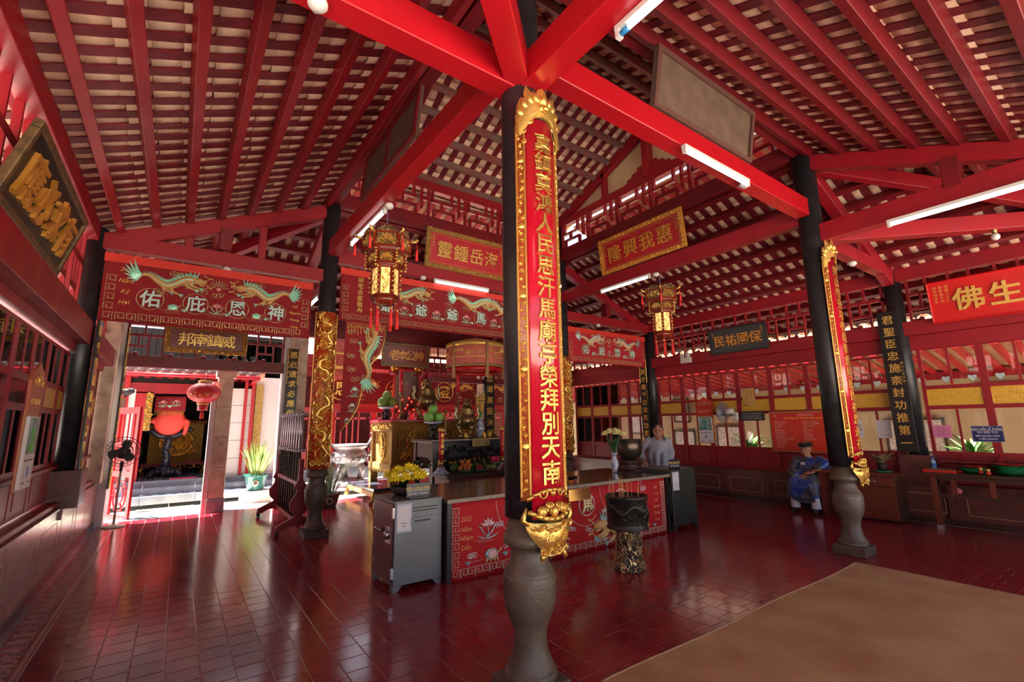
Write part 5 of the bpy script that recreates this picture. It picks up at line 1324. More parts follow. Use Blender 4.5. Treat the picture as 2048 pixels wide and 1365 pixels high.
# votive cups
for i, (x, m) in enumerate(((4.29, mat('amber_wax_cup', (.75, .25, .04), .15)), (4.41, mat('pink_wax_cup', (.55, .12, .12), .15)))):
    t = thing('votive_cup', ['orange votive cup on the counter, the left one', 'red votive cup on the counter, the right one'][i], 'candle', (x, 4.72+.06*i, .825))
    MB().lathe([(.028, 0), (.036, .05), (.033, .05), (.001, .045)], 16).ob('cup', m, t); MB().lathe([(.037, .03), (.04, .07), (.038, .07), (.034, .03)], 16).ob('glass_rim', GLASS, t)

# ------------------------------------------------------------------ incense burner on pierced stand
PG = carved('pierced_bronze_gold', (.62, .47, .24), (.05, .035, .02), 17., .9, .28)
t = thing('stand', 'pierced gold-bronze pedestal under the dark incense burner', 'stand', (4.22, 3.73, 0)); t.scale = (.74, .74, 1)
MB().lathe([(.225, 0), (.232, .02), (.215, .06), (.19, .16), (.178, .28), (.182, .36), (.20, .42), (.19, .425)], 40, cap=False).ob('shell', PG, t)
mb = MB(); rr = random.Random(9)
for i in range(90):
    a = rr.uniform(-PI, PI); z = rr.uniform(.03, .40); r_ = .182+.045*max(0, (.15-z)/.15)+.012
    sp = MB(); spiral(sp, 0, 0, rr.uniform(.02, .04), rr.uniform(0, 6), 1., .007, 0, rr.choice((-1, 1)), 4, 8)
    for vtx in range(len(sp.v)):
        x, y, zz = sp.v[vtx]; b = a+x/r_; sp.v[vtx] = ((r_+zz*.5)*math.cos(b), (r_+zz*.5)*math.sin(b), z+y)
    mb._add(sp.v, sp.f, True)
mb.ob('scroll_relief', mat('worn_gold_bronze', (.60, .46, .25), .3, .9, var=.6, vscale=15), t, kind='stuff')
for a, z in ((-2.0, .31), (-1.9, .24), (-2.35, .17), (-1.85, .15), (-1.35, .28), (-2.6, .30), (-1.1, .14)):
    MB().lathe([(.024, 0), (.020, .006), (.001, .007)], 10, (0, 0, 0), 'Z').ob('pierced_hole', DARK, t, M=frame((.192*math.cos(a), .192*math.sin(a), z), (-math.sin(a), math.cos(a), 0), (0, 0, 1)) @ Matrix.Scale(1, 4))
t = thing('incense_burner', 'black drum-shaped incense burner with dragon relief in front of the counter', 'incense burner', (4.22, 3.73, .425)); t.scale = (.72, .72, .96)
BLKB = mat('black_bronze', (.035, .031, .028), .38, .5, var=.5, vscale=9, bump=.1, bscale=20)
MB().lathe([(.24, 0), (.325, .012), (.315, .03), (.30, .05), (.305, .07), (.318, .34), (.335, .345), (.335, .372), (.318, .375), (.30, .35), (.001, .335)], 48).ob('drum', BLKB, t)
MB().lathe([(.312, .338), (.001, .352)], 32).ob('ash', mat('red_brown_ash', (.13, .05, .04), .9, bump=.5, bscale=60), t)
tn = MB(); tl = MB(); dragon(tn, tl, -.42, .22, .52, .05, .028, 1); dragon(tn, tl, .52, .16, .35, .04, .022, -1)
for k in range(60): tn.ball((-1.0+k*.034, .075, .0), .007, 5, 4)
for k in range(5): spiral(tn, -.1+.07*k, .10+.01*(k % 2), .03, k, 1.1, .008)
tn._add(tl.v, tl.f, True); wrap(tn, .308)
tn.ob('dragon_relief', BLKB, t).rotation_euler = (0, 0, math.radians(-22))
IST = mat('incense_stick', (.55, .30, .12), .8); ITIP = mat('incense_tip', (.35, .05, .05), .8)
for i in range(16):
    a = rr.uniform(0, 6.3); r_ = rr.uniform(.02, .17); x, y = r_*math.cos(a), r_*math.sin(a); h = rr.uniform(.12, .24)
    s_ = thing('incense_stick', 'thin incense stick standing in the black burner', 'incense', (4.22+x, 3.73+y, .755), group='incense sticks in the black burner')
    MB().tube([(0, 0, 0), (rr.uniform(-.01, .01), rr.uniform(-.01, .01), h)], .0028, 5).ob('stick', IST, s_)

# ------------------------------------------------------------------ straw mat
t = thing('straw_mat', 'large woven straw mat on the floor at right', 'mat', (0, 0, 0))
m = bpy.data.materials.new('woven_straw'); m.use_nodes = True; n = m.node_tree.nodes; L = m.node_tree.links; b = n['Principled BSDF']; b.inputs['Roughness'].default_value = .75
tc = n.new('ShaderNodeTexCoord'); w1 = n.new('ShaderNodeTexWave'); w1.inputs['Scale'].default_value = 13; w1.inputs['Distortion'].default_value = .6; w1.bands_direction = 'X'
w2 = n.new('ShaderNodeTexWave'); w2.inputs['Scale'].default_value = 60; w2.inputs['Distortion'].default_value = 1; w2.bands_direction = 'Y'
nz = n.new('ShaderNodeTexNoise'); nz.inputs['Scale'].default_value = 2.2; nz.inputs['Detail'].default_value = 6
cr = n.new('ShaderNodeMix'); cr.data_type = 'RGBA'; cr.inputs[6].default_value = (.60, .39, .18, 1); cr.inputs[7].default_value = (.48, .24, .11, 1)
mr = n.new('ShaderNodeMapRange'); mr.inputs[1].default_value = .35; mr.inputs[2].default_value = .7; L.new(nz.outputs[0], mr.inputs[0])
L.new(tc.outputs['Object'], nz.inputs[0]); L.new(tc.outputs['Object'], w1.inputs[0]); L.new(tc.outputs['Object'], w2.inputs[0]); L.new(mr.outputs[0], cr.inputs[0])
m2 = n.new('ShaderNodeMix'); m2.data_type = 'RGBA'; m2.blend_type = 'MULTIPLY'; m2.inputs[0].default_value = .55; ad = n.new('ShaderNodeMath'); ad.operation = 'MAXIMUM'
L.new(w1.outputs[0], ad.inputs[0]); L.new(w2.outputs[0], ad.inputs[1]); L.new(cr.outputs[2], m2.inputs[6]); L.new(ad.outputs[0], m2.inputs[7]); L.new(m2.outputs[2], b.inputs['Base Color'])
bp = n.new('ShaderNodeBump'); bp.inputs['Distance'].default_value = .004; bp.inputs['Strength'].default_value = .8; L.new(w1.outputs[0], bp.inputs['Height']); L.new(bp.outputs[0], b.inputs['Normal'])
STRAW = m
vs = []; fs = []; nx_, ny_ = 30, 26
for side in (0, 1):
    for j in range(ny_+1):
        for i in range(nx_+1):
            x = MATX0+(MATX1-MATX0)*i/nx_; y = MATY0+(MATY1-MATY0)*j/ny_
            x += .012*math.sin(y*4); y2 = y+.012*math.sin(x*3.1)
            z = .004+(.004*math.sin(x*2.3+y*1.7) if 0 < i < nx_ and 0 < j < ny_ else 0)+(.006 if side == 0 else -.003)
            vs.append((x, y2, z))
N = (nx_+1)*(ny_+1)
for j in range(ny_):
    for i in range(nx_): a = j*(nx_+1)+i; fs += [(a, a+1, a+nx_+2, a+nx_+1), (N+a, N+a+nx_+1, N+a+nx_+2, N+a+1)]
mb = MB(); mb._add(vs, fs, True); mb.ob('weave', STRAW, t)
mb = MB()
for p, q in (((MATX0, MATY1), (MATX1, MATY1)), ((MATX0, MATY0), (MATX0, MATY1)), ((MATX1, MATY0), (MATX1, MATY1))):
    pts = [(p[0]+(q[0]-p[0])*k/40, p[1]+(q[1]-p[1])*k/40) for k in range(41)]
    mb.tube([(x+.012*math.sin(y*4), y+.012*math.sin(x*3.1), .008+.002*(k % 2)) for k, (x, y) in enumerate(pts)], .008, 5)
mb.ob('bound_edge', mat('straw_binding', (.42, .27, .15), .8), t)

# ------------------------------------------------------------------ right side furniture
def box_table(name, label, loc, L_, D_, H_, m, top_over=.03):
    t = thing(name, label, 'table', loc)
    bevel(MB().box(-top_over, D_, -top_over, L_+top_over, H_-.035, H_).ob('top', m, t), .005)
    return t
t = box_table('offering_table', 'long dark wooden offering table along the right wall', (9.16, -.75, 0), 3.0, .56, .80, DWOOD)
for x, y in ((.02, .02), (.48, .02), (.02, 2.92), (.48, 2.92), (.02, 1.5), (.48, 1.5)):
    MB().box(x, x+.06, y, y+.06, 0, .765).ob('leg', MWOOD, t)
    if x < .1: MB().box(x-.005, x+.065, y-.005, y+.065, 0, .06).ob('leg_tip', mat('grey_tin', (.35, .33, .33), .4, .6), t)
MB().box(.03, .05, .08, 2.92, .70, .765).ob('apron', DWOOD, t); MB().box(.03, .05, .08, 2.92, .46, .50).ob('rail', DWOOD, t)
for k in range(7): MB().box(.03, .05, .30+.4*k, .36+.4*k, .50, .70).ob('divider', MWOOD, t)
t = thing('desk', 'red-brown writing desk beside the seated man', 'desk', (9.16, 2.64, 0))
bevel(MB().box(-.02, .44, -.02, 1.10, .70, .745).ob('top', MWOOD, t), .004)
MB().box(0, .42, 1.04, 1.08, 0, .70).ob('side_panel', MWOOD, t); MB().box(.02, .42, 0, .62, .02, .70).ob('cabinet_body', DWOOD, t); MB().box(.39, .42, .62, 1.04, .2, .70).ob('back_panel', DWOOD, t)
d_ = bevel(MB().box(0, .02, .02, .60, .54, .69).ob('drawer', MWOOD, t), .003); MB().tube([(-.02, .26, .615), (-.025, .30, .61), (-.02, .34, .615)], .006, 6).ob('handle', CHR, d_); MB().ball((-.008, .30, .65), .010, 8, 6).ob('lock', CHR, d_)
d_ = bevel(MB().box(0, .02, .02, .60, .04, .53).ob('door', MWOOD, t), .003); MB().tube([(-.005, .52, .40), (-.03, .52, .37), (-.005, .52, .34)], .006, 6).ob('handle', CHR, d_)
MB().box(-.025, .02, 1.03, 1.10, .715, .75).ob('metal_corner', mat('brass_corner', (.5, .35, .1), .4, .7), t)
# plant on the desk
t = thing('potted_plant', 'small potted plant with pinkish leaves on green saucer on desk', 'plant', (9.40, 2.86, .745))
MB().lathe([(.10, 0), (.13, .02), (.12, .022), (.001, .012)], 20).ob('saucer', mat('green_plastic', (.02, .28, .12), .4), t); MB().lathe([(.05, .015), (.075, .14), (.07, .14), (.06, .12)], 16).ob('pot', DARK, t)
mb = MB(); rr = random.Random(3)
for i in range(26):
    a = i*2.4; e = rr.uniform(.1, 1.2); r_ = rr.uniform(.14, .22); mb.leaf((0, 0, .12), (r_*math.cos(a)*math.cos(e*.6), r_*math.sin(a)*math.cos(e*.6), .14+r_*math.sin(e)), .075, .03)
mb.ob('foliage', mat('pink_green_leaf', (.10, .20, .07), .45, var=1, vscale=12, col2=(.38, .16, .13)), t)
GPL = mat('green_plate', (.03, .36, .16), .3); RPL = mat('red_plate', (.60, .03, .02), .3)
def plate_prof(r, h=.03): return [(r*.5, 0), (r*.62, .004), (r*.95, h), (r, h+.004), (r*.93, h), (r*.6, .010), (.001, .008)]
def stack(x, y, z, n_, r, label, topred=True):
    for i in range(n_):
        red = topred and i == n_-1
        t = thing('plate', ('red plate on top of the ' if red else ['lowest', 'second lowest', 'third lowest', 'fourth lowest', 'fifth lowest'][i]+' green plate in the ')+label, 'plate', (x+random.uniform(-.006, .006), y+random.uniform(-.006, .006), z+i*.022), group='plates in the '+label)
        MB().lathe(plate_prof(r*(.72 if red else 1)), 28).ob('dish', RPL if red else GPL, t)
stack(9.52, 1.78, .80, 4, .19, 'left stack on the offering table'); stack(9.52, 1.42, .80, 6, .19, 'right stack on the offering table')
t = thing('serving_tray', 'red and green trays near the water bottle on the table', 'tray', (9.40, 2.12, .80))
bevel(MB().box(-.16, .16, -.20, .20, .0, .012).ob('red_tray', RPL, t), .004); MB().box(-.17, -.155, -.21, .21, 0, .035).box(.155, .17, -.21, .21, 0, .035).box(-.17, .17, -.21, -.195, 0, .035).box(-.17, .17, .195, .21, 0, .035).ob('rim', RPL, t)
MB().box(-.12, .13, -.15, .18, .012, .03).ob('green_tray', GPL, t)
t = thing('water_bottle', 'clear plastic water bottle with blue cap', 'bottle', (9.60, 2.36-.10, .80))
MB().lathe([(.03, 0), (.035, .02), (.033, .08), (.035, .13), (.015, .165), (.013, .18)], 16).ob('bottle_body', mat('pale_bottle', (.25, .40, .48), .1, coat=.3), t); MB().lathe([(.035, .05), (.0355, .11)], 16, cap=False).ob('paper_band', mat('blue_label', (.02, .15, .4), .4), t); MB().lathe([(.016, .178), (.016, .20), (.001, .2)], 12).ob('cap', mat('blue_cap', (.02, .08, .5), .4), t)
for i, (x, y) in enumerate(((9.36, 1.70), (9.22, 1.60))):
    t = thing('gold_ornament', ['small red and gold ball ornament, farther one on table edge', 'small red and gold ball ornament, nearer one on table edge'][i], 'ornament', (x, y, .80))
    MB().ball((0, 0, .028), .028, 12, 8).ob('red_ball', RPL, t); MB().ball((0, 0, .07), .026, 12, 8).ob('gold_ball', GOLD, t)
t = thing('pink_cloth', 'pink cloth tucked under the offering table', 'cloth', (9.28, 1.98, .56)); MB().ball((0, 0, 0), .055, 8, 6, (1, 1.1, .8)).ball((.0, -.03, -.01), .04, 7, 5).ob('rag', mat('pink_rag', (.45, .10, .14), .9), t)
t = thing('shelf_ledge', 'red ledge with braces behind the offering table', 'shelf', (9.60, -.75, 0))
MB().box(0.02, .22, 0, 2.95, .93, .955).ob('ledge', REDD, t)
for k in range(7): MB().bar((.04, .2+.42*k, .96), (.22, .2+.42*k, 1.03), .02, .03).ob('brace', RED, t)

# ------------------------------------------------------------------ notices and things on the right wall
def wallM(y, z, d=.075): return frame((RW-d, y, z), (0, -1, 0), (0, 0, 1))
t = thing('festival_board', 'red board with rows of white text behind the seated man', 'notice board', M=wallM(4.75, .98))
BW, BH = 1.35, .78
bevel(MB().box(0, BW, 0, BH, 0, .02).ob('frame', mat('brown_gold_frame', (.33, .16, .05), .4), t), .004)
MB().box(.03, BW-.03, .03, BH-.03, .02, .024).ob('red_field', mat('notice_red', (.60, .02, .015), .35), t)
mb = MB(); put_text(mb, 'CÁC NGÀY LỄ TRONG NĂM TẠI DI TÍCH', BW/2, BH-.13, .024, .042, .01, .008); mb.ob('title_lettering', YT, t)
mb = MB(); put_text(mb, 'ỦY BAN NHÂN DÂN THÀNH PHỐ', BW/2, BH-.055, .024, .016, .01); put_text(mb, 'DI TÍCH LỊCH SỬ - VĂN HÓA', BW/2, BH-.085, .024, .022, .01, .004)
rows = [('Lễ Rằm Tháng Giêng', '9 giờ tháng 1 tháng Giêng'), ('Lễ Tết Nguyên Đán', 'Tháng 1, 2, 3, 4, 5 tháng Giêng'), ('Lễ Thanh Minh', 'Tháng 1 tháng Giêng'), ('Lễ Vía Bà', 'Tháng 3'), ('Lễ Tết Đoan Ngọ', 'Tháng 5 tháng 5'), ('Lễ Cúng Bình Hòa', '27 tháng 7'),
        ('Lễ Giỗ Quan Lớn', 'Tháng 2 tháng 2'), ('Lễ Cúng Kỳ Yên', 'Tháng 15 tháng 1'), ('Lễ Hội Tế Xuân Quan Tế Thanh', 'Mùng 8 đến 7 tháng 1'), ('Lễ Tết Trung Thu', 'Tháng 8'), ('Lễ Tri Ân Phụ Mẫu', 'Tháng 10'), ('Lễ Phóng Sinh', 'Tháng Chạp'), ('Lễ Đưa Thần', 'Tháng Chạp')]
for i, (a, b) in enumerate(rows):
    y = BH-.20-i*.041; put_text(mb, a, .10, y, .024, .024, .01, align='LEFT'); put_text(mb, b, .62, y, .024, .024, .01, align='LEFT')
mb.ob('small_lettering', WT_, t)
mb = MB()
for i in range(13): mb.box(.08, BW-.08, BH-.219-i*.041, BH-.2175-i*.041, .024, .0246)
mb.ob('ruled_line', YT, t, kind='stuff')
MB().tube([(.09, BH-.10, .026), (.12, BH-.06, .026), (.15, BH-.10, .026), (.09, BH-.10, .026)], .003, 4).ob('emblem', YT, t)
t = thing('instruction_sign', 'blue sign with four white lines of words above the offering table', 'sign', M=wallM(1.80, 1.235))
MB().box(0, .34, 0, .235, 0, .006).ob('plate', mat('sign_blue', (.01, .02, .12), .3), t)
MB().tube([(.006, .006, .007), (.334, .006, .007), (.334, .229, .007), (.006, .229, .007), (.006, .006, .007)], .002, 4).box(.006, .334, .163, .166, .006, .008).ob('white_border', WT_, t)
for i, (s_, z) in enumerate((('BÀN XẾP LỄ PHẨM', .048), ('VÀO ĐIỆN THỜ', .04), ('MỖI NGƯỜI THẮP', .04), ('7 NÉN NHANG', .038))):
    mb = MB(); put_text(mb, s_, 0, 0, .006, z*.86, .01, .012, sx=.92); mb.ob('lettering', WT_, t, loc=(.17, .195-.0 if i == 0 else .19-.048*i, 0))
t = thing('paper_notice', 'pink typed paper taped to the window above the water bottle', 'paper', M=wallM(2.25, 1.29, .045))
MB().box(0, .22, 0, .19, 0, .002).ob('sheet', mat('pink_paper', (.62, .17, .33), .7), t)
mb = MB()
for i in range(6): mb.box(.05, .17-.02*(i % 2), .15-.022*i, .153-.022*i, .002, .0026)
mb.ob('typed_lines', INKB, t, kind='stuff')
for k, (y, z, w_, h, lab) in enumerate(((2.98, 1.27, .20, .30, 'white notice sheet in the window right of the right column'), (3.38, 1.27, .20, .30, 'white sheet with a small temple photo in the window by the column'))):
    t = thing('paper_notice', lab, 'paper', M=wallM(y, z, .045)); MB().box(0, w_, 0, h, 0, .002).ob('sheet', PAPER, t)
    if k: MB().box(.02, .18, .12, .25, .002, .003).ob('photo', PIC, t)
    MB().box(.04, .16, .05, .056, .002, .003).ob('text_line', INKB, t)
t = thing('text_sign', 'narrow black sign with three lines of white words left of the red board', 'sign', M=wallM(5.34, 1.59))
MB().box(0, .50, 0, .19, 0, .02).ob('plate', BLKW, t)
for i, s_ in enumerate(('Khu di tích xin kính mời quý khách Thắp Hương', 'và thành tâm dâng hương không đốt vàng mã', 'xin cảm ơn quý khách, chúc quý khách an lành')):
    mb = MB(); put_text(mb, s_, 0, 0, .02, .021, .01, .006, sx=.95); mb.ob('lettering', WT_, t, loc=(.25, .145-.048*i, 0))
t = thing('yellow_plaque', 'yellowed paper plaque hanging above the narrow black sign', 'plaque', M=wallM(5.22, 1.90, .13) @ Matrix.Rotation(.1, 4, 'X'))
MB().box(0, .26, 0, .36, 0, .012).ob('plate', mat('old_yellow_paper', (.55, .35, .10), .6, var=.8, vscale=18, col2=(.35, .17, .05)), t); MB().tube([(0, .01, .014), (.26, .01, .014)], .01, 6).tube([(0, .35, .014), (.26, .35, .014)], .01, 6).ob('roller', mat('old_yellow_wood', (.5, .32, .1), .5), t)
def calendar(M_, s, label, header, month, day, mcol, hm):
    t = thing('wall_calendar', label, 'calendar', M=M_)
    bevel(MB().box(-.21*s, .21*s, -.02, .62*s, 0, .012).ob('backing', mat('card_brown', (.45, .16, .06), .5), t), .004)
    pts = [(-.19*s, .60*s), (.19*s, .60*s), (.23*s, .86*s), (.16*s, .94*s), (.08*s, .97*s), (0, 1.02*s), (-.08*s, .97*s), (-.16*s, .94*s), (-.23*s, .86*s)]
    MB().poly(pts, 0, .02).ob('header_card', hm, t)
    mb = MB(); put_text(mb, header, 0, .70*s, .02, .065*s, .03, .006); mb.ob('header_lettering', GOLDP, t)
    mb = MB(); spiral(mb, 0, .86*s, .06*s, 0, 1.5, .01*s, .02); spiral(mb, -.11*s, .85*s, .04*s, 1, 1.2, .008*s, .02); spiral(mb, .11*s, .85*s, .04*s, 2, 1.2, .008*s, .02, -1); mb.ob('header_ornament', GOLDP, t)
    MB().box(-.165*s, .165*s, 0, .57*s, .012, .035).ob('day_block', PAPER, t)
    MB().box(-.155*s, .155*s, .27*s, .56*s, .035, .037).ob('picture', mat('landscape_print', (.35, .50, .62), .6, var=1, vscale=9, col2=(.10, .22, .07)), t)
    char(month, -.01*s, .39*s, .26*s, mcol, t, z=.037, ext=.01, off=.02, name='month_number'); char(day, .0, .13*s, .11*s, mat('blue_ink', (.03, .12, .42), .5), t, z=.035, ext=.01, name='day_number')
    MB().box(-.14*s, .14*s, .215*s, .225*s, .035, .036).box(-.13*s, -.05*s, .04*s, .05*s, .035, .036).box(.05*s, .13*s, .04*s, .05*s, .035, .036).box(-.13*s, -.07*s, .10*s, .105*s, .035, .036).ob('small_print', INKB, t)
    return t
calendar(wallM(6.17, 1.12), 1.0, 'tear-off calendar with green 2 and blue 8 on the right wall', 'KIM PHÁT', '2', '8', mat('teal_ink', (.0, .25, .20), .5), mat('calendar_red', (.55, .03, .02), .5))
calendar(frame((XL+.08, 5.45, 1.14), (0, 1, 0), (0, 0, 1)), 1.0, 'calendar with large green 2 at the left edge of the picture', 'KIM PHÁT', '2', '8', mat('green_ink', (.10, .50, .03), .5), mat('calendar_copper', (.42, .10, .05), .5))
# wall fan
t = thing('wall_fan', 'grey and white wall fan turned sideways by the calendar', 'fan', M=wallM(5.45, 1.76, .06))
bevel(MB().box(-.06, .06, -.16, .02, 0, .08).ob('mount', WHITE, t), .02); MB().tube([(0, -.05, .06), (-.02, .04, .16)], [.03, .03], 10).ob('arm', mat('grey_trim', (.3, .3, .34), .4), t)
MB().tube([(.04, .05, .17), (-.14, .02, .17)], [.06, .065], 16).ob('motor', WHITE, t)
cg = mat('grey_cage', (.28, .28, .36), .4, .5)
mb = MB()
for r_ in (.05, .09, .13, .17, .205): 
    for off_ in (-.16, -.22) if r_ < .2 else (-.16, -.19, -.22): mb.tube([(off_-(.03*(1-(r_/.205)**2) if off_ < -.2 else -.0), .02+r_*math.cos(a), .17+r_*math.sin(a)) for a in [2*PI*k/24 for k in range(25)]], .0035 if r_ < .2 else .006, 4)
for k in range(30):
    a = 2*PI*k/30; mb.tube([(-.25, .02, .17), (-.24, .02+.12*math.cos(a), .17+.12*math.sin(a)), (-.19, .02+.205*math.cos(a), .17+.205*math.sin(a)), (-.16, .02+.12*math.cos(a), .17+.12*math.sin(a))], .0025, 4)
mb.ob('cage', cg, t)
for k in range(3):
    a = 2*PI*k/3; mb = MB(); mb.leaf((-.20, .02, .17), (-.195, .02+.18*math.cos(a), .17+.18*math.sin(a)), .13, .02, 6); mb.ob('blade', mat('grey_blade', (.30, .28, .28), .3), t)
# ------------------------------------------------------------------ people
SKIN = mat('warm_skin', (.42, .20, .12), .5, var=.25, vscale=9, col2=(.33, .13, .08)); HAIR = mat('black_hair', (.012, .010, .009), .5)
def remesh(o, vox, smooth=True):
    r = o.modifiers.new('remesh', 'REMESH'); r.mode = 'VOXEL'; r.voxel_size = vox; r.use_smooth_shade = True
    if smooth: s = o.modifiers.new('smooth', 'SMOOTH'); s.iterations = 3; s.factor = .5
    return o
def head(mb, c, r, yaw=0., pitch=0.):
    """Head in local coordinates; face looks to local -y before yaw."""
    T0 = mb.T; R_ = Matrix.Translation(c) @ Matrix.Rotation(yaw, 4, 'Z') @ Matrix.Rotation(pitch, 4, 'X'); mb.T = (T0 @ R_) if T0 else R_
    mb.ball((0, .01*r/.1, .02*r/.1), r, 18, 14, (.80, .98, 1.06)); mb.ball((0, -.025*r/.1, -.045*r/.1), r*.74, 16, 12, (.86, .90, .95))
    mb.ball((0, -.062*r/.1, -.088*r/.1), r*.30, 12, 8, (1.1, .9, .7))                         # chin
    mb.tube([(0, -.083*r/.1, .018*r/.1), (0, -.104*r/.1, -.02*r/.1)], [r*.08, r*.15], 8); mb.ball((0, -.097*r/.1, -.024*r/.1), r*.15, 8, 6, (1.2, .8, .7))
    for s in (-1, 1):
        mb.ball((s*.082*r/.1, .012*r/.1, -.008*r/.1), r*.19, 8, 6, (.35, .7, 1.1))             # ear
        mb.ball((s*.045*r/.1, -.062*r/.1, -.028*r/.1), r*.26, 8, 6, (1, .8, .9))               # cheek
        mb.tube([(s*.015*r/.1, -.088*r/.1, .032*r/.1), (s*.05*r/.1, -.078*r/.1, .034*r/.1)], r*.07, 6)  # brow ridge
    mb.ball((0, -.088*r/.1, -.058*r/.1), r*.17, 8, 6, (1.3, .6, .45))
    mb.T = T0
def face_bits(t, c, r, yaw, pitch, smile=True, brow=HAIR):
    M_ = Matrix.Translation(c) @ Matrix.Rotation(yaw, 4, 'Z') @ Matrix.Rotation(pitch, 4, 'X'); k = r/.1
    mb = MB()
    for s in (-1, 1): mb.ball((s*.034*k, -.084*k, .012*k), .0125*k, 8, 6, (1.2, .5, .45))
    mb.ob('eyes', mat('dark_eye', (.02, .012, .01), .2), t, M=M_)
    mb = MB()
    for s in (-1, 1): mb.tube([(s*.015*k, -.096*k, .036*k), (s*.035*k, -.096*k, .042*k), (s*.055*k, -.083*k, .036*k)], .004*k, 5)
    mb.ob('eyebrows', brow, t, M=M_)
    up = .008*k if smile else 0
    MB().tube([(-.032*k, -.088*k, -.058*k+up), (0, -.100*k, -.064*k), (.032*k, -.088*k, -.058*k+up)], .006*k, 6).ob('lips', mat('lips', (.30, .07, .06), .5), t, M=M_)
    if smile: MB().tube([(-.02*k, -.0985*k, -.056*k), (0, -.103*k, -.059*k), (.02*k, -.0985*k, -.056*k)], .003*k, 5).ob('teeth', WHITE, t, M=M_)
def hand(mb, wrist, d, n_, r=.009, curl=.5, side=1, L_=.085):
    """Palm and five bent fingers; d = pointing direction, n_ = back-of-hand normal."""
    w_ = Vector(wrist); d = Vector(d).normalized(); n_ = (Vector(n_)-d*Vector(n_).dot(d)).normalized(); s = d.cross(n_)*side
    p = w_+d*.05
    for k in (-1, -.33, .33, 1): mb.tube([w_+s*k*.014, p+s*k*.022, w_+d*L_+s*k*.028], [.013, .014, .011], 8)
    for i, (k, ln) in enumerate(((-1, .068), (-.33, .080), (.33, .074), (1, .056))):
        a = w_+d*L_+s*k*.028; q = [a]
        dd = d.copy()
        for j in range(3): dd = (dd*math.cos(curl*(.5+.3*j))-n_*math.sin(curl*(.5+.3*j))).normalized(); a = a+dd*ln/3; q.append(a)
        mb.tube(q, [r, r*.95, r*.88, r*.7], 7)
    a = w_+d*.03-s*.022; mb.tube([w_+d*.012-s*.01, a-s*.012, a+d*.028-s*.022-n_*.006, a+d*.052-s*.020-n_*.016], [.012, .012, .010, .008], 7)
# standing man behind the counter
sm = thing('person', 'smiling man in pale grey collarless shirt leaning on the counter', 'person', (7.36, 5.66, 0), math.radians(-52))
b = MB()
b.tube([(0, .03, .88), (0, .02, 1.0), (0, -.02, 1.14), (0, -.06, 1.24)], [.13, .13, .15, .12], 14)
b.tube([(0, -.07, 1.22), (.01, -.10, 1.33)], [.065, .055], 10)
for s in (-1, 1): b.tube([(s*.09, .03, .92), (s*.10, .02, .48), (s*.11, .04, .08)], [.085, .06, .04], 10).tube([(s*.11, .07, .04), (s*.12, -.13, .03)], [.04, .03], 8)
RA = [(-.17, -.05, 1.245), (-.31, .0, 1.05), (-.27, -.20, .905)]; LA = [(.17, -.05, 1.245), (.235, .03, 1.02), (.19, -.06, .82)]
b.tube(RA, [.052, .042, .028], 10); b.tube(LA, [.052, .042, .028], 10)
hand(b, RA[2], (.15, -1, -.12), (0, 0, 1), curl=.45, side=1); hand(b, LA[2], (-.1, -.2, -1), (1, 0, 0), curl=.4, side=-1)
head(b, (.02, -.125, 1.405), .110, -.05, .05)
remesh(b.ob('body', SKIN, sm), .0055)
face_bits(sm, (.02, -.125, 1.405), .110, -.05, .05)
hb = MB(); hb.T = Matrix.Scale(1.12, 4, (1, 0, 0)) @ Matrix.Translation((.018, -.118, 1.422)) @ Matrix.Rotation(-.05, 4, 'Z')
hb.ball((0, .016, .028), .100, 18, 12, (.85, .98, .98)); hb.ball((0, -.035, .072), .055, 12, 8, (1.25, .8, .5)); hb.T = None
o_ = remesh(hb.ob('hair', HAIR, sm), .007)
SH = mat('pale_grey_shirt', (.33, .34, .42), .75, bump=.6, bscale=9, var=.15)
c = MB(); c.tube([(0, .03, .76), (0, .03, .90), (0, .0, 1.05), (0, -.03, 1.18), (0, -.055, 1.265), (.005, -.08, 1.30)], [.185, .175, .175, .185, .14, .075], 18)
for A_ in (RA, LA): c.tube([(A_[0][0]*.75, A_[0][1], A_[0][2]+.005), A_[0], tuple((Vector(A_[0])+Vector(A_[1]))/2), A_[1], tuple(Vector(A_[1])*.15+Vector(A_[2])*.85)], [.085, .076, .068, .062, .050], 12)
for k in range(7):   # folds
    a = k*.9; c.tube([(.12*math.cos(a), -.02+.12*math.sin(a)-.04, .80), (.15*math.cos(a), -.02+.15*math.sin(a)-.03, 1.0), (.10*math.cos(a+.3), -.02+.12*math.sin(a+.3), 1.16)], [.05, .045, .03], 6)
remesh(c.ob('shirt', SH, sm), .009)
MB().tube([(-.0, -.205, .85), (0, -.198, 1.0), (0, -.215, 1.16), (.0, -.20, 1.24)], .006, 6).ob('placket', mat('shirt_placket', (.30, .30, .37), .7), sm)
for z in (.88, .99, 1.09, 1.18): MB().ball((.004, -.217, z), .007, 7, 5).ob('button', INKB, sm)
MB().lathe([(.066, 0), (.058, .03), (.053, .03), (.06, 0)], 16, (.007, -.085, 1.295)).ob('collar', SH, sm)
pz = MB()
for s in (-1, 1): pz.tube([(s*.08, .03, .90), (s*.10, .02, .5), (s*.11, .04, .07)], [.11, .085, .07], 12)
remesh(pz.ob('trousers', mat('dark_trousers', (.02, .02, .025), .8), sm), .012)
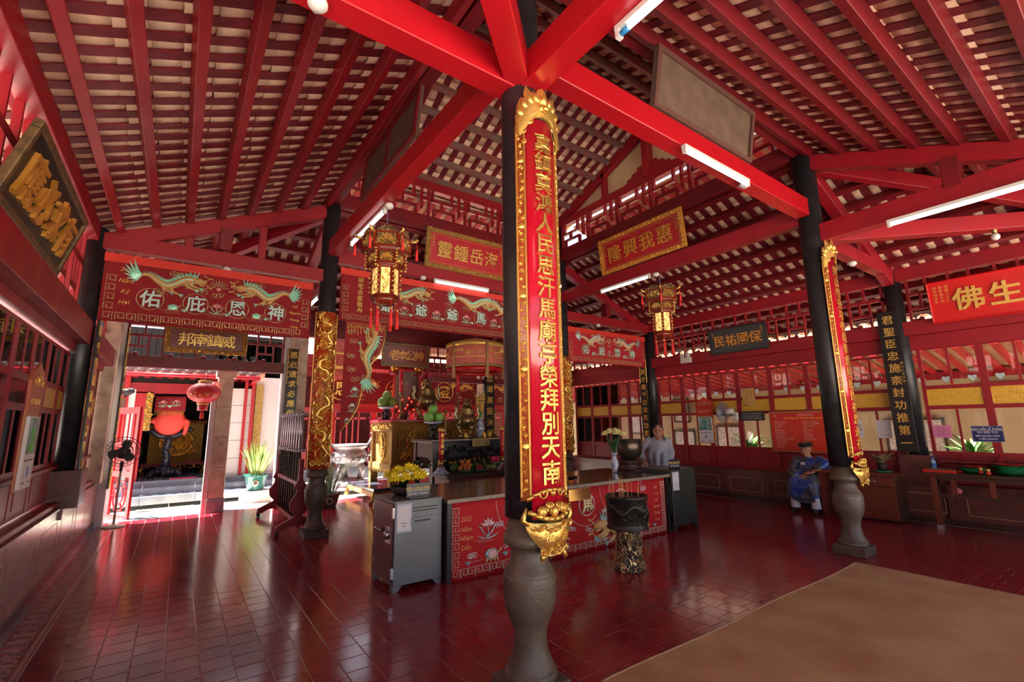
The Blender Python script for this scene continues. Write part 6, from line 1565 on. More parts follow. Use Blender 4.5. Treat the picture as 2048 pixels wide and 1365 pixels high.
# seated man
st = thing('person', 'seated old man in blue brocade robe and black round hat', 'person', (9.40, 3.95, 0), math.radians(-84))
b = MB()
b.tube([(0, .02, .50), (0, .03, .62), (0, .02, .78), (0, 0, .88)], [.14, .13, .14, .11], 14); b.tube([(0, -.005, .88), (0, -.03, .98)], [.06, .055], 10)
for s, kx in ((-1, -.17), (1, .12)):
    b.tube([(s*.09, .0, .52), (kx, -.36, .50), (kx*1.05, -.34, .30), (kx*1.1, -.32, .08)], [.085, .065, .05, .036], 12)
RA = [(-.19, .0, .87), (-.27, -.05, .66), (-.06, -.24, .60)]; LA = [(.19, .0, .87), (.31, -.06, .84), (.10, -.24, .68)]
b.tube(RA, [.05, .04, .028], 10); b.tube(LA, [.05, .04, .028], 10)
hand(b, RA[2], (.9, -.25, -.1), (-.1, -.5, .8), curl=.55, side=1); hand(b, LA[2], (-.9, -.2, -.15), (0, -.5, .8), curl=.55, side=-1)
head(b, (-.01, -.055, 1.065), .106, -.12, .12)
remesh(b.ob('body', SKIN, st), .0055); face_bits(st, (-.01, -.055, 1.065), .106, -.12, .12, False, mat('grey_brow', (.25, .22, .2), .7))
h = MB(); h.T = Matrix.Translation((-.01, -.045, 1.125)) @ Matrix.Rotation(.22, 4, 'X')
h.lathe([(.092, 0), (.116, .005), (.115, .025), (.105, .048), (.07, .062), (.001, .066)], 24); h.T = None
h.ob('hat', mat('black_felt_hat', (.008, .009, .008), .8), st)
m = bpy.data.materials.new('blue_brocade'); m.use_nodes = True; n = m.node_tree.nodes; L = m.node_tree.links; bb = n['Principled BSDF']
tc = n.new('ShaderNodeTexCoord'); vo = n.new('ShaderNodeTexVoronoi'); vo.inputs['Scale'].default_value = 7.5; L.new(tc.outputs['Object'], vo.inputs[0])
nz = n.new('ShaderNodeTexNoise'); nz.inputs['Scale'].default_value = 60; L.new(tc.outputs['Object'], nz.inputs[0])
r1 = n.new('ShaderNodeValToRGB'); r1.color_ramp.elements[0].position = .26; r1.color_ramp.elements[0].color = (1, 1, 1, 1); r1.color_ramp.elements[1].position = .31; r1.color_ramp.elements[1].color = (0, 0, 0, 1); L.new(vo.outputs['Distance'], r1.inputs[0])
r2 = n.new('ShaderNodeValToRGB'); r2.color_ramp.elements[0].position = .46; r2.color_ramp.elements[1].position = .54; L.new(nz.outputs[0], r2.inputs[0])
mu = n.new('ShaderNodeMath'); mu.operation = 'MULTIPLY'; L.new(r1.outputs[0], mu.inputs[0]); L.new(r2.outputs[0], mu.inputs[1])
cx_ = n.new('ShaderNodeMix'); cx_.data_type = 'RGBA'; cx_.inputs[6].default_value = (.008, .035, .26, 1); cx_.inputs[7].default_value = (.42, .40, .26, 1); L.new(mu.outputs[0], cx_.inputs[0])
c2 = n.new('ShaderNodeMix'); c2.data_type = 'RGBA'; c2.inputs[7].default_value = (.03, .03, .05, 1); L.new(cx_.outputs[2], c2.inputs[6])
n3 = n.new('ShaderNodeTexNoise'); n3.inputs['Scale'].default_value = 5; L.new(tc.outputs['Object'], n3.inputs[0]); r3 = n.new('ShaderNodeValToRGB'); r3.color_ramp.elements[0].position = .44; r3.color_ramp.elements[1].position = .54; L.new(n3.outputs[0], r3.inputs[0]); L.new(r3.outputs[0], c2.inputs[0])
L.new(c2.outputs[2], bb.inputs['Base Color']); bb.inputs['Roughness'].default_value = .38; bb.inputs['Sheen Weight'].default_value = .3
BROC = m
c = MB(); c.tube([(0, .03, .48), (0, .03, .62), (0, .02, .78), (0, .0, .88), (0, -.015, .925)], [.20, .19, .18, .14, .075], 18)
for A_ in (RA, LA): c.tube([(A_[0][0]*.75, A_[0][1], A_[0][2]), A_[0], A_[1], tuple(Vector(A_[1])*.25+Vector(A_[2])*.75)], [.09, .085, .085, .095], 12)
for s, kx in ((-1, -.17), (1, .12)): c.tube([(s*.08, .02, .52), (kx*.8, -.18, .53), (kx, -.37, .50), (kx*1.05, -.385, .36), (kx*1.1, -.38, .27)], [.12, .12, .10, .10, .095], 12)
c.tube([(-.02, -.1, .50), (-.02, -.36, .48), (-.02, -.37, .30)], [.12, .11, .11], 12); c.tube([(-.19, -.36, .29), (-.02, -.40, .265), (.14, -.37, .28)], [.09, .10, .09], 12); c.tube([(-.18, -.37, .42), (.13, -.38, .42)], .11, 12); c.tube([(.0, -.2, .56), (0, .0, .58)], [.10, .14], 10)
remesh(c.ob('robe', BROC, st), .009)
MB().box(-.12, -.05, -.005, .0, 0, .045).ob('name_badge', mat('badge', (.55, .42, .45), .5), st, M=Matrix.Translation((.04, -.185, .80)))
MB().lathe([(.066, 0), (.056, .035), (.05, .035), (.058, 0)], 16, (0, -.015, .905)).ob('collar', mat('blue_collar', (.02, .05, .28), .5), st)
MB().lathe([(.058, .0), (.055, .012)], 16, (0, -.018, .935), cap=False).ob('white_collar_edge', WHITE, st)
pz = MB()
for s, kx in ((-1, -.17), (1, .12)): pz.tube([(kx*1.05, -.36, .40), (kx*1.08, -.34, .2), (kx*1.1, -.33, .085)], [.07, .07, .078], 12)
remesh(pz.ob('trousers', mat('white_trousers', (.62, .60, .70), .8), st), .008)
sh = MB()
for s, kx in ((-1, -.17), (1, .12)): sh.tube([(kx*1.1, -.27, .045), (kx*1.15, -.38, .04), (kx*1.25, -.50, .028)], [.042, .045, .03], 10)
remesh(sh.ob('shoes', mat('black_shoe', (.012, .012, .014), .3), st), .007)
t = thing('stool', 'dark wooden stool under the seated man', 'stool', (9.47, 3.95, 0))
MB().lathe([(.16, .36), (.17, .38), (.17, .40), (.001, .40)], 20).ob('seat', DWOOD, t)
for k in range(4): a = PI/4+PI/2*k; MB().tube([(.12*math.cos(a), .12*math.sin(a), .37), (.14*math.cos(a), .14*math.sin(a), 0)], .016, 8).ob('leg', DWOOD, t)
# ------------------------------------------------------------------ altar group (gilded altar, black table, low table)
GREEN_F = mat('pomelo_green', (.16, .26, .05), .5, var=.4, vscale=6, col2=(.26, .33, .08), bump=.15, bscale=80); GREEN_B = mat('bright_pomelo', (.20, .42, .08), .45, bump=.15, bscale=80)
PORC = mat('white_blue_porcelain', (.66, .70, .74), .15, var=.9, vscale=20, col2=(.10, .16, .42))
def carved_table(name, label, x, y, L_, D_, H_, m, rm, z0=0., legs=True, top=None):
    t = thing(name, label, 'altar', (x, y, z0))
    bevel(MB().box(-.05, L_+.05, -.05, D_+.05, H_-.07, H_).ob('top', top or rm, t), .01)
    MB().box(0, L_, 0, D_, H_-.27, H_-.07).ob('frieze', m, t)
    for a, b in ((0, 0), (L_-.12, 0), (0, D_-.12), (L_-.12, D_-.12)):
        MB().box(a-.02, a+.14, b-.02, b+.14, 0, .30).box(a, a+.12, b, b+.12, .30, H_-.27).ob('leg', m, t)
    MB().box(.06, L_-.06, .05, D_-.05, .40, H_-.27).ob('body', m, t)
    MB().box(-.03, L_+.03, -.03, D_+.03, .40, .56).box(-.02, L_+.02, -.02, D_+.02, H_-.30, H_-.26).ob('moulding', m, t)
    k = max(2, round(L_/.7)); w_ = (L_-.24)/k
    for i in range(k):
        p = MB().box(.14+i*w_, .10+(i+1)*w_, -.005, .05, .62, H_-.34).ob('front_panel', m, t)
        mb = MB(); relief(mb, .16+i*w_, .08+(i+1)*w_, 0, H_-1.0, 14, .016, i+3); mb.ob('panel_relief', GOLD, p, M=frame((0, -.008, .64), (1, 0, 0), (0, 0, 1)))
    mb = MB(); 
    ov = [(.26*math.cos(a), .36*math.sin(a), .01) for a in [2*PI*i/20 for i in range(21)]]
    mb.tube([(p[0]*.7, p[1], .01) for p in ov], .016, 6); relief(mb, -.15, .15, -.3, .3, 16, .014, 8)
    mb.ob('side_medallion', GOLD, t, M=frame((.045, D_/2, (H_+.36)/2-.03), (0, -1, 0), (0, 0, 1)))
    mb = MB(); relief(mb, .02, D_-.02, 0, .16, 14, .014, 5); mb.ob('side_frieze_relief', GOLD, t, M=frame((-.012, D_, H_-.25), (0, -1, 0), (0, 0, 1)))
    mb = MB(); relief(mb, .02, L_-.02, 0, .16, 22, .014, 6); mb.ob('front_frieze_relief', GOLD, t, M=frame((0, -.012, H_-.25), (1, 0, 0), (0, 0, 1)))
    mb = MB()
    for k in range(12): mb.poly([(k*D_/12, 0), ((k+1)*D_/12-.01, 0), ((k+.5)*D_/12, -.09-.03*(k % 2))], -.01, .012) if False else mb.poly([((k+.5)*D_/12, -.09-.03*(k % 2)), ((k+1)*D_/12-.005, 0), (k*D_/12, 0)], -.01, .012)
    mb.ob('hanging_apron', GOLD, t, M=frame((-.03, D_, .41), (0, -1, 0), (0, 0, 1)))
    return t
carved_table('gilded_altar', 'tall altar of carved and gilded wood behind the left safe', 3.84, 9.95, 2.3, 1.35, 1.72, CARVG, CARVR, z0=0, top=mat('pink_red_altar_top', (.42, .04, .06), .25))
t = thing('altar_platform', 'low dark platform with gilded claw feet under the altar', 'platform', (3.42, 9.78, 0))
MB().box(-.0, 2.9, -.0, 1.8, .24, .30).ob('deck', mat('dark_blue_slab', (.05, .05, .07), .15), t)
MB().box(0.0, 2.9, -.02, .0, .14, .24).box(-.02, 0, -.02, 1.8, .14, .24).ob('gilt_apron', CARVR, t)
for a, b in ((0, 0), (2.84, 0), (0, 1.74), (2.84, 1.74)): MB().tube([(a, b, .22), (a-.03, b-.02, .10), (a-.07, b-.03, .0)], [.05, .04, .05], 8).ob('claw_foot', GOLD, t)
bpy.data.objects['gilded_altar'].location.z = .30
for o in [bpy.data.objects['gilded_altar']]: o.scale = (1, 1, 1.42/1.72)
t = thing('black_altar_table', 'black carved altar table in front of the gilded altar', 'table', (4.07, 8.40, 0))
bevel(MB().box(-.04, 2.34, -.04, .94, 1.25, 1.31).ob('top', BLKW, t), .008); MB().box(-.04, 2.34, -.045, -.04, 1.285, 1.30).ob('edge_line', PST, t)
for a, b in ((0, 0), (2.2, 0), (0, .8), (2.2, .8)): MB().box(a, a+.10, b, b+.10, 0, 1.25).ob('leg', mat('grey_purple_wood', (.075, .045, .05), .3), t)
MB().box(.02, .08, .1, .8, .95, 1.25).ob('side_frame', mat('grey_purple_wood', ()), t); MB().box(.10, 2.2, .04, .08, .95, 1.25).ob('front_panel', BLKW, t); MB().box(.1, 2.2, .3, .36, .1, .95).ob('inner_panel', BLKW, t)
mb = MB(); relief(mb, .0, .7, 0, .22, 8, .018, 3); mb.ob('side_carving', BLKW, t, M=frame((-.0, .8, .72), (0, -1, 0), (0, 0, 1)))
mb = MB(); relief(mb, .0, 2.0, 0, .2, 18, .018, 4); mb.ob('front_carving', BLKW, t, M=frame((.12, .03, .98), (1, 0, 0), (0, 0, 1)))
mb = MB(); relief(mb, .0, 2.0, 0, .10, 18, .012, 9); mb.ob('gilt_strip', GOLD, t, M=frame((.12, .03, .84), (1, 0, 0), (0, 0, 1)))
t = thing('metal_plate', 'small brass plate fixed on the black altar table', 'plaque', M=frame((4.92, 8.345, 1.15), (1, 0, 0), (0, 0, 1)))
MB().box(0, .42, 0, .16, 0, .01).ob('plate', mat('dull_brass', (.32, .23, .10), .35, .7), t)
for i in range(3): MB().box(.06, .36, .045+.035*i, .052+.035*i, .01, .012).ob('engraved_line', DARK, t)
t = thing('fruit_table', 'low red-brown table with fruit plates in front of the black table', 'table', (4.02, 7.62, 0))
bevel(MB().box(-.06, 2.2, -.05, .62, .64, .70).ob('top', DWOOD, t), .006); MB().box(0, 2.14, 0, .57, .52, .64).ob('frieze', MWOOD, t)
for a, b in ((0, 0), (2.06, 0), (0, .49), (2.06, .49)): MB().box(a, a+.08, b, b+.08, 0, .52).ob('leg', MWOOD, t)
# fruit: every fruit on its own
LYC = mat('lychee_red', (.42, .05, .05), .5, bump=1, bscale=120); DRF = mat('dragonfruit_pink', (.62, .04, .12), .4); BAN = mat('mango_orange', (.62, .22, .04), .45, var=.5, vscale=9, col2=(.5, .05, .03)); LGR = mat('lime_leaf', (.10, .25, .04), .5)
def fruit(name, label, x, y, z, r, m, sc=(1, 1, 1), group=None, leafy=False):
    f = thing(name, label, 'fruit', (x, y, z), group=group); MB().ball((0, 0, r*sc[2]), r, 12, 9, sc).ob('flesh', m, f)
    if leafy:
        mb = MB()
        for k in range(7): a = k*.9; mb.leaf((r*.5*math.cos(a), r*.5*math.sin(a), r*(.9+.3*(k % 3))), (r*1.2*math.cos(a), r*1.2*math.sin(a), r*(1.7+.2*(k % 2))), r*.5, .01)
        mb.ob('scales', LGR, f)
    return f
def plate(x, y, z, r, m, label):
    t = thing('plate', label, 'plate', (x, y, z)); MB().lathe(plate_prof(r, .035), 28).ob('dish', m, t)
R2 = random.Random(21)
ftz = .70
for i, (x, y, m, lab) in enumerate(((4.50, 7.86, GPL, 'green plate of orange fruit on the low table'), (4.80, 7.86, GPL, 'green plate of lychees on the low table'), (5.08, 7.90, mat('orange_plate', (.55, .12, .05), .4), 'orange dish with limes on the low table'), (5.42, 7.88, mat('pink_plate', (.5, .06, .08), .4), 'pink dish of lychees at the right of the low table'))): plate(x, y, ftz, .15, m, lab)
for k in range(12): a = k*1.3; r_ = .02+.08*(k % 3)/2; fruit('mango', 'orange fruit heaped on the green plate', 4.50+r_*math.cos(a), 7.86+r_*math.sin(a), ftz+.03+.05*(k//5), .042, BAN, (1, .9, 1.2), 'orange fruits on the low table')
for px, n_ in ((4.80, 26), (5.42, 20)):
    for k in range(n_):
        a = k*2.4; lay = k//9; r_ = (.10-.03*lay)*math.sqrt(((k % 9)+.5)/9)
        fruit('lychee', 'red lychee heaped on the green plate' if px < 5 else 'red lychee heaped on the pink dish', px+r_*math.cos(a), (7.86 if px < 5 else 7.88)+r_*math.sin(a), ftz+.02+.038*lay, .021, LYC, group='lychees on green plate' if px < 5 else 'lychees on pink dish')
for k in range(4): fruit('lime', 'green fruit in the orange dish', 5.08+.06*math.cos(k*1.57), 7.90+.06*math.sin(k*1.57), ftz+.03, .045, GREEN_F, group='green fruits in the orange dish')
t = thing('cake_stand', 'small pale footed dish holding the dragonfruit', 'plate', (5.24, 7.98, ftz)); MB().lathe([(.05, 0), (.055, .01), (.02, .03), (.018, .12), (.13, .14), (.135, .155), (.12, .15), (.001, .145)], 24).ob('dish', mat('pale_gold_dish', (.6, .48, .35), .3, .4), t)
for k in range(4): fruit('dragonfruit', 'pink dragonfruit on the pale footed dish', 5.24+.055*math.cos(k*1.57+.4), 7.98+.055*math.sin(k*1.57+.4), ftz+.15, .05, DRF, (1, 1, 1.15), 'dragonfruits on the footed dish', True)
mb = MB()
for k in range(26): a = R2.uniform(0, 6.3); x = R2.uniform(-.35, .45); mb.leaf((x, .1, .05), (x+.09*math.cos(a), .1+.06*math.sin(a), R2.uniform(.10, .22)), .05, .02)
tag(mb.ob('fruit_leaves', LGR, None, loc=(4.62, 7.9, ftz)), 'green leafy twigs among the fruit on the low table', 'leaves', kind='stuff')
def candlestick(x, y, z, h, label, m=BRONZE, base=.07):
    t = thing('candlestick', label, 'candlestick', (x, y, z)); pr_ = [(base, 0), (base*1.05, .02), (base*.5, .06)]
    k = .08
    while k < h-.12: pr_ += [(base*.28, k), (base*.55, k+.02), (base*.28, k+.04)]; k += .07
    pr_ += [(base*.3, h-.06), (base*.75, h-.03), (base*.7, h), (.001, h)]
    MB().lathe(pr_, 16).ob('stem', m, t); return t
def candle(x, y, z, h, r, label, chars=None, m=None):
    t = thing('red_candle', label, 'candle', (x, y, z)); MB().cyl((0, 0, 0), r, 0, h, 16).ob('wax', m or mat('red_wax', (.55, .02, .03), .3), t)
    MB().lathe([(r*1.25, h-.0), (r*1.35, h+.02), (r*.9, h+.06), (.001, h+.07)], 12).ob('tip', GOLDP if chars else mat('red_wax', ()), t)
    if chars:
        mb = MB()
        for i, ch in enumerate(chars): put_text(mb, ch, 0, h*.88-i*h*.8/len(chars), r*.96, h*.15, .02, .01)
        mb.v = [(x_, -z_, y_) for x_, y_, z_ in mb.v]; mb.ob('gold_lettering', GOLDP, t)
    return t
for x, lab in ((4.04, 'left'), (5.42, 'right')):
    t = thing('candle_base', 'blue and white porcelain foot under the %s red candle' % lab, 'candle holder', (x, 7.98, ftz)); MB().lathe([(.15, 0), (.16, .02), (.10, .06), (.07, .10), (.075, .12), (.001, .12)], 24).ob('foot', PORC, t)
    MB().cyl((0, 0, 0), .055, .12, .25, 16).ob('brass_sleeve', mat('brass_sleeve', (.50, .34, .12), .3, .8), t)
    candle(x, 7.98, ftz+.25, .52, .048, 'fat red candle with gold characters, %s side of low table' % lab, '金玉滿堂')
def pomelos(x, y, z, sr, label, m, rr_=.12, sh=.28):
    t = thing('fruit_stand', 'carved black stand with a shallow dish, '+label, 'stand', (x, y, z))
    MB().lathe([(.08, 0), (.09, .02), (.05, .06), (.035, .14), (.06, .2), (.10, sh-.03)], 14).ob('carved_stem', BLKW, t)
    for k in range(4): a = PI/2*k+.4; MB().tube([(.05*math.cos(a), .05*math.sin(a), .2), (.13*math.cos(a), .13*math.sin(a), .17), (.09*math.cos(a), .09*math.sin(a), .05), (.12*math.cos(a), .12*math.sin(a), 0)], [.02, .02, .016, .02], 6).ob('leg', BLKW, t)
    MB().lathe([(.10, sh-.03), (.19, sh), (.20, sh+.02), (.17, sh+.01), (.001, sh)], 28).ob('dish', PORC, t)
    for k, (a, b, c) in enumerate(((-.11, -.02, 0), (.11, -.04, 0), (.0, .11, 0), (0, .0, .17))):
        fruit('pomelo', ['left', 'right', 'rear', 'topmost'][k]+' green pomelo '+label, x+a, y+b, z+sh+.01+c, rr_*(1.0-.03*k), m)
pomelos(3.92, 10.55, 1.72, 1, 'on the gilded altar', GREEN_F, .118)
pomelos(4.24, 8.75, 1.31, 1, 'on the black table', GREEN_B, .105, .33)
def big_burner(x, y, z, s, label):
    t = thing('bronze_censer', label, 'incense burner', (x, y, z))
    MB().lathe([(.20*s, 0), (.24*s, .02*s), (.23*s, .06*s), (.16*s, .09*s)], 28).ob('round_base', BRONZE, t)
    for k in range(3): a = PI/2+2*PI/3*k+PI; MB().tube([(.20*s*math.cos(a), .20*s*math.sin(a), .34*s), (.23*s*math.cos(a), .23*s*math.sin(a), .24*s), (.15*s*math.cos(a), .15*s*math.sin(a), .14*s), (.17*s*math.cos(a), .17*s*math.sin(a), .07*s)], [.09*s, .065*s, .04*s, .055*s], 10).ob('leg', BRONZE, t)
    MB().lathe([(.001, .22*s), (.14*s, .25*s), (.25*s, .36*s), (.27*s, .46*s), (.24*s, .55*s), (.20*s, .58*s), (.21*s, .60*s)], 32).ob('bowl', BRONZE, t)
    MB().lathe([(.22*s, .60*s), (.225*s, .62*s), (.20*s, .66*s), (.21*s, .68*s), (.17*s, .73*s), (.18*s, .745*s), (.12*s, .80*s), (.06*s, .83*s), (.001, .84*s)], 32).ob('lid', BRONZE, t)
    for sg in (-1, 1): MB().tube([(sg*.24*s, 0, .50*s), (sg*.33*s, 0, .52*s), (sg*.36*s, 0, .62*s), (sg*.31*s, 0, .70*s), (sg*.34*s, 0, .78*s), (sg*.29*s, 0, .82*s)], [.05*s, .045*s, .045*s, .04*s, .045*s, .03*s], 8).ob('dragon_handle', mat('pale_bronze', (.40, .33, .18), .4, .7), t)
    mb = MB().ball((0, 0, .90*s), .075*s, 10, 8, (1.1, 1, 1)).ball((-.06*s, -.05*s, .97*s), .05*s, 9, 7).ball((.07*s, 0, .86*s), .04*s, 8, 6)
    for k in range(8): a = k*.8; mb.ball((-.06*s+.045*s*math.cos(a), -.05*s+.03*s*math.sin(a), 1.0*s), .016*s, 5, 4)
    for a, b in ((-.05, -.06), (.05, -.06), (.06, .06), (-.06, .06)): mb.tube([(a*s, b*s, .90*s), (a*1.3*s, b*1.3*s, .82*s)], .022*s, 6)
    mb.tube([(.09*s, 0, .90*s), (.13*s, .02*s, .98*s), (.10*s, .02*s, 1.03*s)], [.02*s, .02*s, .006*s], 6); mb.ob('lion_finial', BRONZE, t)
    mb = MB(); relief(mb, -.6, .6, .36*s, .48*s, 12, .010*s, 7); wrap(mb, .268*s).ob('cloud_relief', BRONZE, t)
    return t
big_burner(4.78, 10.25, 1.72, .95, 'large bronze censer with lion lid on the gilded altar')
big_burner(5.06, 8.80, 1.31, .82, 'bronze censer with lion lid on the black table')
for x, y, z, h, lab in ((4.44, 8.60, 1.31, .58, 'tall bronze candlestick, left on the black table'), (5.74, 8.75, 1.31, .60, 'tall bronze candlestick, right on the black table'), (4.10, 10.15, 1.72, .62, 'bronze candlestick at left on the gilded altar'), (5.58, 10.15, 1.72, .66, 'bronze candlestick at right on the gilded altar')): candlestick(x, y, z, h, lab)
candle(4.10, 10.15, 2.34, .48, .045, 'tall red candle at left on the gilded altar'); candle(5.58, 10.15, 2.38, .48, .045, 'tall red candle at right on the gilded altar')
vase(5.42, 8.85, 1.31, 1.05, 'blue and white vase of orange gladioli on the black table')
t = thing('flower_bunch', 'orange gladioli standing in the vase on the black table', 'flowers', (5.42, 8.85, 1.70)); mb = MB(); fl = MB()
for i in range(16):
    a = i*2.4; tp = (.16*math.cos(a)*(.4+.6*(i % 4)/3), .12*math.sin(a), .42+.10*(i % 3)); mb.tube([(0, 0, -.2), (tp[0]*.4, tp[1]*.4, .15), tp], .008, 4); mb.leaf((0, 0, 0), (tp[0]*1.1, tp[1]*1.1, tp[2]*.95), .035, .02)
    for k in range(4):
        q = .45+.13*k; fl.ball((tp[0]*q, tp[1]*q-.02, tp[2]*q), .026, 6, 4)
mb.ob('stems', LEAFG, t); fl.ob('blossoms', mat('orange_gladiolus', (.80, .36, .08), .6), t, kind='stuff')
for i, (x, y) in enumerate(((4.90, 8.55), (5.32, 8.52), (5.5, 8.6))):
    t = thing('glass_lamp', ['small amber glass lamp left of the front censer', 'small amber glass lamp right of the front censer', 'small amber glass lamp near the gladioli vase'][i], 'lamp', (x, y, 1.31)); MB().lathe([(.03, 0), (.045, .03), (.04, .08), (.02, .10), (.02, .12)], 14).ob('shade', mat('amber_lamp', (.75, .42, .06), .15), t); MB().ball((0, 0, .05), .02, 8, 6).ob('flame_bulb', mat('tiny_glow', (1, .6, .2), .5, emit=4), t)
REDGLOW = mat('red_led_glow', (1, .05, .03), .5, emit=5)
for i, (x, z) in enumerate(((4.22, 2.18), (4.35, 2.06), (4.45, 2.14), (4.30, 1.98), (4.14, 1.92), (4.5, 1.95), (4.08, 2.02), (4.38, 2.22))):
    t = thing('lotus_light', 'small red glowing lotus light on the gilded altar', 'lamp', (x, 10.35, z-.06), group='red lotus lights on the gilded altar')
    MB().lathe([(.015, 0), (.045, .04), (.03, .045), (.001, .03)], 10).ob('cup', mat('red_glass_cup', (.5, .02, .02), .2), t); MB().ball((0, 0, .06), .022, 8, 6).ob('bulb', REDGLOW, t)
t = thing('lamp_tree', 'thin black stand carrying the red lotus lights', 'stand', (4.32, 10.38, 1.72))
for x, z in ((-.10, .40), (.03, .28), (.13, .36), (-.02, .20), (-.18, .14), (.18, .17), (-.24, .24), (.06, .44)): MB().tube([(0, 0, 0), (x*.5, 0, z*.6), (x, 0, z)], .010, 6).ob('branch', BLKW, t)
t = thing('portrait_frame', 'glazed red-framed picture of a deity standing behind the censer', 'picture', M=frame((4.16, 10.80, 1.95), (1, 0, 0), (0, 0, 1)))
for a in ((0, .70, 0, .06), (0, .70, .94, 1.0), (0, .06, .06, .94), (.64, .70, .06, .94)): MB().box(*a, 0, .05).ob('frame_side', REDB, t)
MB().box(.06, .64, .06, .94, 0, .01).ob('picture', mat('faded_portrait', (.22, .12, .10), .3, var=1, vscale=6, col2=(.10, .06, .06)), t)
MB().ball((.35, .66, .012), .055, 12, 8, (1, 1.2, .2)).poly([(.15, .12), (.55, .12), (.50, .40), (.42, .58), (.28, .58), (.20, .40)], .01, .016).ob('robed_figure', mat('faded_figure', (.42, .20, .18), .4, var=.8, vscale=20), t)
for i, x in enumerate((4.17, 4.78)):
    t = thing('calabash', ['red and gold gourd ornament above the left of the portrait', 'red and gold gourd ornament above the right of the portrait'][i], 'ornament', (x, 10.72, 2.86))
    MB().lathe([(.06, 0), (.11, .05), (.12, .10), (.07, .17), (.05, .20), (.075, .26), (.06, .32), (.02, .36), (.015, .40), (.001, .44)], 18).ob('gourd', mat('gold_red_lacquer', (.70, .34, .04), .15, .7, var=.9, vscale=9, col2=(.5, .03, .01)), t); MB().box(-.02, .02, -.02, .02, -1.14, 0).ob('post', REDB, t)
    MB().lathe([(.12, 0), (.14, .03), (.06, .05)], 12, (0, 0, -.06)).ob('lotus_foot', RED, t)
t = thing('canopy', 'round red embroidered canopy hanging right of the altar', 'canopy', (5.50, 9.2, 2.76))
PCL = mat('canopy_cloth', (.46, .06, .06), .75, var=.8, vscale=25, col2=(.62, .22, .15), bump=.4, bscale=60)
R_ = .66; n_ = 48
for z0, z1, m, nm, rr_ in ((.10, .66, PCL, 'cloth_drum', R_), (.56, .66, GOLDP, 'gold_band', R_+.006), (.30, .325, GOLDP, 'gold_band', R_+.006), (.10, .15, mat('black_gold_braid', (.12, .08, .03), .6, var=1, vscale=30, col2=(.5, .35, .1)), 'braid', R_+.008), (.0, .10, REDB, 'pleated_skirt', R_-.02)):
    vs = []
    for i in range(n_): 
        a = 2*PI*i/n_; q = rr_*(1+(.02 if nm == 'pleated_skirt' else .008)*math.sin(i*PI*(1 if nm == 'pleated_skirt' else .5)))
        vs += [(q*math.cos(a), q*math.sin(a), z0), (q*math.cos(a), q*math.sin(a), z1)]
    k = len(vs); vs += [(x*.985, y*.985, z) for x, y, z in vs]
    fs = []
    for i in range(n_): j = (i+1) % n_; fs += [(2*i, 2*j, 2*j+1, 2*i+1), (k+2*i, k+2*i+1, k+2*j+1, k+2*j), (2*i, k+2*i, k+2*j, 2*j), (2*i+1, 2*j+1, k+2*j+1, k+2*i+1)]
    mb = MB(); mb._add(vs, fs, True); mb.ob(nm, m, t)
mb = MB(); relief(mb, -1.3, 1.3, .36, .54, 22, .012, 4); wrap(mb, R_).ob('embroidery', GOLDP, t)
MB().lathe([(R_, .66), (R_*.3, .80), (.03, .84), (.02, .92)], 32).ob('top_cone', PCL, t)
for a in (-1.7, -.6, -2.9): MB().tube([(R_*math.cos(a), R_*math.sin(a), .66), (R_*math.cos(a)*1.01, R_*math.sin(a)*1.01, .1), (R_*math.cos(a), R_*math.sin(a), -.15)], [.035, .035, .05], 8).ob('ribbon', mat('ribbon_gold_red', (.45, .22, .10), .7, var=.8, vscale=20), t)
MB().tube([(0, 0, .9), (0, 0, 1.85)], .01, 6).ob('hanger', BLKW, t)
# backdrop cloths and boards behind the altar
def valance(x0, x1, y, z0, z1, label, chars, seed):
    t = thing('altar_cloth', label, 'banner', M=frame((x0, y, z0), (1, 0, 0), (0, 0, 1)))
    W_, H_ = x1-x0, z1-z0; cloth('cloth', W_, H_, mat('maroon_cloth', (.22, .010, .014), .8, var=.4, vscale=4), t, wave=.02, nx_=30)
    mb = MB(); 
    for k in range(int(W_/.06)): mb.tube([(.03+.06*k, H_-.10, .01), (.03+.06*k, H_, .02)], .028, 5)
    mb.ob('gathered_heading', REDB, t)
    MB().box(0, W_, .0, .10, .0, .012).ob('lower_band', mat('red_stripe_cloth', (.42, .03, .03), .7), t)
    g = MB(); tn = MB(); pk = MB()
    for i, ch in enumerate(chars):
        cx = W_*(i+.5)/len(chars); char(ch, cx, H_*.46, .36, GOLDP, t, z=.008, off=.02)
        g.tube([(cx+.27*math.cos(a), H_*.46+.27*math.sin(a), .01) for a in [2*PI*k/20 for k in range(21)]], .012, 5)
        dragon(tn, tn, cx+.35, H_*.62, .45, .05, .035, 1); lotus(pk, g, cx+.5, H_*.3, .08)
    g.ob('circle_stitching', GOLDP, t); tn.ob("dragon_embroidery", mat("gold_dragon_thread", (.75, .45, .12), .5, .3), t, kind="stuff"); pk.ob('lotus_petals', PINK, t, kind='stuff')
valance(2.55, 5.35, 11.9, 2.05, 3.05, 'maroon embroidered cloth with gold characters behind the altar', '恩神', 3)
valance(5.40, 8.2, 11.9, 2.05, 3.05, 'maroon embroidered cloth right of portrait behind the canopy', '登永', 4)
t = thing('red_hanging', 'pale red festival hanging between gilt column and side drop', 'banner', M=frame((2.6, 11.5, 2.7), (1, 0, 0), (0, 0, 1)))
cloth('cloth', .9, 1.2, PCL, t, wave=.02); MB().box(0, .9, .62, .66, .0, .01).box(0, .9, 1.14, 1.2, 0, .01).box(0, .9, .26, .33, 0, .01).ob('gold_band', GOLDP, t)
t = thing('altar_beam', 'red lacquered beam and posts behind the altar cloths', 'frame', (0, 12.0, 0))
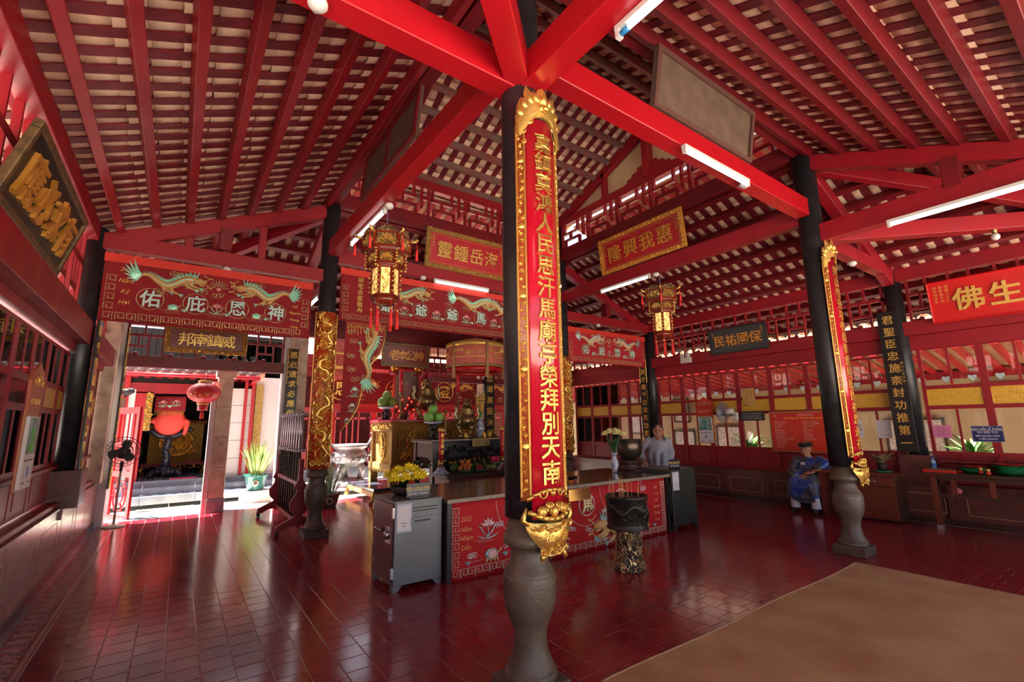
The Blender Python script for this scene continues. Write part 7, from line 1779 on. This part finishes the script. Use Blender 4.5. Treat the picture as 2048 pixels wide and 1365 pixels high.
MB().box(2.2, 9.2, 0, .12, 1.93, 2.05).ob('rail', REDB, t); MB().box(2.2, 9.2, 0, .15, 3.05, 3.35).ob('head_beam', REDD, t)
for x in (2.3, 4.7, 6.9, 8.9): MB().box(x, x+.12, 0, .12, 0, 3.1).ob('post', REDB, t)
t = thing('couplet_board', 'red calligraphy board far behind the right candlestick', 'couplet', M=frame((7.05, 11.3, .6), (1, 0, 0), (0, 0, 1)))
MB().box(0, .34, 0, 1.7, 0, .03).ob('board', REDB, t)
for i, ch in enumerate('定國八荒安'): char(ch, .17, 1.5-.32*i, .22, GOLDP, t, z=.03)
t = thing('couplet_board', 'black board with gold characters behind the gladioli', 'couplet', M=frame((6.58, 10.525, .6), (1, 0, 0), (0, 0, 1)))
MB().box(0, .30, 0, 2.4, 0, .03).ob('board', BLKW, t)
for i, ch in enumerate('恩澤萬民沐國元靜'): char(ch, .15, 2.2-.29*i, .20, GOLDP, t, z=.03)
# second hall behind: dim interior with red doors and gold trim closes the view
t = thing('inner_hall', 'dim red inner hall behind the altar court', 'building')
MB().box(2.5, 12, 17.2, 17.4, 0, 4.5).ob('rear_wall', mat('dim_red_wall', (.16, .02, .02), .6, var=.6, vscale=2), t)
for k in range(7): MB().box(2.5+1.3*k, 2.62+1.3*k, 15.0, 15.12, 0, 3.4).ob('post', REDB, t)
for k in range(6):
    mb = MB()
    for q in range(6): mb.box(2.46+1.3*k+.18*q, 2.50+1.3*k+.18*q, 15.02, 15.08, .3, 2.9)
    mb.box(2.42+1.3*k, 3.6+1.3*k, 15.02, 15.08, .1, .9).box(2.42+1.3*k, 3.6+1.3*k, 15.02, 15.08, 1.8, 1.86); mb.ob('door_grille', mat('rose_grille', (.45, .05, .06), .5), t)
MB().box(2.5, 12, 14.9, 15.2, 3.1, 3.5).ob('lintel', REDD, t); MB().box(2.5, 12, 14.8, 15.3, 0, .35).ob('step', GREYM, t)
vs = [(2.5, 14.3, 3.4), (12, 14.3, 3.4), (12, 17.4, 4.6), (2.5, 17.4, 4.6)]; MB()._add(vs+[(x, y, z+.12) for x, y, z in vs], [(0, 1, 2, 3), (7, 6, 5, 4), (0, 4, 5, 1), (1, 5, 6, 2), (2, 6, 7, 3), (3, 7, 4, 0)]).ob('roof', TERRAS, t)
vs = [(4.3, 10.7, 4.1), (12, 10.7, 4.1), (12, 12.4, 3.5), (4.3, 12.4, 3.5)]; MB()._add(vs+[(x, y, z+.12) for x, y, z in vs], [(0, 1, 2, 3), (7, 6, 5, 4), (0, 4, 5, 1), (1, 5, 6, 2), (2, 6, 7, 3), (3, 7, 4, 0)]).ob('canopy_roof', TERRAS, t)
# ------------------------------------------------------------------ silver stone urn
SIL = mat('pale_stone_urn', (.34, .31, .33), .35, .4, var=.5, vscale=12, bump=.5, bscale=30)
t = thing('stone_urn', 'big pale stone urn with curled handles in the altar court', 'urn', (3.78, 12.75, 0))
MB().lathe([(.55, 0), (.56, .05), (.48, .09), (.52, .14), (.40, .20), (.36, .24)], 30).ob('lotus_base', SIL, t)
for k in range(3): a = PI/2+2*PI/3*k; MB().tube([(.26*math.cos(a), .26*math.sin(a), .62), (.33*math.cos(a), .33*math.sin(a), .45), (.26*math.cos(a), .26*math.sin(a), .23)], [.12, .08, .06], 10).ob('leg', SIL, t)
MB().lathe([(.001, .52), (.22, .55), (.38, .66), (.44, .80), (.42, .92), (.36, .98), (.44, 1.04), (.46, 1.12), (.40, 1.12), (.36, 1.0), (.001, .98)], 40).ob('bowl', SIL, t)
for s in (-1, 1): MB().tube([(s*.40, 0, .82), (s*.56, 0, .86), (s*.60, 0, 1.02), (s*.50, 0, 1.12), (s*.58, 0, 1.24), (s*.64, 0, 1.36), (s*.54, 0, 1.40)], [.07, .06, .06, .055, .06, .05, .04], 8).ob('handle', SIL, t)
mb = MB(); relief(mb, -1.2, 1.2, .66, .86, 14, .022, 5); wrap(mb, .44).ob('cloud_relief', SIL, t)
# ------------------------------------------------------------------ potted plants
def potted(x, y, z, label, leafm, h, n_, w_, r=.21, ph=.28, potm=None, bend=.1, spread=.30, name='potted_plant', emblem='壽', em=None):
    t = thing(name, label, 'plant', (x, y, z))
    MB().lathe([(r*.62, 0), (r*.68, .02), (r*.95, ph-.05), (r*1.06, ph-.04), (r*1.06, ph), (r*.9, ph), (r*.86, ph-.05), (.001, ph-.06)], 28).ob('pot', potm, t)
    MB().lathe([(r*.965, ph*.86), (r*1.0, ph*.95)], 28, cap=False).ob('rim_pattern', mat('pot_pattern', (.5, .46, .38), .5, var=1, vscale=60, col2=(.1, .12, .1)), t) if False else None
    a = -PI/2-.15
    M_ = frame((r*.80*math.cos(a), r*.80*math.sin(a), ph*.48), (-math.sin(a), math.cos(a), 0), (0, 0, 1))
    MB().lathe([(.068, 0), (.068, .03), (.001, .031)], 20).ob('medallion', em or mat('pot_medallion', (.62, .45, .36), .6), t, M=M_)
    mb = MB(); put_text(mb, emblem, 0, 0, .031, .085, .03, .02); mb.ob('emblem', mat('pot_emblem', (.05, .06, .05), .6), t, M=M_)
    R3 = random.Random(int(x*100)); 
    for i in range(n_):
        a = R3.uniform(0, 6.3); q = R3.uniform(.1, 1)**.7; b0 = (r*.5*q*math.cos(a), r*.5*q*math.sin(a), ph-.06); tp = (spread*q*math.cos(a)*1.0, spread*q*math.sin(a), ph+h*(1.05-.35*q)*R3.uniform(.75, 1))
        mb = MB(); mb.leaf(b0, tp, w_, bend*q*R3.uniform(-.2, 1), 6); mb.ob('leaf', leafm, t)
    return t
t = thing('plant_block', 'white stone block under the snake plant', 'block', (1.60, 12.6, -.1)); 
for k in range(3): bevel(MB().box(-.30+.2*k, -.102+.2*k, -.2, .2, 0, .26).ob('stone', WPL, t), .01)
SNK = mat('snake_plant_leaf', (.12, .24, .07), .4, var=1.0, vscale=6, col2=(.62, .60, .22)); VAR = mat('white_striped_leaf', (.16, .32, .14), .4, var=1.0, vscale=5, col2=(.70, .76, .60))
potted(1.60, 12.6, .16, 'snake plant in a dark green pot outside the doorway', SNK, .85, 60, .055, .25, .36, mat('dark_green_glaze', (.02, .10, .09), .2), .05, .46)
potted(2.62, 10.12, 0, 'white-striped plant in grey-brown pot beside the altar column', VAR, .85, 30, .034, .22, .27, mat('grey_brown_pot', (.20, .13, .11), .5), .25, .62)
# ------------------------------------------------------------------ weapon rack
STL = mat('bright_steel_blade', (.55, .52, .56), .28, .85)
t = thing('weapon_rack', 'red wooden rack holding a row of steel-headed ceremonial weapons', 'rack', (1.62, 0, 0))
for y in (7.93, 9.85):
    pts = [(-.32, 0), (-.30, .08), (-.14, .16), (-.05, .20), (-.13, .30), (-.14, .40), (-.06, .52), (-.05, .58), (-.09, .62), (-.03, .74), (.03, .74), (.10, .62), (.05, .56), (.14, .40), (.13, .30), (.05, .20), (.14, .16), (.30, .08), (.32, 0), (.24, .0), (.12, .06), (-.12, .06), (-.24, 0)]
    e_ = MB().poly([(a, b+.06) for a, b in pts], -.025, .025).ob('end_stand', RED, t, M=frame((0, y, 0), (1, 0, 0), (0, 0, 1)))
    for s in (-1, 1): MB().ball((s*.29, 0, .035), .035, 10, 8).ob('ball_foot', DWOOD, t, loc=(0, y, 0))
for z, w_ in ((.14, .05), (.70, .06)): MB().box(-w_/2, w_/2, 7.93, 9.85, z, z+.05).ob('rail', RED, t)
for y in (7.93, 9.85): MB().box(-.03, .03, y-.03, y+.03, .1, 1.1).ob('post', RED, t)
for i in range(9):
    y = 8.10+.20*i
    s = thing('ceremonial_weapon', 'steel-headed ceremonial weapon in the red rack, '+['nearest the camera, beside the column', 'second from the column', 'third from the column', 'fourth from the column', 'middle one', 'fourth from the doorway', 'third from the doorway', 'second from the doorway', 'closest to the doorway'][i], 'weapon', (1.62, y, .16), group='ceremonial weapons in the red rack')
    MB().tube([(0, 0, 0), (0, 0, 1.05)], .016, 8).ob('shaft', DARK, s)
    MB().tube([(0, 0, 1.05), (0, 0, 1.68)], .030, 8).ob('steel_head', STL, s)
    for zz in (1.04, 1.62):
        MB().box(-.05, .05, -.05, .05, zz, zz+.035).ball((-.07, 0, zz+.02), .022, 6, 5).ball((.07, 0, zz+.02), .022, 6, 5).ob('collar', STL, s)
    MB().box(-.004, .004, -.035, .035, 1.08, 1.62).ob('blade', STL, s)
# ------------------------------------------------------------------ standing fan in the doorway
t = thing('standing_fan', 'black standing fan with rusty white pole by the doorway', 'fan', (-.72, 10.42, 0))
MB().lathe([(.16, 0), (.16, .015), (.05, .03), (.02, .06)], 20).ob('base', mat('cream_metal', (.62, .52, .42), .5, var=.6, vscale=14, col2=(.3, .14, .07)), t); MB().tube([(0, 0, .03), (.005, 0, .92)], .018, 10).ob('pole', mat('cream_metal', ()), t)
FB = mat('fan_black', (.03, .025, .028), .4)
MB().tube([(.005, 0, .90), (.01, 0, 1.06)], .025, 10).ob('neck', FB, t)
MB().lathe([(.10, .0), (.09, .05), (.05, .10), (.03, .18)], 16, (0, 0, 0), 'Y').ob('motor', FB, t, loc=(.01, -.02, 1.20))
mb = MB()
for r_, yy in ((.24, -.10), (.245, -.06), (.20, -.135), (.14, -.155), (.07, -.17), (.20, .0), (.12, .04)): mb.tube([(.01+r_*math.cos(a), yy, 1.22+r_*math.sin(a)) for a in [2*PI*k/28 for k in range(29)]], .0035, 4)
for k in range(26): a = 2*PI*k/26; mb.tube([(.01+.04*math.cos(a), -.175, 1.22+.04*math.sin(a)), (.01+.17*math.cos(a), -.15, 1.22+.17*math.sin(a)), (.01+.24*math.cos(a), -.09, 1.22+.24*math.sin(a)), (.01+.15*math.cos(a), .03, 1.22+.15*math.sin(a))], .002, 4)
mb.ob('cage', FB, t)
for k in range(3):
    a = math.radians(80+120*k); c_, s_ = math.cos(a), math.sin(a)
    pts = [(.03, -.02), (.09, -.075), (.16, -.085), (.195, -.03), (.19, .04), (.12, .06), (.04, .02)]
    MB().poly([(x*c_-y*s_, x*s_+y*c_) for x, y in pts], -.004, .004).ob('blade', FB, t, M=frame((.01, -.09, 1.22), (1, 0, 0), (.12, .2, 1)))
MB().lathe([(.035, 0), (.03, .03), (.001, .035)], 12).ob('hub', FB, t, M=frame((.01, -.09, 1.22), (1, 0, 0), (0, 0, 1)))

# ------------------------------------------------------------------ courtyard and drum hall seen through the doorway
t = thing('drum_hall', 'red porch of the facing hall with tiled eave and stone steps', 'building')
ROOFG = mat('grey_glazed_tile', (.20, .22, .22), .35, var=.6, vscale=8, col2=(.08, .09, .09))
for k in range(14):
    x = -1.35+.225*k
    vs = []; fs = []
    p_ = MB(); 
    for q in range(5):
        y0 = 13.6+.30*q; z0 = 3.0+.12*q
        p_.tube([(x, y0, z0), (x, y0+.30, z0+.10)], [.075, .065], 10)
    p_.ob('cover_tile_row', ROOFG, t)
    if k < 13: MB().lathe([(.09, 0), (.09, .02), (.001, .021)], 12).ob('drip_disc', ROOFG, t, M=frame((x+.11, 13.58, 2.95), (1, 0, 0), (0, 0, 1)))
MB().box(-1.5, 1.75, 13.65, 15.2, 2.86, 2.98).ob('roof_bed', TERRAS, t)
MB().tube([(-1.5, 13.5, 2.83), (1.62, 13.5, 2.83)], .05, 10).ob('gutter', REDB, t); MB().tube([(1.60, 13.5, 2.83), (1.35, 14.3, 2.60)], .045, 10).ob('gutter_return', REDB, t)
for k in range(14): MB().box(-1.4+.22*k, -1.29+.22*k, 13.7, 15.2, 2.78, 2.86).ob('rafter_end', RED, t)
MB().box(-1.2, .60, 13.86, 14.0, 2.42, 2.66).ob('beam', RED, t)
MB().box(-1.35, -.98, 13.8, 14.1, 0.3, 2.8).ob('door_jamb', REDB, t); MB().box(-.98, -.86, 13.85, 14.05, .3, 2.5).ob('cream_jamb', WPL, t); MB().box(-.86, -.66, 13.86, 14.0, .3, 2.45).ob('door_jamb', REDB, t)
mb = MB(); relief(mb, 0, .13, 0, .9, 14, .016, 4); mb.ob('gilt_bracket', GOLD, t, M=frame((-.66, 13.84, 1.55), (1, 0, 0), (0, 0, 1))); MB().box(-.66, -.53, 13.86, 13.9, 1.55, 2.45).ob('gilt_board', CARVG, t)
for x0 in (.95, 1.34): MB().box(x0, x0+.07, 13.84, 14.0, .3, 2.85).ob('red_post', REDB, t)
for z in (.40, .84, 1.28, 1.72, 2.16): MB().box(1.06, 1.56 if False else 1.50, 13.9, 13.96, z, z+.43).ob('white_panel', WPL, t)
MB().box(1.50, 1.58, 13.84, 14.0, .3, 2.85).ob('red_post', REDB, t)
MB().box(1.60, 1.78, 13.88, 13.96, .9, 2.7).ob('gilt_lattice', CARVG, t); MB().box(1.60, 2.3, 13.96, 14.1, .3, 2.9).ob('end_wall', WPL, t)
MB().box(.62, .95, 14.0, 14.1, .3, 2.6).ob('dark_door', mat('dark_navy_door', (.02, .02, .035), .4), t)
for k, (y, z) in enumerate(((12.95, .16), (13.35, .30), (13.7, .42))):
    for q in range(4): bevel(MB().box(-1.5+.98*q, -.525+.98*q, y, y+.5 if k < 2 else 18.5, z-.17 if k == 0 else z-.14, z).ob('stone_step', GREYM, t), .006)
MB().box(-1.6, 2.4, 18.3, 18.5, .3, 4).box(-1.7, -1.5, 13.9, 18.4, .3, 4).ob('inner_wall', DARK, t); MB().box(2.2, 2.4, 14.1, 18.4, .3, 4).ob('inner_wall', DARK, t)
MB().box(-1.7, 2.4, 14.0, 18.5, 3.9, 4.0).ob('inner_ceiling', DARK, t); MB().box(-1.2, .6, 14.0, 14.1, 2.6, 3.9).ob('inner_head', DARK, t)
t = thing('embroidered_valance', 'dark fringed valance with flowers inside the drum hall', 'banner', M=frame((-.5, 14.25, 2.0), (1, 0, 0), (0, 0, 1)))
cloth('cloth', .62, .38, REDC, t); g = MB(); pk = MB(); lotus(pk, g, .15, .22, .08); lotus(pk, g, .42, .24, .08); grass(g, .3, .1, .08); g.ob('leaves', TEAL, t); pk.ob('petals', PINK, t, kind='stuff')
mb = MB()
for k in range(20): mb.tube([(.02+.03*k, .02, .005), (.02+.03*k, -.08, .005)], .005, 4)
mb.ob('fringe', GOLDP, t, kind='stuff')
t = thing('stone_pillar', 'square weathered stone pillar standing just outside the doorway', 'pillar', (.715, 11.0, 0))
for k in range(4): bevel(MB().box(-.13, .13, -.13, .13, .26+.58*k, .26+.58*(k+1)-.004).ob('stone_block', PST, t), .01)
bevel(MB().box(-.15, .15, -.15, .15, -.1, .26).ob('base_block', mat('grey_stone_base', (.32, .33, .35), .6, var=.6, vscale=9), t), .012); bevel(MB().box(-.17, .17, -.17, .17, 2.58, 2.72).ob('capital', PST, t), .012)
MB().box(-.22, -.14, -.10, .1, .0, 2.5).ob('sunlit_strip', WPL, t)  # added white slab: sunlight on the pillar's left face, put into the colour
t = thing('door_mat', 'beige woven mat on the courtyard floor outside the doorway', 'mat', (0, 0, -.1)); MB().box(-.55, .45, 11.15, 12.9, .001, .014).ob('weave', mat('beige_mat', (.50, .44, .32), .8, bump=.6, bscale=120), t)
for x in (.16, .24, .30): MB().box(x, x+.012, 11.3, 12.8, .014, .017).ob('stripe', mat('mat_stripe', (.25, .24, .22), .8), t)
t = thing('lattice_door', 'open red door leaf with pierced round pattern left of the doorway', 'door', M=frame((-.94, 11.75, -.05), (.38, -.72, 0), (0, 0, 1)))
H_ = 2.05; W_ = .78
for a in ((0, W_, 0, .10), (0, W_, H_-.12, H_), (0, .09, .1, H_-.12), (W_-.09, W_, .1, H_-.12), (.09, W_-.09, .78, .88), (.09, W_-.09, 1.32, 1.40)): MB().box(*a, -.02, .02).ob('door_rail', REDB, t)
mb = MB()
for r_ in (.12, .22): mb.tube([(W_/2+r_*math.cos(a), .44+r_*1.2*math.sin(a), 0) for a in [2*PI*k/20 for k in range(21)]], .016, 5)
for k in range(6): a = PI/3*k; mb.tube([(W_/2+.12*math.cos(a), .44+.144*math.sin(a), 0), (W_/2+.28*math.cos(a), .44+.30*math.sin(a), 0)], .014, 5)
mb.ob('pierced_medallion', REDB, t)
for k in range(3): MB().box(.2+.19*k, .225+.19*k, 1.40, H_-.12, -.01, .01).ob('door_bar', REDB, t)
MB().box(.12, W_-.12, .90, 1.30, -.006, .006).ob('door_panel', REDD, t)
t = thing('round_lantern', 'red silk round lantern hanging outside the doorway', 'lantern', (.358, 10.82, 2.27))
LAN = mat('red_silk', (.72, .02, .03), .45, emit=0); LAN.node_tree.nodes['Principled BSDF'].inputs['Transmission Weight'].default_value = .25
vs = []; fs = []; n_ = 64; R_ = .28
mb = MB()
prof = [(.10, .21)]+[(R_*math.cos(a), .20*math.sin(a)) for a in [math.radians(66-13.2*k) for k in range(11)]]+[(.10, -.20)]
for r_, z in prof:
    for i in range(n_): a = 2*PI*i/n_; q = r_*(1-.035*abs(math.sin(i*PI*12/n_))*(1 if r_ > .11 else 0)); vs.append((q*math.cos(a), q*math.sin(a), z))
for k in range(len(prof)-1):
    for i in range(n_): j = (i+1) % n_; fs.append((k*n_+i, (k+1)*n_+i, (k+1)*n_+j, k*n_+j))
mb._add(vs, fs, True); mb.ob('silk_body', LAN, t)
MB().lathe([(.11, .19), (.11, .23), (.09, .235)], 20).lathe([(.10, -.20), (.105, -.22), (.10, -.23)], 20).ob('gold_cap', GOLDP, t)
MB().lathe([(.09, -.22), (.085, -.33), (.09, -.34)], 20).ob('red_neck', LAN, t); MB().tube([(0, 0, -.33), (0, 0, -.38), (0, 0, -.39), (0, 0, -.50)], [.008, .02, .03, .035], 8).ob('tassel', TAS, t)
for x in (-.04, .04): MB().tube([(x, 0, .20), (x*.3, -.16, .52)], .005, 5).ob('cord', DARK, t)
g = MB()
for k in range(5): spiral(g, -.25+.1*k, -.06+.02*(k % 2), .035, k, 1.2, .006, 0)
wrap(g, R_*.99); g.ob('gold_print', GOLDP, t)
# drum on dragon stand, gilt chest, cap
t = thing('drum', 'round drum wrapped in red cloth on the dark dragon stand', 'drum', (-.17, 14.6, 1.76))
MB().lathe([(.001, -.24), (.30, -.235), (.34, -.10), (.345, 0), (.34, .10), (.30, .235), (.001, .24)], 36, (0, 0, 0), 'Y').ob('drum_body', mat('dark_red_drum', (.14, .01, .012), .4), t)
MB().lathe([(.001, -.275), (.27, -.265), (.315, -.22), (.33, -.12)], 36, (0, 0, 0), 'Y', cap=False).poly([(-.44, .04), (-.30, -.12), (-.30, .14)], -.02, .0).ob('red_cloth', mat('orange_red_cloth', (.78, .07, .05), .7, bump=.3, bscale=6), t)
mb = MB(); mb.tube([(.28, -.22, .05), (.36, -.24, -.02), (.34, -.24, -.22), (.31, -.24, -.34)], [.06, .07, .05, .03], 8).tube([(-.30, -.2, .03), (-.42, -.22, .0)], [.10, .01], 6); mb.ob('tied_cloth_end', mat('orange_red_cloth', ()), t)
DBL = mat('dark_blue_black_wood', (.025, .025, .045), .3, var=.4)
t = thing('drum_stand', 'carved blue-black dragon stand carrying the drum', 'stand', (-.17, 14.6, .42))
MB().tube([(0, 0, .25), (.02, 0, .45), (-.02, 0, .65), (.02, 0, .85), (0, 0, 1.02)], [.10, .075, .075, .07, .10], 10).ob('trunk', DBL, t)
mb = MB()
for k in range(22): a = k*.9; mb.ball((.075*math.cos(a), .075*math.sin(a), .3+.03*k), .028, 6, 5)
mb.ob('coiled_scales', DBL, t)
for s in (-1, 1): MB().tube([(0, 0, .98), (s*.18, -.02, 1.00), (s*.34, -.02, 1.12), (s*.46, -.02, 1.14)], [.08, .07, .06, .03], 8).ball((s*.44, -.02, 1.15), .055, 8, 6).ob('dragon_arm', DBL, t)
mb = MB(); R3 = random.Random(8)
for k in range(60): a = R3.uniform(0, 6.3); r_ = R3.uniform(.05, .40); mb.ball((r_*math.cos(a), r_*math.sin(a)*.8, .05+.24*(1-r_/.45)*R3.uniform(.6, 1)), R3.uniform(.035, .075), 7, 5)
mb.ob('rockwork_base', DBL, t)
t = thing('gilt_chest', 'gilded carved chest on claw feet behind the drum', 'altar', (-.30, 15.6, .42))
MB().box(-.28, .90, 0, .5, .28, 1.30).ob('body', CARVG, t); MB().box(-.40, 1.02, -.06, .56, .20, .28).ob('red_moulding', RED, t); MB().box(-.34, .96, -.04, .54, 1.30, 1.38).ob('top', CARVR, t)
mb = MB(); mb.tube([(.31+.36*math.cos(a), .80+.34*math.sin(a), 0) for a in [2*PI*k/24 for k in range(25)]], .02, 6); relief(mb, .0, .62, .5, 1.1, 22, .02, 3); mb.ob('front_medallion', GOLD, t, M=frame((0, -.012, 0), (1, 0, 0), (0, 0, 1)))
for x in (-.32, .92): MB().tube([(x, 0, .2), (x+(.08 if x > 0 else -.08), -.05, .12), (x, -.05, 0)], [.06, .05, .05], 8).ob('claw_foot', GOLD, t)
mb = MB(); relief(mb, -.3, .9, .08, .2, 12, .016, 6); mb.ob('gilt_apron', GOLD, t, M=frame((0, -.06, 0), (1, 0, 0), (0, 0, 1)))
t = thing('red_mat', 'thin red strip lying on the top step', 'mat', (0, 0, .42)); bevel(MB().box(-.05, .48, 13.75, 13.95, 0, .02).ob('strip', mat('pink_red_strip', (.6, .05, .12), .7), t), .006)
# speaker / lamp hanging in the porch and small ceiling objects
t = thing('porch_loudspeaker', 'dark loudspeaker horn hanging at the left of the porch', 'loudspeaker', (-1.02, 12.9, 2.35))
MB().lathe([(.10, 0), (.07, .12), (.05, .2)], 16).ob('horn', DARK, t, M=Matrix.Rotation(1.2, 4, 'Y')); MB().tube([(0, 0, .05), (.0, 0, .55)], .012, 6).ob('bracket', DARK, t)
MB().box(-.06, .06, -.08, .08, -.40, -.10).ob('box', mat('brown_box', (.12, .05, .03), .5), t)
# house wall closing the far courtyard sides
t = thing('courtyard_wall', 'pale wall at the far left of the courtyard', 'wall')
MB().box(-4.0, -1.75, 14.0, 14.3, 0, 3.2).ob('wall', WPL, t)
